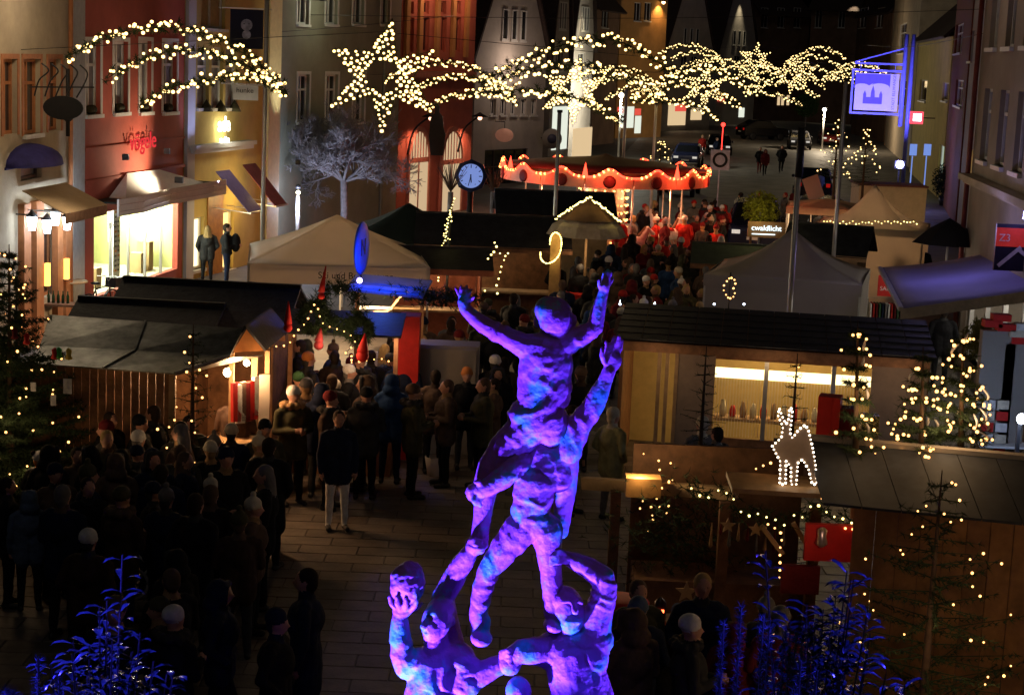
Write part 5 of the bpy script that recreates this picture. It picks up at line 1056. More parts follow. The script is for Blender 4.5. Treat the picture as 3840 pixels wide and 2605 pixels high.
# dark umbrella right, folded sign
uu = at(3575, 905, 41); o = empty('parasol', (uu.x, 41.5, 0), 'wide black parasol at the house corner on the right', 'parasol'); b = MB(); b.lathe((uu.x, 41.5, uu.z-.1), [(.85, 0), (.45, .35), (.0, .6)], 8, sm=False, cap=False); b.build('canopy', mat('parasol_black', (.01, .01, .012), .7), o).modifiers.new('t', 'SOLIDIFY').thickness = .01
b = MB(); b.tube([(uu.x, 41.5, 0), (uu.x, 41.5, uu.z+.45)], .03, 8); b.build('pole', M_steel, o); b = MB(); b.lathe((uu.x, 41.5, 0), [(.3, 0), (.3, .08), (0, .08)], 14); b.build('foot', M_kerb, o)
# wooden lit sign + bush + green stall
ws = at(2875, 862, 47); oS = empty('lit_wooden_sign', (ws.x, 47, 0), 'wooden signboard with glowing white script before the yellow bush', 'sign'); b = MB(); b.box((ws.x, 47.05, ws.z), (1.0, .1, .42)); b.build('board', mat('sign_wood', (.3, .16, .08), .6, var=.15), oS)
lettering('cwaldlicht', .2, glow('script_white', (.75, .95, 1), 2.2), (ws.x-.01, 46.98, ws.z+.04), (1, 0, 0), (0, -1, 0), oS, .008, .0)
b = MB(); b.box((ws.x-.08, 46.985, ws.z-.12), (.62, .01, .025)); b.build('underline', MATS['script_white'], oS)
for x in (-.4, .4): b = MB(); b.bar((ws.x+x, 47.12, 0), (ws.x+x, 47.12, ws.z-.2), .06); b.build('post', M_wood, oS)
c = atz(2800, 960, 1.9); hut('low stall with a faded green roof under the lit wooden sign', (c.x, c.y+.9), R(-6), 2.2, 1.8, 1.7, .35, mat('roof_greengrey', (.05, .06, .045), .8, var=.2), front='closed')
lamp('POINT', at(2850, 800, 46.6), 10, (1, .85, .3), oS, .1)
# --- right: main lit stall
rA, rB = atz(2330, 1272, 2.3), atz(3490, 1345, 2.3); d0 = rB-rA; rz = math.atan2(d0.y, d0.x); ctr = (rA+rB)/2; wR_ = d0.length
frR = Fr((ctr.x, ctr.y), rz); oR = empty('market_stall', (ctr.x, ctr.y+1, 0), 'big timber stall with a long lit shop window and black board roof', 'market stall', 'wooden market stalls'); hw = wR_/2
n = 6
for i in range(n):
    for j in range(12):
        t0, t1 = i/n, (i+1)/n; x0 = -hw-.1+(wR_+.2)*j/12; x1 = x0+(wR_+.2)/12-.012; b = MB()
        b.slab([frR(x0, -.05+2.2*t0, 2.3+.3*t0+.014), frR(x1, -.05+2.2*t0, 2.3+.3*t0+.014), frR(x1, -.05+2.2*t1, 2.3+.3*t1), frR(x0, -.05+2.2*t1, 2.3+.3*t1)], .018); b.build('roof_board', M_felt, oR)
b = MB(); b.slab([frR(-hw, 0, 2.25), frR(hw, 0, 2.25), frR(hw, 2.1, 2.55), frR(-hw, 2.1, 2.55)], .03); b.build('roof_deck', M_wood2, oR)
b = MB(); b.slab([frR(-hw, 2.1, 2.55), frR(hw, 2.1, 2.55), frR(hw, 3.0, 2.3), frR(-hw, 3.0, 2.3)], .04); b.build('roof_back', M_felt, oR)
b = MB(); frR.box(b, -hw, 0, 2.12, hw, .06, 2.25); b.build('fascia', M_wood, oR)
def ux(px, py=1500): p = onp(px, py, frR(0, .2, 0), frR.M @ Vector((0, 1, 0))); q = frR.M.transposed() @ (p-frR.c); return q.x, q.z
(xw0, zt), (xw1, _), (_, zb_) = ux(2685, 1345), ux(3270, 1395), ux(2990, 1660)
xl = ux(2530)[0]; xp = ux(2465)[0]
wood_pink = mat('panel_greige', (.30, .22, .16), .75, var=.1)
b = MB(); frR.box(b, xl, .2, 0, xw0, .26, 2.12); b.build('wall_panel', wood_pink, oR); b = MB(); frR.box(b, xw1, .2, 0, hw, .26, 2.12); b.build('wall_panel', wood_pink, oR)
b = MB(); frR.box(b, xw0, .2, zt, xw1, .26, 2.12); b.build('wall_header', M_wood, oR); b = MB(); frR.box(b, xw0, .2, 0, xw1, .26, zb_); b.build('wall_parapet', M_wood, oR)
for x in (xp, xp+.13, xl): b = MB(); frR.box(b, x-.03, .18, 0, x+.03, .28, 2.12); b.build('post', M_woodp, oR)
b = MB(); frR.box(b, -hw, 2.9, 0, hw, 2.95, 2.3); b.build('back_wall', mat('panel_yellow', (.62, .47, .2), .7, var=.08), oR)
for x in (-hw, hw): b = MB(); frR.box(b, x-.03, .3, 0, x+.03, 2.9, 2.2); b.build('side_wall', M_wood, oR)
for t in (.33, .76): b = MB(); x = xw0+(xw1-xw0)*(t+.0); frR.box(b, x-.035, .17, zb_, x+.035, .29, zt); b.build('window_post', M_steel, oR)
b = MB(); frR.box(b, xw0, .3, zt-.32, xw1, .36, zt-.16); b.build('light_strip', glow('strip_light', (1, .78, .36), 3.2), oR)
for i in range(3): lamp('POINT', frR(xw0+(xw1-xw0)*(i+.5)/3, 1.5, zt-.35), 24, (1, .66, .28), oR, .2)
for t_ in (.12, .5, .9): lamp('POINT', frR(-hw+wR_*t_, -.5, 2.0), 5, (1, .66, .36), oR, .1)  # lamps added under the eave in place of spilled window light
nb = 52
for i in range(nb):                                # thin reeds of the blind
    x = xw0+(xw1-xw0)*(i+.5)/nb; b = MB(); frR.box(b, x-.006, .34, zb_, x+.006, .35, zt-.34); b.build('blind_strip', mat('blind_white', (.7, .62, .45), .6, var=.05), oR)
b = MB(); frR.box(b, xw0, .8, .9, xw1, 1.2, .95); b.build('shelf', M_woodp, oR)
for i in range(14):
    x = xw0+.15+(xw1-xw0-.3)*i/13; b = MB(); h = rng.uniform(.12, .3); b.lathe(frR(x, 1.0, .95), [(.05, 0), (.06, h*.5), (.03, h)], 8); b.build('shelf_bottle', [cloth('cream'), M_redc, cloth('tan')][i % 3], label=['cream', 'red', 'tan'][i % 3]+' bottle, %s along the shelf inside the lit stall window' % ORD[i], cat='bottle', group='bottles in the lit window')
# ================================================================== comet garlands over the street
M_bulbf = glow('bulb_far', (1.0, .68, .26), 3.6, sample=False)
M_garl = mat('garland_green', (.018, .03, .01), .8, var=.4, scale=14)
arcsL = [[(255, 215), (330, 172), (430, 135), (560, 106), (700, 112), (830, 152), (930, 212), (1010, 275), (1075, 345)], [(410, 290), (480, 245), (580, 206), (700, 190), (820, 207), (930, 250), (1010, 300), (1080, 352)], [(535, 390), (600, 345), (700, 311), (800, 296), (900, 290), (980, 306), (1062, 346)]]
arcsR = [[(1830, 296), (1930, 245), (2030, 196), (2130, 164), (2240, 148), (2340, 162), (2410, 200), (2490, 245), (2540, 280)], [(1800, 320), (1900, 288), (2000, 258), (2120, 244), (2230, 256), (2330, 290), (2400, 335), (2480, 378)], [(1790, 345), (1890, 340), (1990, 336), (2080, 348), (2170, 372), (2250, 405), (2335, 458)]]
tips = [(1471, 70), (1247, 186), (1233, 402), (1430, 508), (1625, 425), (1624, 192)]; inn = [(1392, 196), (1332, 286), (1395, 352), (1482, 362), (1548, 290), (1487, 222)]
poly = [q for t in zip(tips, inn) for q in t]
def inside(x, y, P):
    r = False; j = len(P)-1
    for i in range(len(P)):
        if (P[i][1] > y) != (P[j][1] > y) and x < (P[j][0]-P[i][0])*(y-P[i][1])/(P[j][1]-P[i][1])+P[i][0]: r = not r
        j = i
    return r
def comet(label, conv, rb, single=False, dens=1.0, lampw=25, M_bulb=M_bulb):
    """conv maps the drawing of the first garland to the place"""
    c = conv(1430, 288); o = empty('comet_garland', (c.x, c.y, c.z), label, 'garland', 'comet garlands'); s = (conv(1530, 288)-c).length/100
    g = random.Random(int(c.y)); allp = []
    for arcs, nm in ((arcsL, 'tail_arc'), (arcsR, 'tail_arc')):
        for A in arcs:
            P = catmull([conv(*q) for q in A], 8); b = MB(); b.tube(P[::2], .012, 4)
            pts = [p+Vector((g.gauss(0, .05), g.gauss(0, .06), g.gauss(0, .05))) for p in along(P, 8*s)]
            needles(b, pts, [Vector((0, 0, 0))]*len(pts), 16, .13, .011, 1.0, rg=g); a = b.build(nm, M_garl, o)
            bp = [p+Vector((g.uniform(-.3, .3)*s*14, g.uniform(-.1, .1), g.uniform(-1, 1)*26*s)) for p in along(P, 11.5*s/dens)]; allp.append((a, bp))
    st = []; hole = 62; tries = 0
    while len(st) < int(165*dens) and tries < 9000:
        tries += 1; x, y = g.uniform(1225, 1635), g.uniform(60, 515)
        if not inside(x, y, poly) or math.hypot(x-1432, y-284) < hole: continue
        if any(abs(x-a)+abs(y-d) < 20/dens for a, d in st): continue
        st.append((x, y))
    b = MB(); pp = poly+[poly[0]]; P = [conv(*q) for q in pp]; b.tube(P, .014, 4)
    pts = [conv(x, y)+Vector((0, g.uniform(-.05, .08), 0)) for x, y in st]; needles(b, pts, [Vector((0, 0, 0))]*len(pts), 14, .12, .011, 1.0, rg=g); sa = b.build('star', M_garl, o)
    allp.append((sa, [p+Vector((0, -.08, 0)) for p in pts])); left = 300
    for a, bp in allp:
        if single:
            k = bp[:left]; left -= len(k); bulbs(k, rb, M_bulb, a, single=True)
            if bp[len(k):]: bulbs(bp[len(k):], rb, M_bulb, a)
        else: bulbs(bp, rb, M_bulb, a)
    # carrying wires to the house fronts
    b = MB(); l, r_ = conv(60, 250), conv(2700, 330); b.tube([l+Vector((0, .05, .35)), conv(1430, 120)+Vector((0, .05, 0)), r_+Vector((0, .05, .5))], .008, 4); b.build('carrying_wire', M_dark, o)
    for x in (-.5, .5): lamp('POINT', c+Vector((x*9, -1.2, -.4)), lampw, (1, .72, .38), o, .5)
    return o
def conv1(x, y): return at(x, y, 38)
def place(px, py, Y, k=1.0, mir=False, roll=0.0):
    c1 = conv1(1430, 288); c = at(px, py, Y)
    def f(x, y):
        d = conv1(x, y)-c1; dx = -d.x if mir else d.x
        return c+Vector((dx*k, 0, d.z*k+roll*dx))
    return f
comet('comet garland of bulbs with a big six-pointed star, tail starting at the red house', conv1, .038, True, dens=1.08, lampw=32)
comet('comet garland of bulbs hanging over the roof of the carousel', place(2150, 345, 62, .98), .043, dens=1.05)
comet('comet garland of bulbs with a domed tail over the parked cars', place(2640, 330, 88, .95), .046, dens=.8, M_bulb=M_bulbf)
comet('comet garland of bulbs with a star standing clear before the dark gables', place(2830, 225, 112, .9), .05, dens=.62, M_bulb=M_bulbf)
comet('comet garland of bulbs reaching the blue city sign', place(2965, 285, 100, .85), .046, dens=.62, M_bulb=M_bulbf)
comet('most distant comet garland of bulbs at the end of the street', place(3020, 270, 150, .95), .06, dens=.5, M_bulb=M_bulbf)
# ================================================================== trees
def tube_branches(mb, p, d, L, r, depth, g, k=0, up=.15, spread=.75, nb=(2, 4), minr=.006):
    n = 3; pts = [p]; q = p.copy(); dd = d.normalized()
    for i in range(n):
        dd = (dd+Vector((g.uniform(-1, 1), g.uniform(-1, 1), g.uniform(-.6, .9)))*.22+Vector((0, 0, up*.3))).normalized(); q = q+dd*(L/n); pts.append(q.copy())
    mb.tube(pts, [max(minr, r*(1-.45*i/n)) for i in range(n+1)], 5 if r > .03 else 3, k, cap=False)
    if depth == 0: return
    for i in range(g.randint(*nb)):
        t = g.uniform(.35, 1); a = pts[min(n, int(t*n))]; v = (dd+Vector((g.uniform(-1, 1), g.uniform(-1, 1), g.uniform(-.7, .8)))*spread).normalized()
        tube_branches(mb, a, v, L*g.uniform(.62, .82), r*.58, depth-1, g, k, up, spread, nb, minr)
M_bark = mat('bark_pale', (.26, .24, .26), .85, var=.25, scale=8, bump=.3)
tb = at(1285, 830, 61); tb.z = 0; o = empty('bare_tree', tb, 'bare spreading tree with frosty bluish twigs in front of the grey house', 'tree'); g = random.Random(5)
b = MB(); b.tube([tb, tb+Vector((.05, 0, 1.2)), tb+Vector((0, 0, 2.3))], [.16, .13, .12], 9); b.build('trunk', M_bark, o)
b = MB()
for i in range(11):
    a = i/11*2*math.pi+g.uniform(-.3, .3); v = Vector((math.cos(a)*1.25, math.sin(a)*.8, g.uniform(.45, 1.0))); tube_branches(b, tb+Vector((0, 0, 2.25)), v, 1.42, .06, 6, g, up=.02, spread=.9, nb=(2, 4), minr=.0085)
b.build('crown', M_bark, o)
def pollard(px, py, Y, label, h=1.1, seed=3, lit=False):
    c = at(px, py, Y); g = random.Random(seed); o = empty('pollard_tree', (c.x, Y, 0), label, 'tree', 'pollarded street trees'); b = MB(); b.tube([(c.x, Y, 0), (c.x, Y, c.z)], [.1, .08], 8); b.build('trunk', M_bark, o); b = MB()
    for i in range(46): v = Vector((g.gauss(0, .35), g.gauss(0, .35), 1)).normalized(); q = Vector((c.x, Y, c.z)); b.tube([q, q+v*h*g.uniform(.5, 1)], [.012, .006], 3, cap=False)
    b.build('crown', mat('twig_brown', (.1, .06, .04), .8), o); return o, c
pollard(1690, 720, 52, 'pollarded tree with upright twigs left of the street clock', 1.0, 3); pollard(1850, 720, 53, 'pollarded tree with reddish twigs right of the street clock', .85, 4)
# light chain trunk
o = empty('light_chain_pole', at(1670, 900, 41), 'slim pole wound with a chain of yellow lights beside the reddish stall', 'pole'); P = [at(x, y, 41) for x, y in ((1704, 745), (1690, 790), (1680, 830), (1672, 880), (1680, 895), (1668, 905), (1655, 930), (1648, 990), (1643, 1060))]
b = MB(); q = at(1690, 800, 41.1); b.tube([Vector((q.x-.05, 41.1, 0)), q], .035, 6); b.tube(catmull(P, 4), .008, 4); b.build('pole', M_dark, o); bulbs(along(catmull(P, 4), .075), .018, M_bulby, o); bulbs([p+Vector((rng.uniform(-.08, .08), 0, 0)) for p in along(catmull(P[1:6], 4), .05)], .018, M_bulby, o); bulbs([at(x, 935+rng.uniform(-6, 6), 41) for x in range(1622, 1660, 6)], .018, M_bulby, o)
def conifer(name, label, base, h, rad, dens=1.0, seed=1, mat_=None, droop=.25, lights=0, lb=.02, lm=None, lit_r=1.0, tiers=None, fluff=0, sparse=False, lean=0.0, lamps=0, group='Christmas trees', zmin=.0):
    g = random.Random(seed); o = empty(name, base, label, 'tree', group); base = Vector(base); b = MB(); tp = base+Vector((lean, 0, h)); b.tube([base, base.lerp(tp, .5), tp], [.02+h*.014, .012+h*.008, .006], 7); b.build('trunk', mat('bark_brown', (.09, .055, .035), .9, var=.3), o)
    b = MB(); n = tiers or int(h*7); pts = []
    for i in range(n):
        t = (i+.3)/n; z = h*(zmin+.1+(.88-zmin)*t); r = rad*(1-t)**.85+.06; k = max(4, int((5 if sparse else 9)*(1-t*.5)))
        for j in range(k):
            a = 2*math.pi*(j+g.random())/k; L = r*g.uniform(.7, 1.1); d = Vector((math.cos(a), math.sin(a), g.uniform(-droop, droop*.6))); p0 = base.lerp(tp, z/h); m = max(3, int(L/.07)); br = [p0+d*L*(q/m)+Vector((0, 0, .16*L*(q/m)**2)) for q in range(m+1)]
            b.tube([br[0], br[-1]], [.008, .003], 3, cap=False); sd = Vector((-math.sin(a), math.cos(a), 0))
            for q in range(1, m+1):
                needles(b, [br[q]], [d], int((5 if sparse else 9)*dens), .07 if sparse else .09, .006, .75, rg=g)
                if not sparse and q < m:
                    for sgn in (-1, 1):
                        tw = br[q]+(d*.5+sd*sgn).normalized()*L*.22*(1-q/m+.25); needles(b, [br[q].lerp(tw, .5), tw], [d+sd*sgn]*2, int(6*dens), .08, .006, .7, rg=g)
            if g.random() < .75: pts.append((br[-1], d, a))
    b.build('crown', mat_ or M_spruce, o)
    if lights:
        near = [p for p in pts if p[1].y < .45] or pts; g.shuffle(near); P = [(p+d*.02).lerp(base+Vector((0, 0, p.z-base.z)), g.uniform(0, .35)) for p, d, a in (near*3)[:lights]]; bulbs([p+Vector((g.uniform(-.05, .05), -.05, g.uniform(-.05, .05))) for p in P], lb, lm or M_bulbo, o)
    for i in range(fluff):
        p, d, a = pts[g.randrange(len(pts))]; q = MB(); q.tube(catmull([p, p+Vector((0, -.04, .06)), p.lerp(base+Vector((0, 0, p.z-base.z)), .35)+Vector((0, -.04, .13))], 4), [.006, .01, .014, .016, .016, .014, .012, .008, .004], 5); f = q.build('tinsel', mat('tinsel_white', (.72, .7, .72), .7, var=.1), o)
    for i in range(lamps): lamp('POINT', base+Vector((g.uniform(-.5, .5)*rad, -rad*.75-.1, h*(.25+.5*(i+.5)/lamps))), 8, (1, .62, .3), o, .12)
    return o, pts
p = atz(40, 1990, 0); t1, tp1 = conifer('christmas_tree', 'big decorated Christmas tree with warm lights and paper tags beside the plank stall', (p.x, p.y, 0), 4.0, 1.35, 1.1, 11, lights=95, lb=.017, droop=.35, lamps=3)
g = random.Random(2)
for i, (px, py, c, lab) in enumerate(((205, 1320, M_redc, 'red wooden ornament'), (222, 1318, mat('orn_green', (.05, .4, .05), .5), 'green wooden ornament'), (258, 1322, mat('orn_yellow', (.7, .5, .05), .5), 'yellow wooden ornament'), (100, 1265, M_redc, 'small red ornament'), (55, 1245, cloth('dark red'), 'dark red ornament'))):
    q = at(px, py, p.y-1.0); b = MB(); b.lathe(q, [(.01, .06), (.04, .03), (.03, -.03), (.05, -.08), (.0, -.1)], 8); b.build('ornament', c, label=lab+' hanging from a twig of the big Christmas tree', cat='ornament', group='Christmas tree ornaments')
for px, py, w, h in ((253, 1448, .11, .2), (125, 1450, .07, .12), (200, 1500, .07, .145)):
    q = at(px, py, p.y-1.0); b = MB(); b.box(q, (w, .008, h)); b.build('paper_tag', cloth('white'), label='white paper tag %s the big Christmas tree' % ('of large size hanging clear of' if h > .15 else 'tucked low in' if h > .13 else 'of small size high in'), cat='tag', group='paper tags')
# young tree top with lights by the restaurant, far left
q = atz(70, 1225, 0); 
conifer('christmas_tree', 'thin bare-topped Christmas tree in front of the restaurant lanterns', (at(62, 1200, 31).x, 31, 0), 2.6, .8, .8, 21, lights=16, lb=.018, sparse=True)
# small fir on the zinc stall front
q = at(722, 1500, 23.2); conifer('christmas_tree', 'slim fir with lights standing before the lit stall counter', (q.x, 23.2, 0), 3.1, .55, .7, 31, lights=24, lb=.017, sparse=True, lamps=1)
# right bare spruce with lights
q = at(3480, 2400, 16.3); conifer('christmas_tree', 'sparse spruce with few lights in front of the brown plank booth', (q.x, 16.3, 0), 3.1, 1.35, 1.7, 41, lights=46, lb=.0135, sparse=True, droop=.3, lamps=3)
q = at(2625, 1700, 23.5); conifer('christmas_tree', 'leafless little fir with bare twigs in front of the lit stall window', (q.x, 23.5, 0), 3.05, .55, .25, 51, sparse=True)
q = at(2965, 1700, 21); conifer('christmas_tree', 'thin unlit fir tip rising behind the reindeer figure', (q.x, 21.0, 0), 3.4, .4, .3, 53, sparse=True, lights=4, lb=.016)
# ================================================================== booth in the right foreground
M_awnb = mat('roof_bluegrey', (.028, .032, .042), .7, var=.3, scale=4)
e0, e1 = atz(3085, 1893, 2.4), atz(3990, 1985, 2.4); rr0, rr1 = e0+Vector((.0, 1.35, .38)), e1+Vector((.05, 1.35, .38)); oF = empty('market_stall', ((e0.x+e1.x)/2, e0.y+1, 0), 'brown plank booth with a dark blue grey roof carrying three lit little trees', 'market stall', 'wooden market stalls')
for i in range(6):
    t0, t1 = i/6+.002, (i+1)/6-.002; b = MB(); b.slab([e0.lerp(e1, t0), e0.lerp(e1, t1), rr0.lerp(rr1, t1), rr0.lerp(rr1, t0)], .03); b.build('roof_sheet', M_awnb, oF)
b = MB(); b.bar(rr0+Vector((0, 0, .04)), rr1+Vector((0, 0, .04)), .14, .05); b.build('ridge_board', M_canvasg, oF)
b = MB(); b.slab([rr0, rr1, rr1+Vector((0, 1.2, -.35)), rr0+Vector((0, 1.2, -.35))], .03); b.build('roof_back', M_awnb, oF)
d0 = e1-e0; frF = Fr((e0.x, e0.y), math.atan2(d0.y, d0.x)); planks(oF, frF, .3, d0.length, .3, .02, 2.4, .22, (mat('plank_ochre', (.32, .15, .05), .65, var=.3, scale=3), mat('plank_ochre_dark', (.26, .12, .045), .65, var=.3, scale=3)))
b = MB(); frF.box(b, .7, 2.3, 0, d0.length, 2.35, 2.3); b.build('back_wall', M_wood2, oF)
for i, (px, top, bot, rad, fl, sd, lab) in enumerate(((3205, 1200, 1830, .2, 5, 61, 'narrow lit tree with white tinsel standing on the booth roof'), (3450, 1300, 1830, .36, 9, 62, 'wide lit tree with white tinsel standing on the booth roof'), (3600, 1235, 1760, .36, 9, 63, 'lit tree with bluish white tinsel tip standing on the booth roof'))):
    Yt = 18.6+i*.15; p0, p1 = at(px, bot, Yt), at(px+12, top, Yt); conifer('christmas_tree', lab, p0, p1.z-p0.z, rad, .8, sd, lights=(40, 70, 70)[i], lb=.019, fluff=fl, sparse=False, lean=p1.x-p0.x, lamps=1, tiers=9, group='little lit trees on the booth roof')
    b = MB(); b.bar(Vector((p0.x, Yt, 2.0)), p0, .05); ob = b.build('tree_stake', M_wood, label=['stake under the narrow lit tree on the booth roof', 'stake under the wide lit tree on the booth roof', 'stake under the bluish tipped tree on the booth roof'][i], cat='stake', group='tree stakes')
# wrapped presents and the little stool on the ridge
for px, py, w, h, m, lab in ((3110, 1560, .26, .5, M_redc, 'dark red wrapped present box on the roof boards'), (3165, 1590, .24, .42, mat('foil_red', (.25, .02, .03), .25, metal=.6), 'crumpled red foil present on the roof boards'), (3260, 1600, .2, .3, mat('foil_gold', (.45, .42, .2), .2, metal=.8, var=.5, scale=20, bump=.6, bscale=30), 'crumpled gold foil present on the roof boards')):
    q = at(px, py, 20.6); b = MB(); b.box(q, (w, w, h), rng.uniform(-.3, .3)); b.bar(q+Vector((0, -w/2-.005, -h/2)), q+Vector((0, -w/2-.005, h/2)), .03, .01); ob = b.build('present', m, label=lab, cat='present', group='wrapped presents'); rebase(ob, q-Vector((0, 0, h/2)))
q = at(3120, 1690, 20.6); b = MB(); b.box((q.x+.15, 20.8, q.z-.05), (1.5, 1.0, .06)); ob = b.build('roof_platform', M_felt, label='dark platform of boards carrying the presents and stool', cat='platform')
for x in (-.5, .7): b = MB(); b.bar((q.x+x, 20.8, 0), (q.x+x, 20.8, q.z-.07), .08); b.build('post', M_wood2, ob)
s0 = at(3250, 1650, 20.5); o = empty('stool', (s0.x, 20.5, s0.z-.2), 'little white stool beside the gold foil present', 'stool'); b = MB(); b.box((s0.x, 20.5, s0.z), (.3, .18, .03)); b.build('seat', M_white, o)
for x, y in ((-.12, -.06), (.12, -.06), (-.12, .06), (.12, .06)): b = MB(); b.bar((s0.x+x, 20.5+y, s0.z), (s0.x+x*1.2, 20.5+y, q.z-.02), .025); b.build('leg', M_white, o)
# reindeer board on the booth canopy
rd = [(2916, 1690), (2898, 1655), (2935, 1630), (2940, 1560), (2945, 1540), (2965, 1600), (2962, 1540), (2975, 1545), (2990, 1610), (3000, 1595), (3030, 1590), (3045, 1640), (3058, 1720), (3065, 1800), (3052, 1812), (3035, 1770), (3000, 1705), (2990, 1740), (2985, 1812), (2972, 1812), (2968, 1750), (2950, 1720), (2945, 1810), (2925, 1812), (2928, 1740)]
rd = [(2896, 1672), (2930, 1640), (2936, 1600), (2918, 1560), (2922, 1530), (2938, 1570), (2948, 1590), (2958, 1568), (2960, 1530), (2972, 1532), (2968, 1580), (2962, 1620), (2972, 1642), (2995, 1610), (3020, 1592), (3032, 1612), (3048, 1680), (3058, 1740), (3064, 1815), (3046, 1815), (3032, 1760), (3010, 1722), (2992, 1735), (2986, 1815), (2966, 1815), (2966, 1750), (2948, 1728), (2946, 1815), (2924, 1815), (2926, 1730), (2910, 1700)]
P = [at(x, y, 18.2) for x, y in rd]; oD = empty('reindeer_figure', at(2990, 1815, 18.2), 'flat wooden reindeer outlined with white bulbs on the booth canopy', 'figure'); b = MB(); b.prism(P, (0, .03, 0)); b.build('board', mat('reindeer_board', (.5, .36, .26), .6, var=.1), oD); bulbs(along(P+[P[0]], .047), .012, glow('bulb_white', (1, .84, .62), 7, sample=False), oD, 'outline_bulb'); lamp('POINT', at(2985, 1700, 17.7), 1.1, WARM, oD, .1)
# ornament booth under it
cz = at(2990, 1820, 18.2).z-.04; oO = empty('ornament_stall', (at(2800, 1900, 19.5).x, 19.6, 0), 'open booth with hanging stars, red panels and a lit fir garland along its canopy', 'market stall')
b = MB(); b.slab([(at(2700, 1850, 19).x, 18.0, cz-.02), (at(3080, 1850, 18).x, 18.0, cz-.04), (at(3080, 1850, 18.5).x, 18.6, cz), (at(2700, 1850, 19).x, 18.6, cz+.02)], .05); b.build('canopy', mat('canopy_wood', (.38, .22, .1), .6, var=.2), oO)
b = MB(); b.bar(at(2190, 1810, 20.6), at(2760, 1850, 19.4), .12, .14); b.build('beam', M_woodp, oO)
for px, py, Y in ((2310, 1840, 20.2), (2720, 1880, 19.2), (3060, 1890, 19.2)): q = at(px, py, Y); b = MB(); b.bar((q.x, Y, 0), q, .12); b.build('post', M_wood2, oO)
A_, B_ = at(2380, 2100, 19.5), at(3050, 2100, 19.5); b = MB(); b.box(((A_.x+B_.x)/2, 19.7, .5), (B_.x-A_.x, .8, 1.0)); b.build('counter', M_wood2, oO); b = MB(); b.box(((A_.x+B_.x)/2, 20.6, 1.15), (B_.x-A_.x, .05, 2.3)); b.build('back_wall', M_wood2, oO)
for a_, c_ in (((2855, 1970), (2935, 2075)), ((2975, 1960), (3060, 2100))): b = MB(); b.bar(at(*a_, 18.9), at(*c_, 18.9), .07, .05); b.build('brace', M_woodp, oO)
for px0, py0, px1, py1, Y, lab in ((3025, 1965, 3230, 2110, 18.6, 'bright red panel with a silver ornament in the open booth'), (2935, 2120, 3070, 2230, 18.7, 'dark red sign box below the bright red panel')):
    a_, c_ = at(px0, py0, Y), at(px1, py1, Y); ob = empty('red_box', ((a_.x+c_.x)/2, Y, c_.z), lab, 'box', 'red boxes'); b = MB(); b.box(((a_+c_)/2)+Vector((0, .05, 0)), (c_.x-a_.x, .08, a_.z-c_.z)); b.build('board', M_redc if py0 < 2000 else cloth('dark red'), ob)
    if py0 < 2000: b = MB(); q = at(3082, 2010, Y-.02); b.lathe(q, [(.02, .1), (.06, .07), (.05, 0), (.07, -.08), (.02, -.12)], 10); b.build('silver_ornament', mat('silver', (.6, .6, .62), .3, metal=.8), ob); lamp('POINT', at(3110, 2030, Y-.5), 1.8, (1, .5, .3), ob, .1)
gl = [(2590, 1835), (2640, 1850), (2700, 1850), (2760, 1890), (2850, 1930), (2940, 1945), (3010, 1930), (3060, 1900), (3120, 1930), (3180, 1950), (3260, 1960), (3330, 1955)]
P = catmull([at(x, y, 18.75) for x, y in gl], 6); b = MB(); pts = [q+Vector((rng.gauss(0, .04), rng.gauss(0, .04), rng.gauss(0, .05))) for q in along(P, .02)]; needles(b, pts, [Vector((0, 0, 0))]*len(pts), 7, .1, .007, 1.0); b.build('fir_garland', M_spruce, oO, kind='stuff'); bulbs([q+Vector((0, -.06, rng.uniform(-.06, .06))) for q in along(P, .1)], .015, M_bulby, oO)
for Pp in ([(3070, 1895), (3090, 1850), (3110, 1830)], [(2890, 1735), (2830, 1760), (2800, 1800), (2800, 1830)], [(2880, 1965), (2930, 2000), (2925, 2060), (2925, 2130), (2920, 2180)], [(3170, 1980), (3230, 1995), (3235, 2060), (3250, 2110), (3220, 2160), (3260, 2260), (3280, 2340)]): bulbs(along(catmull([at(x, y, 18.6) for x, y in Pp], 5), .085), .0145, M_bulbo, oO)
for px, py in ((2730, 1970), (2835, 1985), (2575, 2220), (2790, 2450)):
    q = at(px, py, 18.9); r = .13 if py > 2200 else .09; b = MB(); b.prism([q+Vector((math.sin(i*math.pi/5)*r*(1 if i % 2 == 0 else .42), 0, math.cos(i*math.pi/5)*r*(1 if i % 2 == 0 else .42))) for i in range(10)], (0, .02, 0)); b.build('wooden_star', M_woodp, label={2730: 'pale star hung under the beam end', 2835: 'pale star hung beside the slanting brace', 2575: 'large wooden star hung in the dark booth', 2790: 'large wooden star hung behind the blue shrub'}[px], cat='star', group='wooden stars')
for i in range(9):
    px = 2670+i*34; q = at(px, 1960, 19.0); L = rng.uniform(.12, .38); b = MB(); b.lathe(q-Vector((0, 0, L)), [(.004, 0), (.022, .03), (.012, L*.5), (.006, L)], 6); b.build('hanging_ornament', [cloth('tan'), cloth('dark red'), cloth('grey')][i % 3], label=['tan', 'dark red', 'grey'][i % 3]+' icicle ornament hanging %s from the beam end under the booth canopy' % ORD[i], cat='ornament', group='icicle ornaments')
for i in range(40):
    pass
b = MB(); q0 = at(2540, 2010, 19.6)
for i in range(500): p = q0+Vector((rng.gauss(0, .35), rng.gauss(0, .12), rng.gauss(0, .3))); needles(b, [p], [Vector((0, 0, .2))], 5, .1, .006)
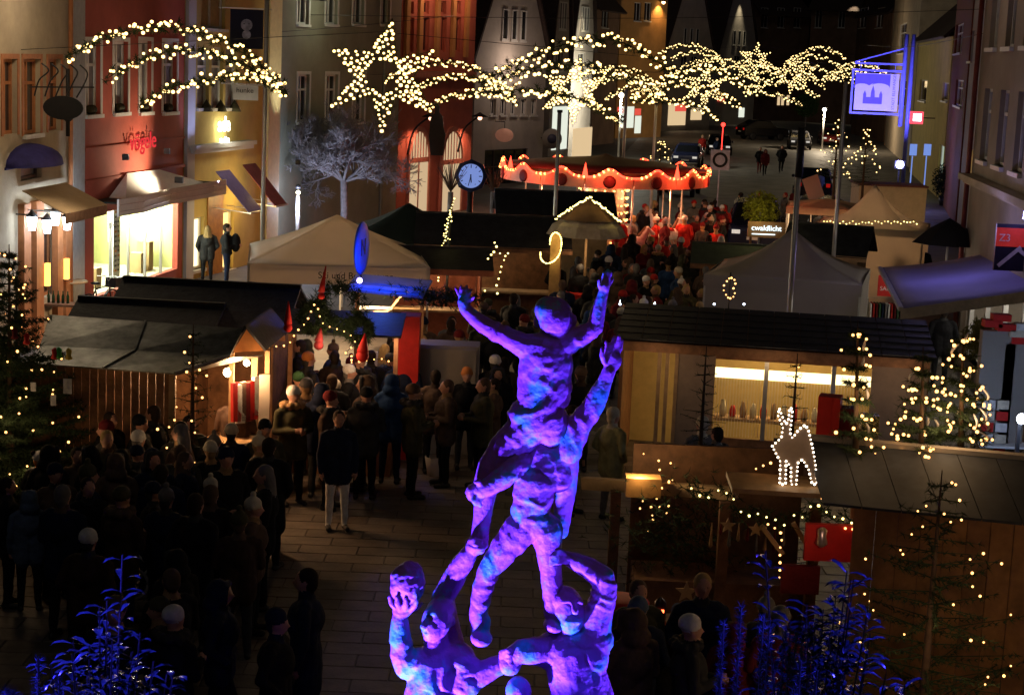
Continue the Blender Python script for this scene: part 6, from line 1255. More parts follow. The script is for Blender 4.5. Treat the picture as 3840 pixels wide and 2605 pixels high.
b.build('fir_branches', M_spruce, oO, kind='stuff'); bulbs([at(2470+rng.uniform(-70, 60), rng.uniform(1690, 1990), 19.9) for _ in range(26)], .013, M_bulbo, oO); lamp('POINT', at(2400, 1770, 19.6), 24, (1, .7, .34), oO, .1)
q = at(2415, 1790, 19.6); b = MB(); b.box((q.x, 19.7, q.z-.12), (.4, .25, .22)); b.build('wooden_crate', mat('crate_orange', (.5, .25, .08), .6), label='orange lit wooden crate on the corner of the ornament booth', cat='crate')
q = at(2475, 2290, 17.3); o = empty('lantern', (q.x, 17.3, q.z-.1), 'small lantern with a red glowing candle at the ornament booth', 'lantern'); b = MB(); b.lathe(q-Vector((0, 0, .1)), [(.06, 0), (.06, .2), (.0, .26)], 8); b.build('glass', mat('lantern_dark', (.05, .02, .02), .3), o); b = MB(); b.box(q+Vector((0, -.065, .02)), (.07, .01, .03)); b.build('flame', glow('ember', (1, .14, .04), 6), o)
b = MB(); b.box((q.x, 17.35, (q.z-.1)/2), (.5, .4, q.z-.1)); b.build('barrel_table', M_wood2, o)
q = at(2330, 2210, 17.6); o = empty('drum_basket', (q.x, 17.6, 0), 'tall pale basket drum with a red padded rim beside the statue', 'basket'); b = MB(); b.lathe((q.x, 17.6, .4), [(.2, 0), (.25, q.z-.62)], 18); b.build('drum', cloth('tan'), o); b = MB(); b.lathe((q.x, 17.6, q.z-.25), [(.24, 0), (.3, .05), (.3, .13), (.2, .17), (0, .17)], 18); b.build('rim', M_redc, o); b = MB(); b.lathe((q.x, 17.6, 0), [(.16, 0), (.14, .42)], 10); b.build('stand', M_wood2, o)
# ================================================================== blue lit shrubs in the foreground
M_leafs = mat('laurel_leaf', (.028, .045, .03), .22, var=.5, scale=14, spec=.8)
def shrub(px, top, Y, label, seed, w=1.0, n=34):
    g = random.Random(seed); c = at(px, top, Y); base = Vector((c.x, Y, 0)); o = empty('laurel_shrub', base, label, 'shrub', 'laurel shrubs'); b = MB(); lv = MB(); H = c.z
    stems = []
    for i in range(n):
        a = g.uniform(0, 2*math.pi); q = g.uniform(0, 1)**.7; hh = H*(1-.32*q*q)*g.uniform(.9, 1.0) if i else H
        tip = base+Vector((math.cos(a)*w*q*1.0, math.sin(a)*w*q*.7, hh)); mid = base+Vector((math.cos(a)*w*q*.3, math.sin(a)*w*q*.25, hh*.5)); pts = catmull([base+Vector((math.cos(a)*.12, math.sin(a)*.12, 0)), mid, tip], 7); b.tube(pts, [.02*(1-.8*k/(len(pts)-1)) for k in range(len(pts))], 4, cap=False)
        for k, p in enumerate(along(pts, .055)):
            if p.z < H*.5 or g.random() < .1: continue
            e = (p.z-H*.5)/(H*.5)
            for s in range(2):
                a2 = k*2.4+s*math.pi+g.uniform(-.4, .4); L = g.uniform(.085, .14); d = Vector((math.cos(a2), math.sin(a2), g.uniform(-.1, .5))).normalized(); sd = d.cross(Vector((0, 0, 1))).normalized()*L*.14; up = Vector((0, 0, 1)); m1 = p+d*L*.45+up*L*.12; m2 = p+d*L*.8+up*L*.05; t = p+d*L-up*L*.12
                lv.add([p, m1-sd, m1+up*-.006, m1+sd, m2-sd*.8, m2+up*-.005, m2+sd*.8, t], [(0, 1, 2), (0, 2, 3), (1, 4, 5, 2), (2, 5, 6, 3), (4, 7, 5), (5, 7, 6)], 0, True)
    b.build('stem', mat('stem_green', (.08, .07, .04), .8), o); lv.build('foliage', M_leafs, o); return o, c
oS1, c1 = shrub(385, 2140, 8.6, 'bushy evergreen shrub lit blue in the left foreground', 3, .66, 50)
oS2, c2 = shrub(3110, 2085, 8.8, 'bushy evergreen shrub lit blue in front of the ornament booth', 9, .66, 54)
def brush(px, top, Y, label, seed, k):
    g = random.Random(seed); c = at(px, top, Y); o = empty('small_conifer', (c.x, Y, 0), label, 'shrub', 'blue lit little conifers'); b = MB(); st = MB()
    for i in range(k):
        x = g.uniform(-.16, .16); y = g.uniform(-.1, .1); tip = Vector((c.x+x*1.6, Y+y, c.z-abs(x)*1.2-g.uniform(0, .2))); root = Vector((c.x+x*.2, Y, 0)); pts = [root, root.lerp(tip, .7)+Vector((x*.3, 0, 0)), tip]; st.tube(pts, .006, 4); P = [p for p in along(catmull(pts, 6), .012) if p.z > tip.z-1.0]; needles(b, P, [Vector((0, 0, 1))]*len(P), 9, .045, .003, .62, rg=g)
    st.build('stem', mat('stem_green', (.08, .07, .04)), o); b.build('needle_crown', mat('needle_blue', (.07, .11, .1), .6, var=.2), o); return c
brush(150, 2430, 7.9, 'upright bristly conifer tips lit blue beside the left shrub', 4, 4); brush(100, 2540, 7.7, 'low bristly conifer tips lit blue at the left shrub', 5, 3)
brush(2850, 2230, 8.6, 'tall bristly conifer lit blue beside the right shrub', 6, 9); brush(3050, 2420, 8.2, 'low bristly conifer lit blue in front of the right shrub', 7, 5)
for x, y, z, pw, aim, lab in ((-3.3, 8.9, 5.4, 2200, (-1.95, 8.5, 3.6), 'blue floodlight on an added unseen mast beside the left shrub'), (3.3, 9.6, 5.6, 1500, (1.65, 8.7, 3.6), 'blue floodlight on an added unseen mast beside the right shrub')):  # masts added out of view to light the leaves from above
    o = empty('floodlight', (x, y, 0), lab, 'floodlight', 'added floodlight masts'); d = (Vector(aim)-Vector((x, y, z))).normalized(); q = Vector((0, 0, 1)).rotation_difference(d).to_matrix(); b = MB(); b.box(Vector((x, y, z))-d*.08, (.26, .2, .12), M=q); b.bar((x, y, 0), Vector((x, y, z))-d*.08, .07); b.build('housing', M_dark, o); b = MB(); b.box(Vector((x, y, z)), (.22, .17, .01), M=q); b.build('lens', M_blueglow, o); lamp('SPOT', Vector((x, y, z))+d*.06, pw, (.03, .025, 1), o, .06, aim, 85, .7)
# ================================================================== left shops
# --- glazed optician's shop in the red house
u0, z0, u1, z1 = shop_hole; D = 2.6
M_cream = mat('shop_cream', (.78, .72, .5), .7, var=.05); M_lime = mat('shop_lime', (.5, .62, .16), .7, var=.06); M_shelf = mat('shop_shelf', (.6, .42, .2), .5, var=.08)
b = MB(); fbox(b, fRe, u0-.2, z0-.2, u1+.2, z1+.1, -D-.1, -D); b.build('shop_back_wall', M_lime, hR)
b = MB(); fbox(b, fRe, u0-.2, z0-.1, u1+.2, z0, -D, -.17); b.build('shop_floor', M_cream, hR)
b = MB(); fbox(b, fRe, u0-.2, z1+.02, u1+.2, z1+.1, -D, -.17); b.build('shop_ceiling', M_cream, hR)
for u in (u0-.2, u1+.1): b = MB(); fbox(b, fRe, u, z0, u+.1, z1, -D, -.17); b.build('shop_side_wall', M_cream if u < u0 else mat('shop_wall_yellow', (.68, .66, .26), .7, var=.06), hR)
n = 5
for i in range(n):
    a, c = u0+(u1-u0)*i/n, u0+(u1-u0)*(i+1)/n; b = MB(); fbox(b, fRe, a+.02, z0+.02, c-.02, z1-.02, -.06, -.05); b.build('shop_pane', glassmat('shop_glass'), hR)
    b = MB(); fbox(b, fRe, a-.02, z0, a+.02, z1, -.09, -.02); b.build('glazing_bar', M_steel, hR)
for i, (fa, wd_, hh, m) in enumerate(((.04, .5, 2.5, M_cream), (.36, .55, 2.4, M_cream), (.62, .6, 2.5, M_lime))):
    b = MB(); a = u0+(u1-u0)*fa; fbox(b, fRe, a, z0, a+wd_, z0+hh, -1.9, -1.84); b.build('display_panel', m, hR)
    b = MB(); fbox(b, fRe, a+.05, z0+hh-.2, a+wd_-.05, z0+hh-.14, -1.83, -1.8); b.build('panel_lamp', glow('shop_strip', (1, .95, .7), 9), hR)
rk = u0+(u1-u0)*.5; o = empty('spectacle_rack', fRe.P(rk+.25, z0, -.7), 'tall white rack with rows of sunglasses inside the bright shop', 'rack')
b = MB(); fbox(b, fRe, rk, z0, rk+.5, z0+2.0, -.75, -.7); b.build('board', M_white, o)
for r_ in range(13):
    for c_ in range(2):
        b = MB(); uu_, zz = rk+.14+c_*.22, z0+.25+r_*.13
        for s in (-.04, .04): b.lathe(fRe.P(uu_+s, zz, -.685), [(.0, -.006), (.034, -.004), (.034, .004), (0, .006)], 8, axis=fRe.N)
        b.bar(fRe.P(uu_-.02, zz+.01, -.685), fRe.P(uu_+.02, zz+.01, -.685), .008); b.build('sunglasses', M_dark if (r_+c_) % 4 else cloth('orange'), o)
a = u0+(u1-u0)*.66; o = empty('shop_poster', fRe.P(a+.3, z0+1.2, -1.2), 'large poster of a smiling face inside the bright shop', 'poster'); b = MB(); fbox(b, fRe, a, z0+.9, a+.62, z0+2.4, -1.24, -1.2); b.build('sheet', M_white, o)
q = fRe.P(a+.33, z0+1.95, -1.19); b = MB(); b.lathe(q, [(0, .012), (.2, .012)], 18, axis=fRe.N, cap=False); b.build('printed_face', mat('print_skin', (.62, .36, .24), .6, var=.1), o); b = MB(); b.lathe(q+Vector((0, 0, .13)), [(0, .016), (.19, .016)], 18, axis=fRe.N, cap=False); b.build('printed_hair', mat('print_hair', (.12, .07, .05), .6), o); b = MB(); fbox(b, fRe, a+.23, z0+1.83, a+.44, z0+1.86, -1.2, -1.17); b.build('printed_mouth', mat('print_lip', (.4, .1, .1), .6), o)
for i, (fa, hh) in enumerate(((.12, .7), (.28, .5), (.8, .55), (.9, .8))):
    a = u0+(u1-u0)*fa; b = MB(); fbox(b, fRe, a-.18, z0, a+.18, z0+hh, -.9, -.55); ob = b.build('display_plinth', M_shelf, label=['tall plinth near the bright end panel of the shop', 'low plinth behind the bicycle in the shop', 'low plinth under the shop poster', 'tall plinth at the yellow end of the shop'][i], cat='plinth', group='shop plinths')
for fa in (.12, .4, .7, .92): lamp('POINT', fRe.P(u0+(u1-u0)*fa, z1-.25, -1.0), 400, (1, .97, .76), hR, .15)
lettering('optik', .3, M_dark, fRe.P(u0+(u1-u0)*.22, z0+1.7, -.03), fRe.U, fRe.N, hR, .002); lettering('optik', .3, M_dark, fRe.P(u0+(u1-u0)*.86, z0+2.0, -.03), fRe.U, fRe.N, hR, .002)
# white fascia over it and the lit glass roof light
oA = empty('shop_canopy', fRe.P(fRe.L/2, 3.05, .6), 'white folded fascia canopy above the bright shop windows', 'canopy'); zc = 2.52
pl = [(u0-.3, .75), (u0+1.0, .9), (u0+(u1-u0)*.55, .75), (u1+.2, .95), (u1+1.3, 1.0)]
for (a, d), (c, e) in zip(pl, pl[1:]):
    b = MB(); b.prism([fRe.P(a, zc, d), fRe.P(c-.01, zc, e), fRe.P(c-.01, zc+.42, e), fRe.P(a, zc+.42, d)], fRe.N*-.05); b.build('fascia_panel', M_white, oA)
    for k in (.12, .28): b = MB(); b.bar(fRe.P(a+.02, zc+k, d+.012), fRe.P(c-.03, zc+k, e+.012), .02); b.build('fascia_groove', M_steel, oA)
    b = MB(); b.slab([fRe.P(a, zc+.3, d-.06), fRe.P(c-.01, zc+.3, e-.06), fRe.P(c-.01, zc+.3, .02), fRe.P(a, zc+.3, .02)], .04); b.build('canopy_roof', M_green, oA)
r = fRe.rect(455, 640, 735, 720, .4); oG = empty('roof_light', fRe.P((r[0]+r[2])/2, r[1], .4), 'glowing sloped white awning above the shop canopy', 'awning'); c = [fRe.P(r[0], r[1], .5), fRe.P(r[2], r[1]+.05, .6), fRe.P(r[0]+(r[2]-r[0])*.62, r[3]-.05, .1), fRe.P(r[0]+(r[2]-r[0])*.2, r[3], .1)]
b = MB(); b.slab([c[0], c[1], c[2], c[3]], .02); b.build('sheet', M_white, oG); b = MB(); b.add([c[0], c[3], fRe.P(r[0], r[1], .05)], [(0, 1, 2)]); b.build('side', M_white, oG)
b = MB(); b.box(fRe.P(r[0]+(r[2]-r[0])*.55, zc+.62, .8), (.22, .14, .16)); b.build('spot_housing', M_dark, oA); lamp('SPOT', fRe.P(r[0]+(r[2]-r[0])*.4, zc+.72, 1.15), 260, (1, .82, .55), oA, .1, fRe.P(r[0]+(r[2]-r[0])*.35, r[3]+.3, .1), 120, .6)
# red lettering and facade washers
oL = empty('red_letter_sign', fRe.P(*fRe.uv(530, 530), .1), 'red backlit letters on the dark red house front', 'sign'); s = fRe.rect(470, 490, 565, 570)
lettering('vögele', .62, glow('red_letters', (1, .05, .06), .8), fRe.P((s[0]+s[2])/2, (s[1]+s[3])/2, .14), fRe.U, fRe.N, oL, .01, .0, sx=1.25); lamp('POINT', fRe.P((s[0]+s[2])/2-.3, (s[1]+s[3])/2, .35), 5, (1, .3, .15), oL, .15)
for px, z, pw in ((400, 3.9, 240), (560, 3.9, 60), (610, 8.8, 30)): 
    u = fRe.uv(px, 400)[0]; lamp('SPOT', fRe.P(u, z, .55), pw, (1, .55, .3), hR, .08, fRe.P(u, z+(6 if z < 5 else -6), -.2), 75, .7); b = MB(); b.box(fRe.P(u, z, .5), (.15, .15, .15)); b.build('wall_washer', M_dark, hR)
# yellow house: glowing letters, hanging banners, folded awnings
oY = empty('white_letter_sign', fYe.P(*fYe.uv(822, 480), .1), 'overbright white letters on the yellow house', 'sign'); s = fYe.rect(787, 432, 858, 533); lettering('ade', .62, glow('white_letters', (1, .97, .72), 6), fYe.P((s[0]+s[2])/2, (s[1]+s[3])/2+.12, .15), fYe.U, fYe.N, oY, .01, .01); lettering('moden', .22, MATS['white_letters'], fYe.P((s[0]+s[2])/2+.05, s[1]+.06, .15), fYe.U, fYe.N, oY, .02, .02)
lamp('POINT', fYe.P((s[0]+s[2])/2, (s[1]+s[3])/2, .8), 34, (1, .92, .62), oY, .2)
def banner(label, x0, y0, x1, y1, Y, m, name='banner'):
    a, c = at(x0, y0, Y), at(x1, y1, Y); o = empty(name, ((a.x+c.x)/2, Y, c.z), label, 'banner', 'hanging banners'); b = MB(); b.box((a+c)/2, (c.x-a.x, .015, a.z-c.z)); b.build('cloth', m, o); b = MB(); b.bar((a.x-.35, Y, a.z+.03), (c.x+.25, Y, a.z+.03), .035); b.build('rod', M_steel, o); return o, a, c
o, a, c = banner('black banner with a pale portrait on the yellow house', 864, 34, 986, 186, 52.5, mat('banner_black', (.012, .012, .03), .7, var=.1)); m_ = (a+c)/2
mp = mat('print_pale', (.4, .4, .5), .7, var=.35, scale=6); b = MB(); b.lathe(m_+Vector((0, -.01, .12)), [(0, .012), (.17, .012)], 20, axis=(0, -1, 0), cap=False); me_ = b.build('printed_face', mp, o); b = MB(); b.lathe(m_+Vector((0, -.012, -.16)), [(0, .012), (.13, .012)], 20, axis=(0, -1, 0), cap=False); b.build('printed_neck', mp, o)
for s_ in (-1, 1): b = MB(); b.box(m_+Vector((s_*.07, -.026, .15)), (.05, .004, .02)); b.build('printed_eye', M_dark, o)
o, a, c = banner('small white banner reading hunke below the portrait banner', 874, 318, 968, 378, 52.4, M_white); lettering('hunke', .21, M_dark, (a+c)/2+Vector((-.02, -.012, .06)), (1, 0, 0), (0, -1, 0), o, .002)
for x0, y0, x1, y1, m, lab in ((805, 640, 880, 775, mat('awning_violet', (.16, .13, .36), .7, var=.12), 'steep violet awning over the yellow house shop door'), (905, 615, 985, 750, mat('awning_maroon', (.16, .04, .06), .7, var=.2), 'steep maroon patterned awning on the yellow house')):
    o = empty('drop_awning', fYe.P(*fYe.uv(x0, y1), .4), lab, 'awning', 'drop awnings'); (ua, za), (ub_, zb2) = fYe.uv(x0, y0), fYe.uv(x1, y1); w = 1.0
    b = MB(); b.slab([fYe.P(ua-.25, za, .15), fYe.P(ua+w-.25, za, .15), fYe.P(ua+w-.15, zb2, 1.2), fYe.P(ua-.15, zb2, 1.2)], .02); b.build('cloth', m, o); b = MB(); b.bar(fYe.P(ua-.15, zb2, 1.2), fYe.P(ua+w-.15, zb2, 1.2), .05); b.build('front_bar', M_steel, o)
    for du in (-.2, w-.2): b = MB(); b.bar(fYe.P(ua+du, zb2+.1, .05), fYe.P(ua+du+.05, zb2, 1.2), .025); b.build('arm', M_steel, o)
lamp('POINT', fYe.P(fYe.uv(745, 900)[0], 1.6, .9), 22, (1, .72, .35), hY, .2); lamp('POINT', fYe.P(fYe.uv(860, 850)[0], 2.2, .8), 60, (1, .66, .22), hY, .2)
lamp('SPOT', fYe.P(fYe.L-.35, 3.2, .9), 1300, (1, .9, .6), hY, .1, fYe.P(fYe.L-.3, 10, 0), 50, .7); b = MB(); b.box(fYe.P(fYe.L-.35, 3.15, .85), (.16, .16, .16)); b.build('wall_washer', M_dark, hY)
for k_, px_ in ((6, 2772), (8, 3203), (2, 2180)):
    f, o = FAR[k_]; u = f.uv(px_, 60)[0]; z = f.uv(px_, -25)[1]; b = MB(); b.bar(f.P(u, z, 0), f.P(u, z, .6), .08); b.build('wall_lamp', M_dark, o); lamp('SPOT', f.P(u, z-.1, .55), 900, (1, .85, .55), o, .08, f.P(u, 0, .2), 46, .8)
u = fYe.uv(705, 300)[0]; lamp('SPOT', fYe.P(u, 2.9, 1.0), 420, (.5, .56, 1), hY, .1, fYe.P(u, 8, 0), 60, .7)
# restaurant: beige awning, lanterns, amber lights, high table, bottles, bicycle
a0_, a1_, f0, f1 = fBe.uv(230, 690)[0], fBe.L+.5, 2.75, 1.9; oW2 = empty('restaurant_awning', fBe.P(a1_-1, 3, .8), 'sand coloured awning over the restaurant entrance', 'awning'); b = MB(); ul = fBe.uv(95, 710)[0]
def fp(px, py, d): u_, z_ = fBe.uv(px, py, d); return fBe.P(u_, z_, d)
Q = [fp(84, 714, .1), fp(247, 684, .1), fp(402, 768, 1.25), fp(246, 802, 1.25)]
b.slab(Q, .02); b.build('cloth', mat('awning_sand', (.58, .42, .26), .8, var=.06), oW2); b = MB(); dn = Vector((0, 0, .22)); b.slab([Q[3], Q[2], Q[2]-dn, Q[3]-dn], .012); b.build('valance', mat('awning_sand_dark', (.34, .2, .13), .8), oW2)
for t_ in (.1, .9): b = MB(); b.bar(Q[0].lerp(Q[1], t_)-dn*2, Q[3].lerp(Q[2], t_), .03); b.build('arm', M_steel, oW2)
lamp('POINT', fp(330, 700, 1.6), 12, (1, .78, .5), oW2, .15)
M_lan = glow('lantern_glass', (.72, .88, 1), 11)
for i, (px, py, nm) in enumerate(((60, 838, 'leftmost wall lantern at the restaurant pillar'), (118, 850, 'hanging lantern cluster between the restaurant pillars'), (150, 820, 'wall lantern above the amber light of the restaurant'), (195, 838, 'wide lantern below the awning edge'), (222, 805, 'wall lantern under the corner of the awning'))):
    u, z = fBe.uv(px, py); nm = nm.replace('leftmost', 'slim'); o = empty('lantern', fBe.P(u, z-.2, .35), nm, 'lantern', 'restaurant lanterns'); b = MB(); b.lathe(fBe.P(u, z-.13, .35), [(.07, 0), (.11, .28), (.0, .3)], 6, sm=False); b.build('glass', M_lan, o); b = MB(); b.lathe(fBe.P(u, z+.17, .35), [(.14, 0), (.05, .1), (.0, .16)], 6); b.bar(fBe.P(u, z+.2, 0), fBe.P(u, z+.2, .35), .03); b.build('frame', M_dark, o)
    lamp('POINT', fBe.P(u, z, .75), 32, (.75, .88, 1), o, .08)
for px, y0, y1 in ((145, 985, 1070), (218, 968, 1045)):
    u, zt_ = fBe.uv(px, y0); zb2 = fBe.uv(px, y1)[1]; o = empty('wall_light', fBe.P(u, zb2, .2), 'amber vertical wall light %s' % ('between the restaurant pillars' if px < 200 else 'at the outer restaurant pillar'), 'lamp', 'amber wall lights'); b = MB(); fbox(b, fBe, u-.07, zb2, u+.07, zt_, .15, .25); b.build('shade', glow('amber_shade', (1, .45, .1), 3), o); b = MB(); fbox(b, fBe, u-.09, zb2-.03, u+.09, zb2, .1, .27); b.build('bracket', M_dark, o)
q = atz(262, 1052, 1.1); o = empty('high_table', (q.x, q.y, 0), 'round-topped high table outside the restaurant', 'table'); b = MB(); b.lathe((q.x, q.y, 1.06), [(.42, 0), (.42, .04), (0, .04)], 20); b.build('top', M_woodp, o); b = MB(); b.tube([(q.x, q.y, 0), (q.x, q.y, 1.06)], .035, 8); b.lathe((q.x, q.y, 0), [(.25, 0), (.25, .03), (0, .03)], 16); b.build('stem', M_steel, o)
q = atz(215, 1135, .8); o = empty('bench_table', (q.x, q.y, 0), 'dark low table with bottles in front of the restaurant', 'table'); b = MB(); b.box((q.x, q.y, .77), (1.0, .5, .05)); b.build('top', M_wood2, o)
for x in (-.42, .42): b = MB(); b.bar((q.x+x, q.y, 0), (q.x+x, q.y, .76), .06); b.build('leg', M_dark, o)
for i in range(5): b = MB(); b.lathe((q.x-.2+i*.11, q.y, .795), [(.035, 0), (.035, .16), (.014, .22), (.014, .28), (0, .28)], 8); b.build('bottle', mat('bottle_glass', (.02, .05, .02), .15), label='dark wine bottle, %s in the row on the low restaurant table' % ORD[i], cat='bottle', group='wine bottles')
q = fBe.P(-.1+fBe.uv(30, 400)[0], fBe.uv(30, 395)[1], 1.2); o = empty('wrought_iron_sign', q, 'dark wrought-iron hanging sign with oval board on the beige house', 'sign'); b = MB(); b.prism([q+Vector((.42*math.cos(t), 0, .25*math.sin(t))) for t in np.linspace(0, 2*math.pi, 24, endpoint=False)], (0, .05, 0)); b.build('board', M_dark, o)
b = MB(); 
for k in range(5): b.tube(catmull([q+Vector((-.6+k*.22, .02, .22)), q+Vector((-.5+k*.24, .02, .55)), q+Vector((-.3+k*.2, .02, .75)), q+Vector((-.45+k*.2, .02, .9))], 5), .018, 5)
b.bar(q+Vector((-.7, .02, .4)), q+Vector((.65, .02, .45)), .03); b.build('scrollwork', M_dark, o, kind='stuff'); q2 = fBe.P(*fBe.uv(172, 390), .5); b = MB(); b.tube([q2+Vector((0, 0, .8)), q2, q2-Vector((0, 0, .7))], .05, 6); b.lathe(q2-Vector((0, 0, .25)), [(.1, -.02), (.13, 0), (.1, .02)], 12, axis=(0, -1, 0)); b.build('key_figure', M_dark, o)
# bicycle
def bicycle(c, rz, label):
    fr = Fr(c, rz); o = empty('bicycle', (c[0], c[1], 0), label, 'bicycle', None, rz)
    for x in (-.52, .52):
        w = MB(); w.tube([fr(x+.33*math.cos(a), 0, .34+.33*math.sin(a)) for a in np.linspace(0, 2*math.pi, 25)], .02, 6); wh = w.build('wheel', M_dark, o); s = MB()
        for k in range(10): a = k*math.pi/5; s.tube([fr(x, 0, .34), fr(x+.32*math.cos(a), 0, .34+.32*math.sin(a))], .003, 3)
        s.build('spokes', M_steel, wh, kind='stuff')
    b = MB(); 
    for p_, q_ in (((-.52, .34), (-.1, .3)), ((-.1, .3), (-.2, .85)), ((-.52, .34), (-.18, .75)), ((-.18, .75), (.36, .8)), ((-.1, .3), (.36, .7)), ((.36, .9), (.52, .34))): b.tube([fr(p_[0], 0, p_[1]), fr(q_[0], 0, q_[1])], .018, 6)
    b.build('frame', M_dark, o); b = MB(); b.ball(fr(-.2, 0, .9), .1, 8, 5, sq=(1.3, .7, .4)); b.build('saddle', M_dark, o); b = MB(); b.tube([fr(.3, -.28, 1.0), fr(.38, -.1, 1.02), fr(.36, 0, .9), fr(.38, .1, 1.02), fr(.3, .28, 1.0)], .014, 6); b.build('handlebar', M_steel, o); b = MB(); b.box(fr(.6, 0, .85), (.3, .3, .24), rz); b.build('basket', M_dark, o)
q = atz(375, 1195, 0); bicycle((q.x, q.y), R(70), 'parked black bicycle with a basket before the bright shop')
# far shop fronts
def pan(f, o, x0, y0, x1, y1, m, nm='shop_pane', d=.05): r = f.rect(x0, y0, x1, y1); b = MB(); fbox(b, f, r[0], max(.1, r[1]), r[2], r[3], 0, d); return b.build(nm, m, o)
f, o = FAR[0]; r = f.rect(1820, 480, 1890, 530); q = f.P((r[0]+r[2])/2, (r[1]+r[3])/2, .6); oo = empty('oval_sign', q, 'pale oval hanging shop sign on the white gabled house', 'sign'); b = MB(); b.lathe((0, 0, 0), [(0, -.04), (.46, -.04), (.46, .04), (0, .04)], 24); me = b.mesh('board', mat('sign_oval', (.75, .42, .3), .6, var=.05, em=(1, .4, .25), es=.12)); me.transform(Matrix.Translation(q) @ Matrix.Diagonal((1.05, 1, .78, 1)) @ Matrix.Rotation(R(90), 4, 'X')); KIDS.setdefault(oo, []).append(put('board', me, oo)); b = MB(); b.bar(q+Vector((0, 0, .36)), q+Vector((0, 0, .7)), .03); b.bar(f.P((r[0]+r[2])/2, q.z+.7, 0), q+Vector((0, 0, .7)), .04); b.build('bracket', M_dark, oo)
r = f.rect(2035, 478, 2085, 555); q = f.P(f.L*.97, (r[1]+r[3])/2, .7); oo = empty('round_sign', q, 'round white shop sign with a dark disc by the flag pole', 'sign'); b = MB(); b.lathe(q, [(0, .05), (.55, .05), (.55, -.05), (0, -.05)], 24, axis=(0, -1, 0)); b.build('board', M_canvasg, oo); b = MB(); b.lathe(q+Vector((0, -.06, 0)), [(0, .02), (.26, .02), (.26, 0)], 20, axis=(0, -1, 0)); b.build('emblem', mat('emblem_dark', (.06, .06, .1), .5), oo); b = MB(); b.bar(q, f.P(f.L*.97, q.z, 0), .05); b.build('bracket', M_dark, oo)
M_s1 = glow('shopglow_warm', (1, .72, .4), .75); M_s2 = glow('shopglow_white', (.9, .95, .8), .9); M_s3 = glow('shopglow_red', (1, .12, .08), .8)
pan(*FAR[1], 2070, 400, 2125, 560, M_s2); pan(*FAR[2], 2145, 480, 2215, 640, M_s1); 
f, o = FAR[4]; pan(f, o, 2330, 400, 2375, 480, M_s2); pan(f, o, 2380, 408, 2402, 432, M_s3, 'shop_sign'); pan(f, o, 2380, 435, 2402, 500, M_s2); pan(f, o, 2315, 402, 2345, 425, M_s3, 'shop_sign')
f, o = FAR[5]; pan(f, o, 2505, 390, 2570, 470, M_s1); pan(f, o, 2530, 392, 2570, 418, M_s3, 'shop_sign', .1); pan(f, o, 2590, 405, 2630, 450, M_s1)
f, o = FAR[6]; pan(f, o, 2770, 405, 2790, 440, M_s2); pan(f, o, 2690, 370, 2715, 380, M_s3, 'shop_sign', .1)
f, o = FAR[7]; 
for x in (2915, 2930, 2950): pan(f, o, x, 358, x+9, 395, M_s1, 'lit_window')
for i, (px, py, Y, pw, col, lab) in enumerate(((2330, 358, 118, 1500, (1, .95, .75), 'bright white street lamp beneath the comet garlands'), (3092, 412, 150, 1300, (1, .8, .55), 'glaring street lamp at the end of the street'), (1118, 722, 58.5, 420, (.62, .72, 1), 'cold white street lamp half hidden by the bare tree'))):
    q = at(px, py, Y); o = empty('street_lamp', (q.x, Y, 0), lab, 'street lamp', 'street lamps'); b = MB(); b.tube([(q.x, Y, 0), (q.x, Y, q.z-.1)], .07, 8); b.build('pole', M_steel, o); b = MB(); b.lathe((q.x, Y, q.z+.14), [(.3 if Y > 60 else .1, 0), (.2 if Y > 60 else .08, .1), (0, .14)], 10); b.build('hood', M_dark, o); b = MB(); b.ball(q, .17 if Y > 60 else .07); b.build('lamp_globe', glow('street_globe', (1, .9, .65), 16), o); lamp('POINT', q+Vector((0, -.35, -.25)), pw, col, o, .2)
# white light columns
for px, y0, y1, Y, zz, lab in ((2985, 660, 1175, 33, .45, 'tall pale flag pole with dark upper end built as shade, rising from the lit stall roof'), (3160, 300, 915, 44, .62, 'tall pale flag pole beside the white peaked tent'), (2100, 420, 690, 47, .8, 'thin pale flag pole in front of the carousel'), (1030, 0, 930, 44, .55, 'lamp-lit flag pole beside the white pavilion'), (2350, 330, 640, 60, .9, 'slim pale pole behind the carousel roof'), (2460, 390, 640, 62, .9, 'slim pale pole right behind the carousel finial')):
    q = at(px, y0, Y); q2 = at(px-(y1-y0)*.05, y1, Y); o = empty('flag_pole', (q2.x, Y, 0), lab, 'pole', 'flag poles'); X = q2.x; b = MB(); b.tube([(X, Y, 0), (X, Y, q.z)], .055, 10); b.build('shaft', M_steel, o); b = MB(); b.tube([(X+.005, Y, q.z-.02), (X+.005, Y, q.z+(.9 if px == 2985 else .05))], .075, 10); b.build('upper_end', M_dark, o)  # dark cylinder stands in for shade on the tall pole, a cap elsewhere
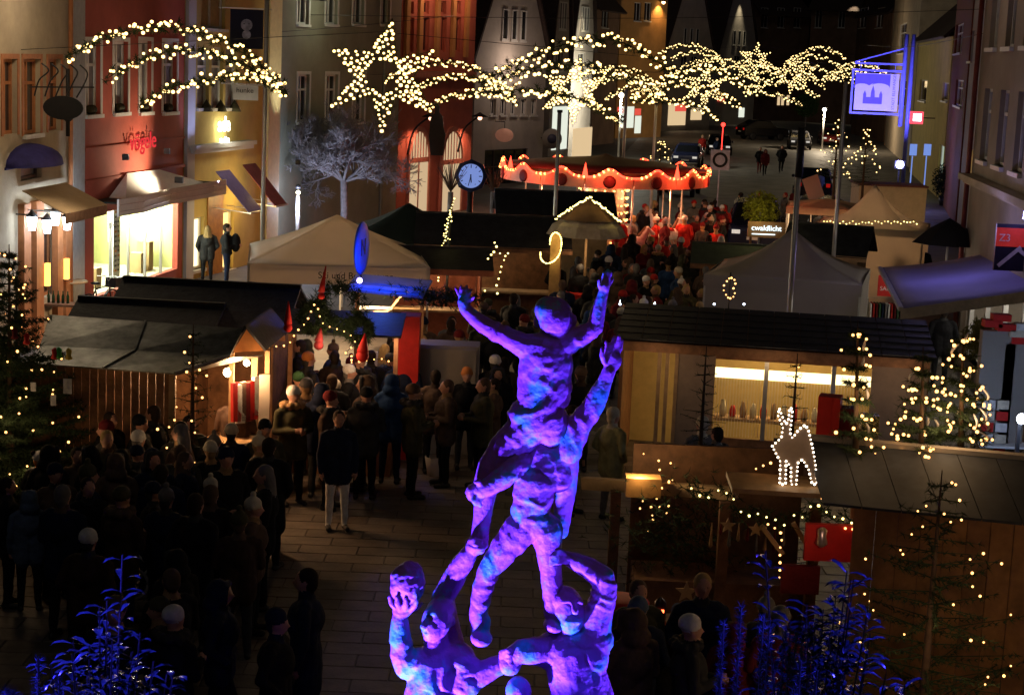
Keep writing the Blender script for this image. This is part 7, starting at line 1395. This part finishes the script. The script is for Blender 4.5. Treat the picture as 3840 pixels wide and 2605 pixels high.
# city sign on its blue mast
YS = 95; M_mast = mat('mast_blue', (.18, .2, .6), .45, var=.06); mt = at(3428, 130, YS); oM = empty('city_sign', (mt.x-.3, YS, 0), 'square banner sign with towers in a frame hung from a blue lit mast', 'sign'); 
for dx in (-.3, .08): b = MB(); b.tube([(mt.x-.3-dx, YS, 0 if dx < 0 else 3.9), (mt.x-.3-dx, YS, mt.z)], .12, 10); b.build('mast', M_mast, oM)
s0, s1 = at(3200, 262, YS), at(3372, 430, YS); cxs, czs = (s0.x+s1.x)/2, (s0.z+s1.z)/2; w, h = s1.x-s0.x, s0.z-s1.z
b = MB(); b.box((cxs, YS, czs), (w-.3, .04, h-.3)); b.build('banner', mat('banner_lilac', (.55, .53, .75), .7, var=.04), oM)
for x in (-1, 1): b = MB(); b.bar((cxs+x*w/2, YS, czs-h/2), (cxs+x*w/2, YS, czs+h/2), .11); b.build('frame_bar', M_mast, oM)
for z in (-1, 1): b = MB(); b.bar((cxs-w/2-.06, YS, czs+z*h/2), (cxs+w/2+.06, YS, czs+z*h/2), .12); b.build('frame_bar', M_mast, oM)
MB_ = mat('print_blue', (.12, .1, .5), .7, var=.08, scale=3); X = lambda u, v: Vector((cxs-w/2+.15+(w-.3)*u, YS-.032, czs-h/2+.15+(h-.3)*v))
top = [(0.0, .98), (.80, .98), (.80, .62)]+[(.57+.23*math.cos(a), .62+.12*math.sin(a)) for a in np.linspace(0, math.pi*.8, 8)]+[(.42, .74), (.36, .70)]+[(.16+.2*math.cos(a), .60+.12*math.sin(a)) for a in np.linspace(math.pi*.2, math.pi, 8)]+[(0, .6)]
b = MB(); b.prism([X(*q) for q in top], (0, .01, 0)); b.build('printed_sky', MB_, oM)
tw = [(.2, .18), (.2, .44), (.235, .54), (.27, .44), (.27, .36), (.37, .36), (.38, .52), (.42, .68), (.46, .52), (.47, .36), (.57, .36), (.57, .44), (.605, .54), (.64, .44), (.64, .18)]
b = MB(); b.prism([X(*q) for q in tw], (0, .01, 0)); b.build('printed_towers', MB_, oM); lettering('STADT ELLWANGEN', .215, MB_, X(.9, .55), (1, 0, 0), (0, -1, 0), oM, .004, rot=R(90))
ar = at(3385, 240, YS).z; b = MB(); b.bar((cxs-w*.48, YS, ar-.05), (mt.x-.3, YS, ar-.05), .1); b.build('arm', M_mast, oM); b = MB(); b.bar((cxs-w*.48, YS, ar), (mt.x-.3, YS, at(3410, 180, YS).z), .07); b.build('stay', M_mast, oM)
for x in (-.35, 0, .35): b = MB(); b.bar((cxs+x*w, YS, czs+h/2), (cxs+x*w, YS, ar-.05), .03); b.build('hanger', M_mast, oM)
lq = at(3375, 618, 88); ob = empty('blue_floodlight', lq, 'dazzling blue floodlight below the city sign', 'floodlight'); b = MB(); b.box(lq+Vector((0, .15, 0)), (.5, .2, .4)); b.bar((lq.x, 88.2, 0), lq+Vector((0, .2, 0)), .08); b.build('housing', M_dark, ob); b = MB(); b.ball(lq, .2); b.build('lens', glow('blue_flare', (.4, .42, 1), 30), ob)
lamp('SPOT', lq+Vector((0, -.2, .2)), 9000, (.28, .24, 1), ob, .1, (cxs+.3, YS, czs), 45, .6); lamp('POINT', lq+Vector((0, -.5, .1)), 120, (.3, .3, 1), ob, .1)
# lit cube sign, blue plates
f, o = RT[1]; q = at(3437, 442, 90); ob = empty('cube_sign', q, 'glowing red box sign with white mark beside the blue mast', 'sign'); b = MB(); b.box(q, (.62, .3, .62)); b.build('box', glow('cube_red', (1, .08, .12), 1.6), ob); b = MB(); b.box(q+Vector((0, -.16, .02)), (.4, .02, .36)); b.build('mark', glow('cube_white', (1, .85, .85), 8), ob); b = MB(); b.bar(q, q+Vector((1.0, .3, 0)), .05); b.build('arm', M_dark, ob)
for px, lab in ((3425, 'left half of the small blue lit plate sign'), (3478, 'right half of the small blue lit plate sign')): q = at(px, 562, 86); b = MB(); b.box(q, (.34, .06, .55)); b.bar(q+Vector((0, .1, -.3)), Vector((q.x, q.y+.1, 0)), .05); b.build('plate_sign', glow('plate_blue', (.25, .4, 1), .7), label='small %s blue lit plate sign on a post near the mast' % ('square' if px < 3450 else 'narrow'), cat='sign', group='blue plate signs')
# round placard and slanted board, topiary
q = at(2700, 600, 70); b = MB(); b.box(q, (.75, .04, .8)); b.bar((q.x, 70.1, 0), (q.x, 70.1, q.z-.4), .05); o = b.build('placard', mat('placard_lilac', (.75, .66, .75), .6), label='pale placard with a round dark emblem above the carousel end', cat='sign'); b = MB(); b.lathe(q+Vector((0, -.03, 0)), [(.2, .01), (.3, .01)], 20, axis=(0, -1, 0), cap=False); b.build('emblem', M_dark, o)
q = at(3050, 705, 60); b = MB(); b.box(q, (.55, .04, .8), M=Matrix.Rotation(R(-22), 3, 'Y')); b.bar((q.x, 60.1, 0), (q.x, 60.1, q.z), .04); b.build('leaning_board', M_canvas, label='slanted white board above the beige flat tent', cat='sign')
def bush(px, py, Y, r, label, m, pot=True, h=None, g_=1, grp='bushes', n=900):
    g = random.Random(g_); c = at(px, py, Y); o = empty('bush', (c.x, Y, 0), label, 'plant', grp); b = MB()
    for i in range(n):
        v = Vector((g.gauss(0, 1), g.gauss(0, 1), g.gauss(0, 1))).normalized()*r*g.uniform(.45, 1); v.z *= (h or 1); p_ = c+v; needles(b, [p_], [v], 2, r*.22, r*.05, .7, rg=g)
    b.build('foliage', m, o); b = MB(); b.tube([(c.x, Y, 0), c], .05, 6); b.build('stem', M_bark, o)
    if pot: b = MB(); b.lathe((c.x, Y, 0), [(.25, 0), (.34, .5), (.3, .5), (.28, .42), (0, .42)], 14); b.build('pot', M_dark, o)
    return o
bush(3025, 395, 175, 1.2, 'round clipped tree in a pot at the far street corner', mat('leaf_green', (.05, .12, .03), .7, var=.3), g_=2, grp='potted plants'); bush(3548, 682, 92, .75, 'dark clipped cone bush in front of the drugstore', M_spruce, h=1.3, g_=3, grp='potted plants')
bush(2855, 785, 47.8, .5, 'yellow green lit bush above the wooden sign', mat('leaf_yellow', (.32, .3, .03), .7, var=.35), g_=4, pot=False); bush(3690, 1275, 28, .35, 'yellowish ball bush among the shop displays', mat('leaf_ygreen', (.2, .2, .05), .7, var=.3), g_=5)
# string-lit small trees on the far right, beside the poles
for px, ty, Y, lab in ((3145, 440, 66, 'little street tree strung with lights before the white car'), (3252, 470, 64, 'little street tree strung with lights beside the blue mast'), (2480, 520, 78, 'little street tree strung with lights behind the carousel')):
    p_ = at(px, ty, Y); conifer('street_tree', lab, (p_.x, Y, 0), p_.z, .75, .3, int(px), sparse=True, lights=34, lb=.026, lm=M_bulb, group='little lit street trees', zmin=.45)
# small lit heart tree in front of the grey tent
p_ = at(2738, 1060, 34); o = empty('light_figure', (p_.x, 34, p_.z-.6), 'small bundle of starry lights on a thin stem before the grey tent', 'light'); b = MB(); b.tube([(p_.x, 34, 0), (p_.x, 34, p_.z+.2)], .015, 5); b.build('stem', M_dark, o); bulbs([(p_.x+.13*math.cos(a)*(.5+.5*abs(math.sin(a*1.5))), 33.95, p_.z-.1+.2*math.sin(a)) for a in np.linspace(0, 6.28, 14)], .02, M_bulbo, o)
for px in (2325, 2455, 2678, 2790): q = at(px, 1140, 33.2); b = MB(); b.ball(q, .022); b.tube([(q.x, 33.2, 2.3), q], .006, 4); b.build('fairy_light', glow('fairy_blue', (.7, .8, 1), 9), label={2325: 'cold white fairy light at the left roof end of the lit stall', 2455: 'cold white fairy light standing clear above the stall roof', 2678: 'fairy light near the small bundle of lights', 2790: 'fairy light next to the pale flag pole'}[px], cat='light', group='roof fairy lights')
bulbs_w = [at(x, y, 39) for x, y in ((1855, 910), (1862, 925), (1852, 945), (1875, 950), (1895, 960), (1905, 950), (1830, 970), (1842, 955), (1890, 975), (1880, 1000), (1876, 1020), (1870, 1045), (1862, 1070), (1818, 1090), (1865, 1100))]
o = empty('light_star', at(1865, 1000, 39), 'loose star of yellow lights hanging at the long black-roofed stall', 'light'); b = MB(); b.tube(bulbs_w, .005, 4); b.build('cable', M_dark, o); bulbs(bulbs_w, .024, M_bulby, o)
# ================================================================== cars
def car(px, py, Y, rz, col, label, L=4.3, Wd=1.75, H=1.5, suv=False, lights=None):
    q = at(px, py, Y); fr = Fr((q.x, Y), R(rz)); o = empty('parked_car', (q.x, Y, 0), label, 'car', 'parked cars', R(rz)); k = H/1.5; h = L/2; wl = Wd/2
    prof = [(-h, .35), (-h, .75*k), (-h+.15, .88*k), (-h*.45, .95*k), (-h*.18, 1.42*k), (h*.45, 1.5*k), (h*(.95 if suv else .8), 1.0*k), (h, .9*k), (h, .35)]
    b = MB(); vs = []; n = len(prof)
    for s, (x, z) in ((s, p_) for s in (-1, 1) for p_ in prof): vs.append(fr(x, s*(wl*(.82 if z > 1.2*k else 1.0)), z))
    b.add(vs, [tuple(range(n-1, -1, -1)), tuple(range(n, 2*n))]+[(i, (i+1) % n, n+(i+1) % n, n+i) for i in range(n)]); ob = b.build('body', mat('car_'+col, {'black': (.01, .01, .012), 'silver': (.35, .35, .36), 'white': (.6, .6, .6), 'red': (.25, .015, .012), 'blue': (.015, .02, .06), 'grey': (.08, .08, .085)}[col], .25, metal=.3, var=.05, spec=.6), o); ob.modifiers.new('bv', 'BEVEL').width = .07
    gm = mat('car_glass', (.008, .009, .012), .06, var=0, spec=.7)
    def gl(pts, nm): b = MB(); b.slab([fr(*p_) for p_ in pts], .012); b.build(nm, gm, o)
    a1 = lambda t, y: (-h*.45+(h*.27)*t, y, .95*k+(.47*k)*t)
    gl([(-h*.45-.02, -wl*.85, .97*k), (-h*.45-.02, wl*.85, .97*k), (-h*.2-.03, wl*.72, 1.4*k), (-h*.2-.03, -wl*.72, 1.4*k)], 'windscreen'); e = h*(.95 if suv else .8); gl([(e+.02, wl*.85, 1.02*k), (e+.02, -wl*.85, 1.02*k), (h*.5+.03, -wl*.72, 1.46*k), (h*.5+.03, wl*.72, 1.46*k)], 'rear_window')
    for s in (-1, 1):
        t = [(-h*.38, s*(wl+.008), 1.0*k), (h*.6, s*(wl+.008), 1.0*k), (h*.4, s*(wl*.84+.02), 1.42*k), (-h*.15, s*(wl*.84+.02), 1.38*k)]; gl(t if s > 0 else t[::-1], 'side_window')
        for x in (-h*.62, h*.62): b = MB(); b.lathe(fr(x, s*(wl-.02), .33), [(.33, -.1), (.33, .1), (.2, .11), (0, .1)], 16, axis=fr.M @ Vector((0, s, 0))); b.build('wheel', M_dark, o)
        b = MB(); b.box(fr(-h-.01, s*wl*.7, .68*k), (.06, .3, .14), R(rz)); b.build('headlight', mat('headlamp', (.6, .6, .6), .1, em=(1, .95, .85), es=.5), o); b = MB(); b.box(fr(h+.01, s*wl*.78, .8*k), (.06, .2, .18), R(rz)); b.build('tail_light', mat('tail', (.4, .01, .01), .2, em=(1, .02, .01), es=.25), o)
        b = MB(); b.ball(fr(-h*.33, s*(wl+.1), 1.02*k), .09, 7, 5); b.build('wing_mirror', M_dark, o)
    b = MB(); b.box(fr(h+.03, 0, .6*k), (.02, .5, .11), R(rz)); b.build('number_plate', M_white, o); b = MB(); b.box(fr(-h-.03, 0, .5*k), (.02, .5, .11), R(rz)); b.build('number_plate', M_white, o); return o
car(2860, 470, 165, 200, 'black', 'black off-road car standing crosswise on the far street', 4.6, 1.85, 1.85, True); car(2585, 495, 118, 80, 'blue', 'dark blue estate car parked beyond the silver car', 4.3, 1.75, 1.5); car(2555, 570, 92, 78, 'silver', 'silver hatchback parked behind the carousel', 4.1, 1.72, 1.5); car(3055, 585, 92, -98, 'black', 'black van-like car seen from behind on the right lane', 4.5, 1.85, 1.75, True); car(2840, 690, 66, 82, 'blue', 'dark van parked right of the carousel', 4.6, 1.85, 1.85, True); car(3215, 665, 68, 100, 'white', 'white car with a wide windscreen behind the tents', 4.4, 1.78, 1.55); car(3100, 640, 74, 95, 'grey', 'grey car parked left of the white car', 4.3, 1.75, 1.5); car(3115, 470, 160, 85, 'red', 'red car under the glaring street lamp', 4.2, 1.75, 1.5); car(3000, 490, 150, 84, 'grey', 'grey car in the row under the far garlands', 4.2, 1.75, 1.5); car(2700, 490, 135, 85, 'black', 'black car with a red tail light below the garlands', 4.2, 1.75, 1.5)
q = at(2712, 468, 130); b = MB(); b.ball(q, .16); b.bar((q.x, 130.2, 0), q, .05); b.build('signal_light', glow('signal_red', (1, .03, .02), 6), label='red signal light on a post above the black car', cat='signal')
# ================================================================== right-hand shop
oP = empty('shop_awning', (9.3, 35.5, 2.5), 'large purple blue awning stretched out from the right-hand shop', 'awning'); A0, A1 = atz(3300, 1005, 2.5), atz(3378, 1158, 2.5); B0, B1 = at(3735, 945, A0.y+.6), at(4000, 1072, A1.y-.4)
b = MB(); rows = []
for i in range(7):
    t = i/6; rows.append([A1.lerp(A0, s/8).lerp(B1.lerp(B0, s/8), t)-Vector((0, 0, .06*math.sin(math.pi*t))) for s in range(9)])
b.grid(rows)
b.build('cloth', mat('awning_purple', (.22, .2, .44), .75, var=.05, scale=2), oP).modifiers.new('t', 'SOLIDIFY').thickness = .015
b = MB(); b.bar(A0, A1, .09, .07); b.build('front_bar', M_steel, oP); b = MB(); b.slab([A1, B1, B1-Vector((0, 0, .2)), A1-Vector((0, 0, .2))], .012); b.build('valance', mat('valance_pale', (.5, .46, .38), .7), oP)
for t in (.15, .85): b = MB(); b.bar(A1.lerp(A0, t), B1.lerp(B0, t)-Vector((0, 0, .3)), .04); b.build('arm', M_steel, oP)
r0_, r1_ = at(3738, 838, 34), at(3868, 1018, 34); oQ = empty('shop_sign', ((r0_.x+r1_.x)/2, 34, r1_.z), 'red and dark projecting shop sign with a pale chevron at the right edge', 'sign'); m_ = (r0_+r1_)/2; w, h = r1_.x-r0_.x, r0_.z-r1_.z; b = MB(); b.box(m_, (w, .08, h)); b.build('box', mat('sign_dark', (.02, .015, .03), .5), oQ); b = MB(); b.box(m_+Vector((0, -.045, h*.22)), (w, .01, h*.4)); b.build('red_field', mat('sign_red', (.45, .03, .025), .4, em=(1, .06, .04), es=.18), oQ)
lettering('Z3', .2, mat('sign_pale', (.6, .5, .45), .5), m_+Vector((-w*.28, -.056, h*.2)), (1, 0, 0), (0, -1, 0), oQ, .004)
for a_, c_ in (((-.4, -.4), (.15, .02)), ((.12, -.05), (.5, -.28))): b = MB(); b.bar(m_+Vector((a_[0]*w, -.06, a_[1]*h)), m_+Vector((c_[0]*w, -.06, c_[1]*h)), .07, .01, up=(0, 1, 0)); b.build('chevron', MATS['sign_pale'], oQ)
for x in (.35, .45): q = m_+Vector((w*x-.1, .05, h*.62)); b = MB(); b.lathe(q, [(.03, 0), (.02, .14), (0, .2)], 8); b.build('blue_spot_lamp', glow('spot_blue', (.35, .35, 1), 25), oQ)
lamp('POINT', m_+Vector((.1, -.5, h*.75)), 14, (.35, .33, 1), oQ, .1); lamp('POINT', (A0+B0+A1+B1)/4+Vector((-.3, 0, 1.1)), 34, (.45, .4, 1), oQ, .3)
# sale rail
q = atz(3320, 1195, .95); o = empty('clothes_rail', (q.x, q.y, 0), 'clothes rail with garments and a red sale board under the awning', 'clothes rail'); b = MB(); b.tube([(q.x-.45, q.y, 0), (q.x-.45, q.y, 1.45), (q.x+.45, q.y, 1.45), (q.x+.45, q.y, 0)], .02, 6); b.build('rail', M_steel, o)
for i in range(12): x = q.x-.4+i*.072; b = MB(); b.prism([(x-.015, q.y-.2, 1.32), (x+.015, q.y-.2, 1.32), (x+.02, q.y-.22, .55), (x-.02, q.y-.22, .55)], (0, .42, 0)); b.build('garment', cloth(['white', 'red', 'dark red', 'green', 'navy', 'grey'][i % 6]), label=['white', 'red', 'dark red', 'green', 'navy', 'grey'][i % 6]+' garment hanging %s along the clothes rail' % ORD[i], cat='garment', group='garments on the rail')
b = MB(); b.box((q.x-.05, q.y-.05, 1.75), (.4, .03, .5)); b.build('sale_board', M_redc, o); lettering('SALE', .14, M_white, (q.x-.05, q.y-.07, 1.68), (1, 0, 0), (0, -1, 0), o, .002); lamp('POINT', (q.x+.6, q.y-.3, 2.2), 9, (1, .85, .7), o, .1)
# book and box racks
q = at(3735, 1400, 25.5); o = empty('card_rack', (q.x, 25.5, 0), 'tall revolving rack of red and white cards outside the shop', 'rack'); zt_ = at(3735, 1240, 25.5).z; b = MB(); b.tube([(q.x, 25.5, 0), (q.x, 25.5, zt_)], .03, 8); b.build('stem', M_steel, o)
for i in range(9):
    for j in range(2): b = MB(); b.box((q.x-.1+j*.2, 25.35, .7+i*.17), (.17, .02, .13)); b.build('card', [M_redc, cloth('white'), cloth('cream')][(i*2+j) % 3], o)
for i, (dx, dz, m) in enumerate(((-.12, .05, M_redc), (.08, .0, M_redc), (.0, .14, M_redc), (.3, -.18, M_redc), (.26, -.08, cloth('cream')), (.34, .02, cloth('white')))):
    b = MB(); z = zt_+dz+.06; b.box((q.x+dx, 25.5, z), (.26, .2, .1)); ob = b.build('carton', m, label=['red carton at the corner of the card rack', 'red carton in the middle of the card rack top', 'red carton on the very top of the stack', 'red carton stepping down beside the rack', 'cream carton stacked on a red carton beside the rack', 'white carton topping the side stack'][i], cat='carton', group='cartons by the card rack')
for dx, w_, z_ in ((.28, .36, zt_-.18), (.0, .5, zt_+.0)): b = MB(); b.box((q.x+dx, 25.55, (z_)/2), (w_, .16, z_)); ob_ = b.build('stand_board', M_canvasg, o)
q = at(3790, 1560, 25); o = empty('display_shelf', (q.x, 25.4, 0), 'blue lit shelf unit outside the right-hand shop', 'shelf')
for z in (.4, .75, 1.1, 1.45): b = MB(); b.box((q.x+.1, 25.4, z), (.9, .35, .03)); b.build('shelf_board', M_white, o)
for x in (-.33, .53): b = MB(); b.bar((q.x+x, 25.4, 0), (q.x+x, 25.4, 1.5), .04); b.build('upright', M_steel, o)
q = at(3832, 1570, 24); o = empty('work_lamp', (q.x, 24, 0), 'glaring bluish white work lamp at the shop corner', 'lamp'); b = MB(); b.ball(q, .075); b.build('bulb', glow('work_white', (.75, .85, 1), 30), o); b = MB(); b.bar((q.x, 24.1, 0), q+Vector((0, .1, 0)), .05); b.build('post', M_dark, o); lamp('POINT', q+Vector((-.2, -.15, 0)), 30, (.45, .6, 1), o, .1)
# ================================================================== pushchair, bucket, wires
q = atz(545, 2225, 0); o = empty('pushchair', (q.x, q.y, 0), 'dark pushchair with pale spoked wheel in the left foreground', 'pushchair')
for x, y in ((-.1, -.28), (.42, -.25), (-.1, .28), (.42, .25)): w = MB(); r_ = .19 if x < 0 else .13; w.tube([(q.x+x+r_*math.cos(a), q.y+y, r_+.02+r_*math.sin(a)) for a in np.linspace(0, 6.283, 21)], .022, 6); wh = w.build('wheel', mat('tyre_grey', (.2, .19, .2), .6), o); w = MB(); w.lathe((q.x+x, q.y+y, r_+.02), [(.03, -.03), (.03, .03)], 8, axis=(0, 1, 0)); w.build('hub', M_steel, wh)
b = MB(); b.prism([(q.x-.3, q.y-.22, .45), (q.x+.45, q.y-.22, .4), (q.x+.5, q.y-.22, .6), (q.x-.05, q.y-.22, .62), (q.x-.35, q.y-.22, 1.0)], (0, .44, 0)); b.build('seat', cloth('navy'), o); b = MB(); b.tube([(q.x-.35, q.y-.24, .8), (q.x-.62, q.y-.24, 1.05), (q.x-.62, q.y+.24, 1.05), (q.x-.35, q.y+.24, .8)], .018, 6); b.build('handle', M_dark, o)
b = MB(); 
for y in (-.25, .25): b.tube([(q.x+.42, q.y+y, .15), (q.x-.3, q.y+y, .8)], .016, 6); b.tube([(q.x-.1, q.y+y, .2), (q.x+.2, q.y+y, .5)], .016, 6)
b.build('frame', M_steel, o, kind='stuff')
q = atz(1625, 1785, 0); b = MB(); b.lathe((q.x, q.y, .012), [(.1, 0), (.15, .32), (.14, .32), (.1, .03), (0, .03)], 14); rebase(b.build('bucket', M_canvas, label='white bucket standing behind the brown-coated person', cat='bucket'), (q.x, q.y, 0))
for a_, c_, Y0, Y1, lab in (((-20, 140), (1700, 60), 44, 70, 'thin overhead wire from the beige house to the salmon house'), ((1060, 55), (3840, 30), 62, 66, 'thin overhead wire crossing in front of the gables'), ((3250, 170), (3720, 120), 95, 50, 'thin bluish wire running to the right-hand house')):
    A_, B_ = at(*a_, Y0), at(*c_, Y1); b = MB(); b.tube(catmull([A_, (A_+B_)/2-Vector((0, 0, .25)), B_], 6), .012, 4); b.build('overhead_wire', M_dark, label=lab, cat='wire', group='overhead wires')
# salmon house bracket lamps and the hanging figure sign
for px, py in ((1540, 430), (1728, 430)):
    f = fSa; (ua, za) = f.uv(px, py); o = empty('bracket_lamp', f.P(ua, za, .9), 'curved dark bracket lamp %s of the salmon house' % ('by the left arch' if px < 1600 else 'by the right arch'), 'lamp', 'bracket lamps'); b = MB(); b.tube(catmull([f.P(ua-.3, za-1.6, .05), f.P(ua-.25, za-.6, .3), f.P(ua, za, .9)], 5), .04, 6); b.build('bracket', M_dark, o); b = MB(); b.lathe(f.P(ua, za-.05, .9), [(.4, 0), (.12, .12), (0, .2)], 12); b.build('shade', M_dark, o); b = MB(); b.ball(f.P(ua, za-.1, .9), .1); b.build('bulb', glow('bracket_bulb', (1, .5, .3), 4), o); lamp('SPOT', f.P(ua, za-.25, .9), 200, (1, .42, .25), o, .1, f.P(ua, 0, .1), 120, .6)
q = at(1638, 495, 68); b = MB(); prof = [(-.1, .95), (.0, 1.05), (.09, .95), (.07, .75), (.2, .6), (.24, .2), (.34, -.1), (.27, -.9), (-.2, -.9), (-.3, -.2), (-.26, .5), (-.1, .72)]; b.prism([q+Vector((x, 0, z)) for x, z in prof], (0, .06, 0)); b.bar(q+Vector((0, .05, 1.0)), q+Vector((-.2, 4.0, 1.05)), .05); b.build('figure_sign', M_dark, label='dark sheet-metal figure hanging between the arches of the salmon house', cat='sign')
# soft wall lamps added to brighten the house fronts
for f, u, z, pw, col in ((fBe, 2.0, 7.6, 130, (1, .78, .5)), (fBe, 4.6, 8.2, 60, (1, .8, .55)), (fGr, 2.2, 8.4, 40, (.95, 1, .7)), (fSa, 2, 9.6, 90, (1, .5, .3)), (fSa, 5.5, 9.6, 90, (1, .5, .3)), (fNR, 3, 8.5, 8, (1, .8, .62)), (fNR, 8, 8.5, 12, (1, .8, .62)), (FAR[0][0], 3, 6.4, 120, (1, .75, .6))):
    o = empty('wall_lamp', f.P(u, z, .3), 'added wall lamp %d high on the %s' % (int(z), {id(fBe): 'beige house' if u < 3 else 'beige house end', id(fGr): 'grey house', id(fSa): 'salmon house pilasters' if u < 3 else 'salmon house corner', id(fNR): 'right-hand shop house' if u < 5 else 'right-hand house beyond the frame'}.get(id(f), 'white gabled house')), 'lamp', 'added wall lamps')
    o['label'] = o['label'].replace(' %d high' % int(z), ' high'); b = MB(); b.bar(f.P(u, z, 0), f.P(u, z, .5), .04); b.lathe(f.P(u, z, .5), [(.14, -.04), (.05, .08), (0, .1)], 10); b.build('shade', M_dark, o); lamp('POINT', f.P(u, z-.15, 1.3), pw, col, o, .2)
print('OBJECTS', len(sc.objects), 'TRIS', sum(len(o.data.polygons) for o in sc.objects if o.type == 'MESH'))
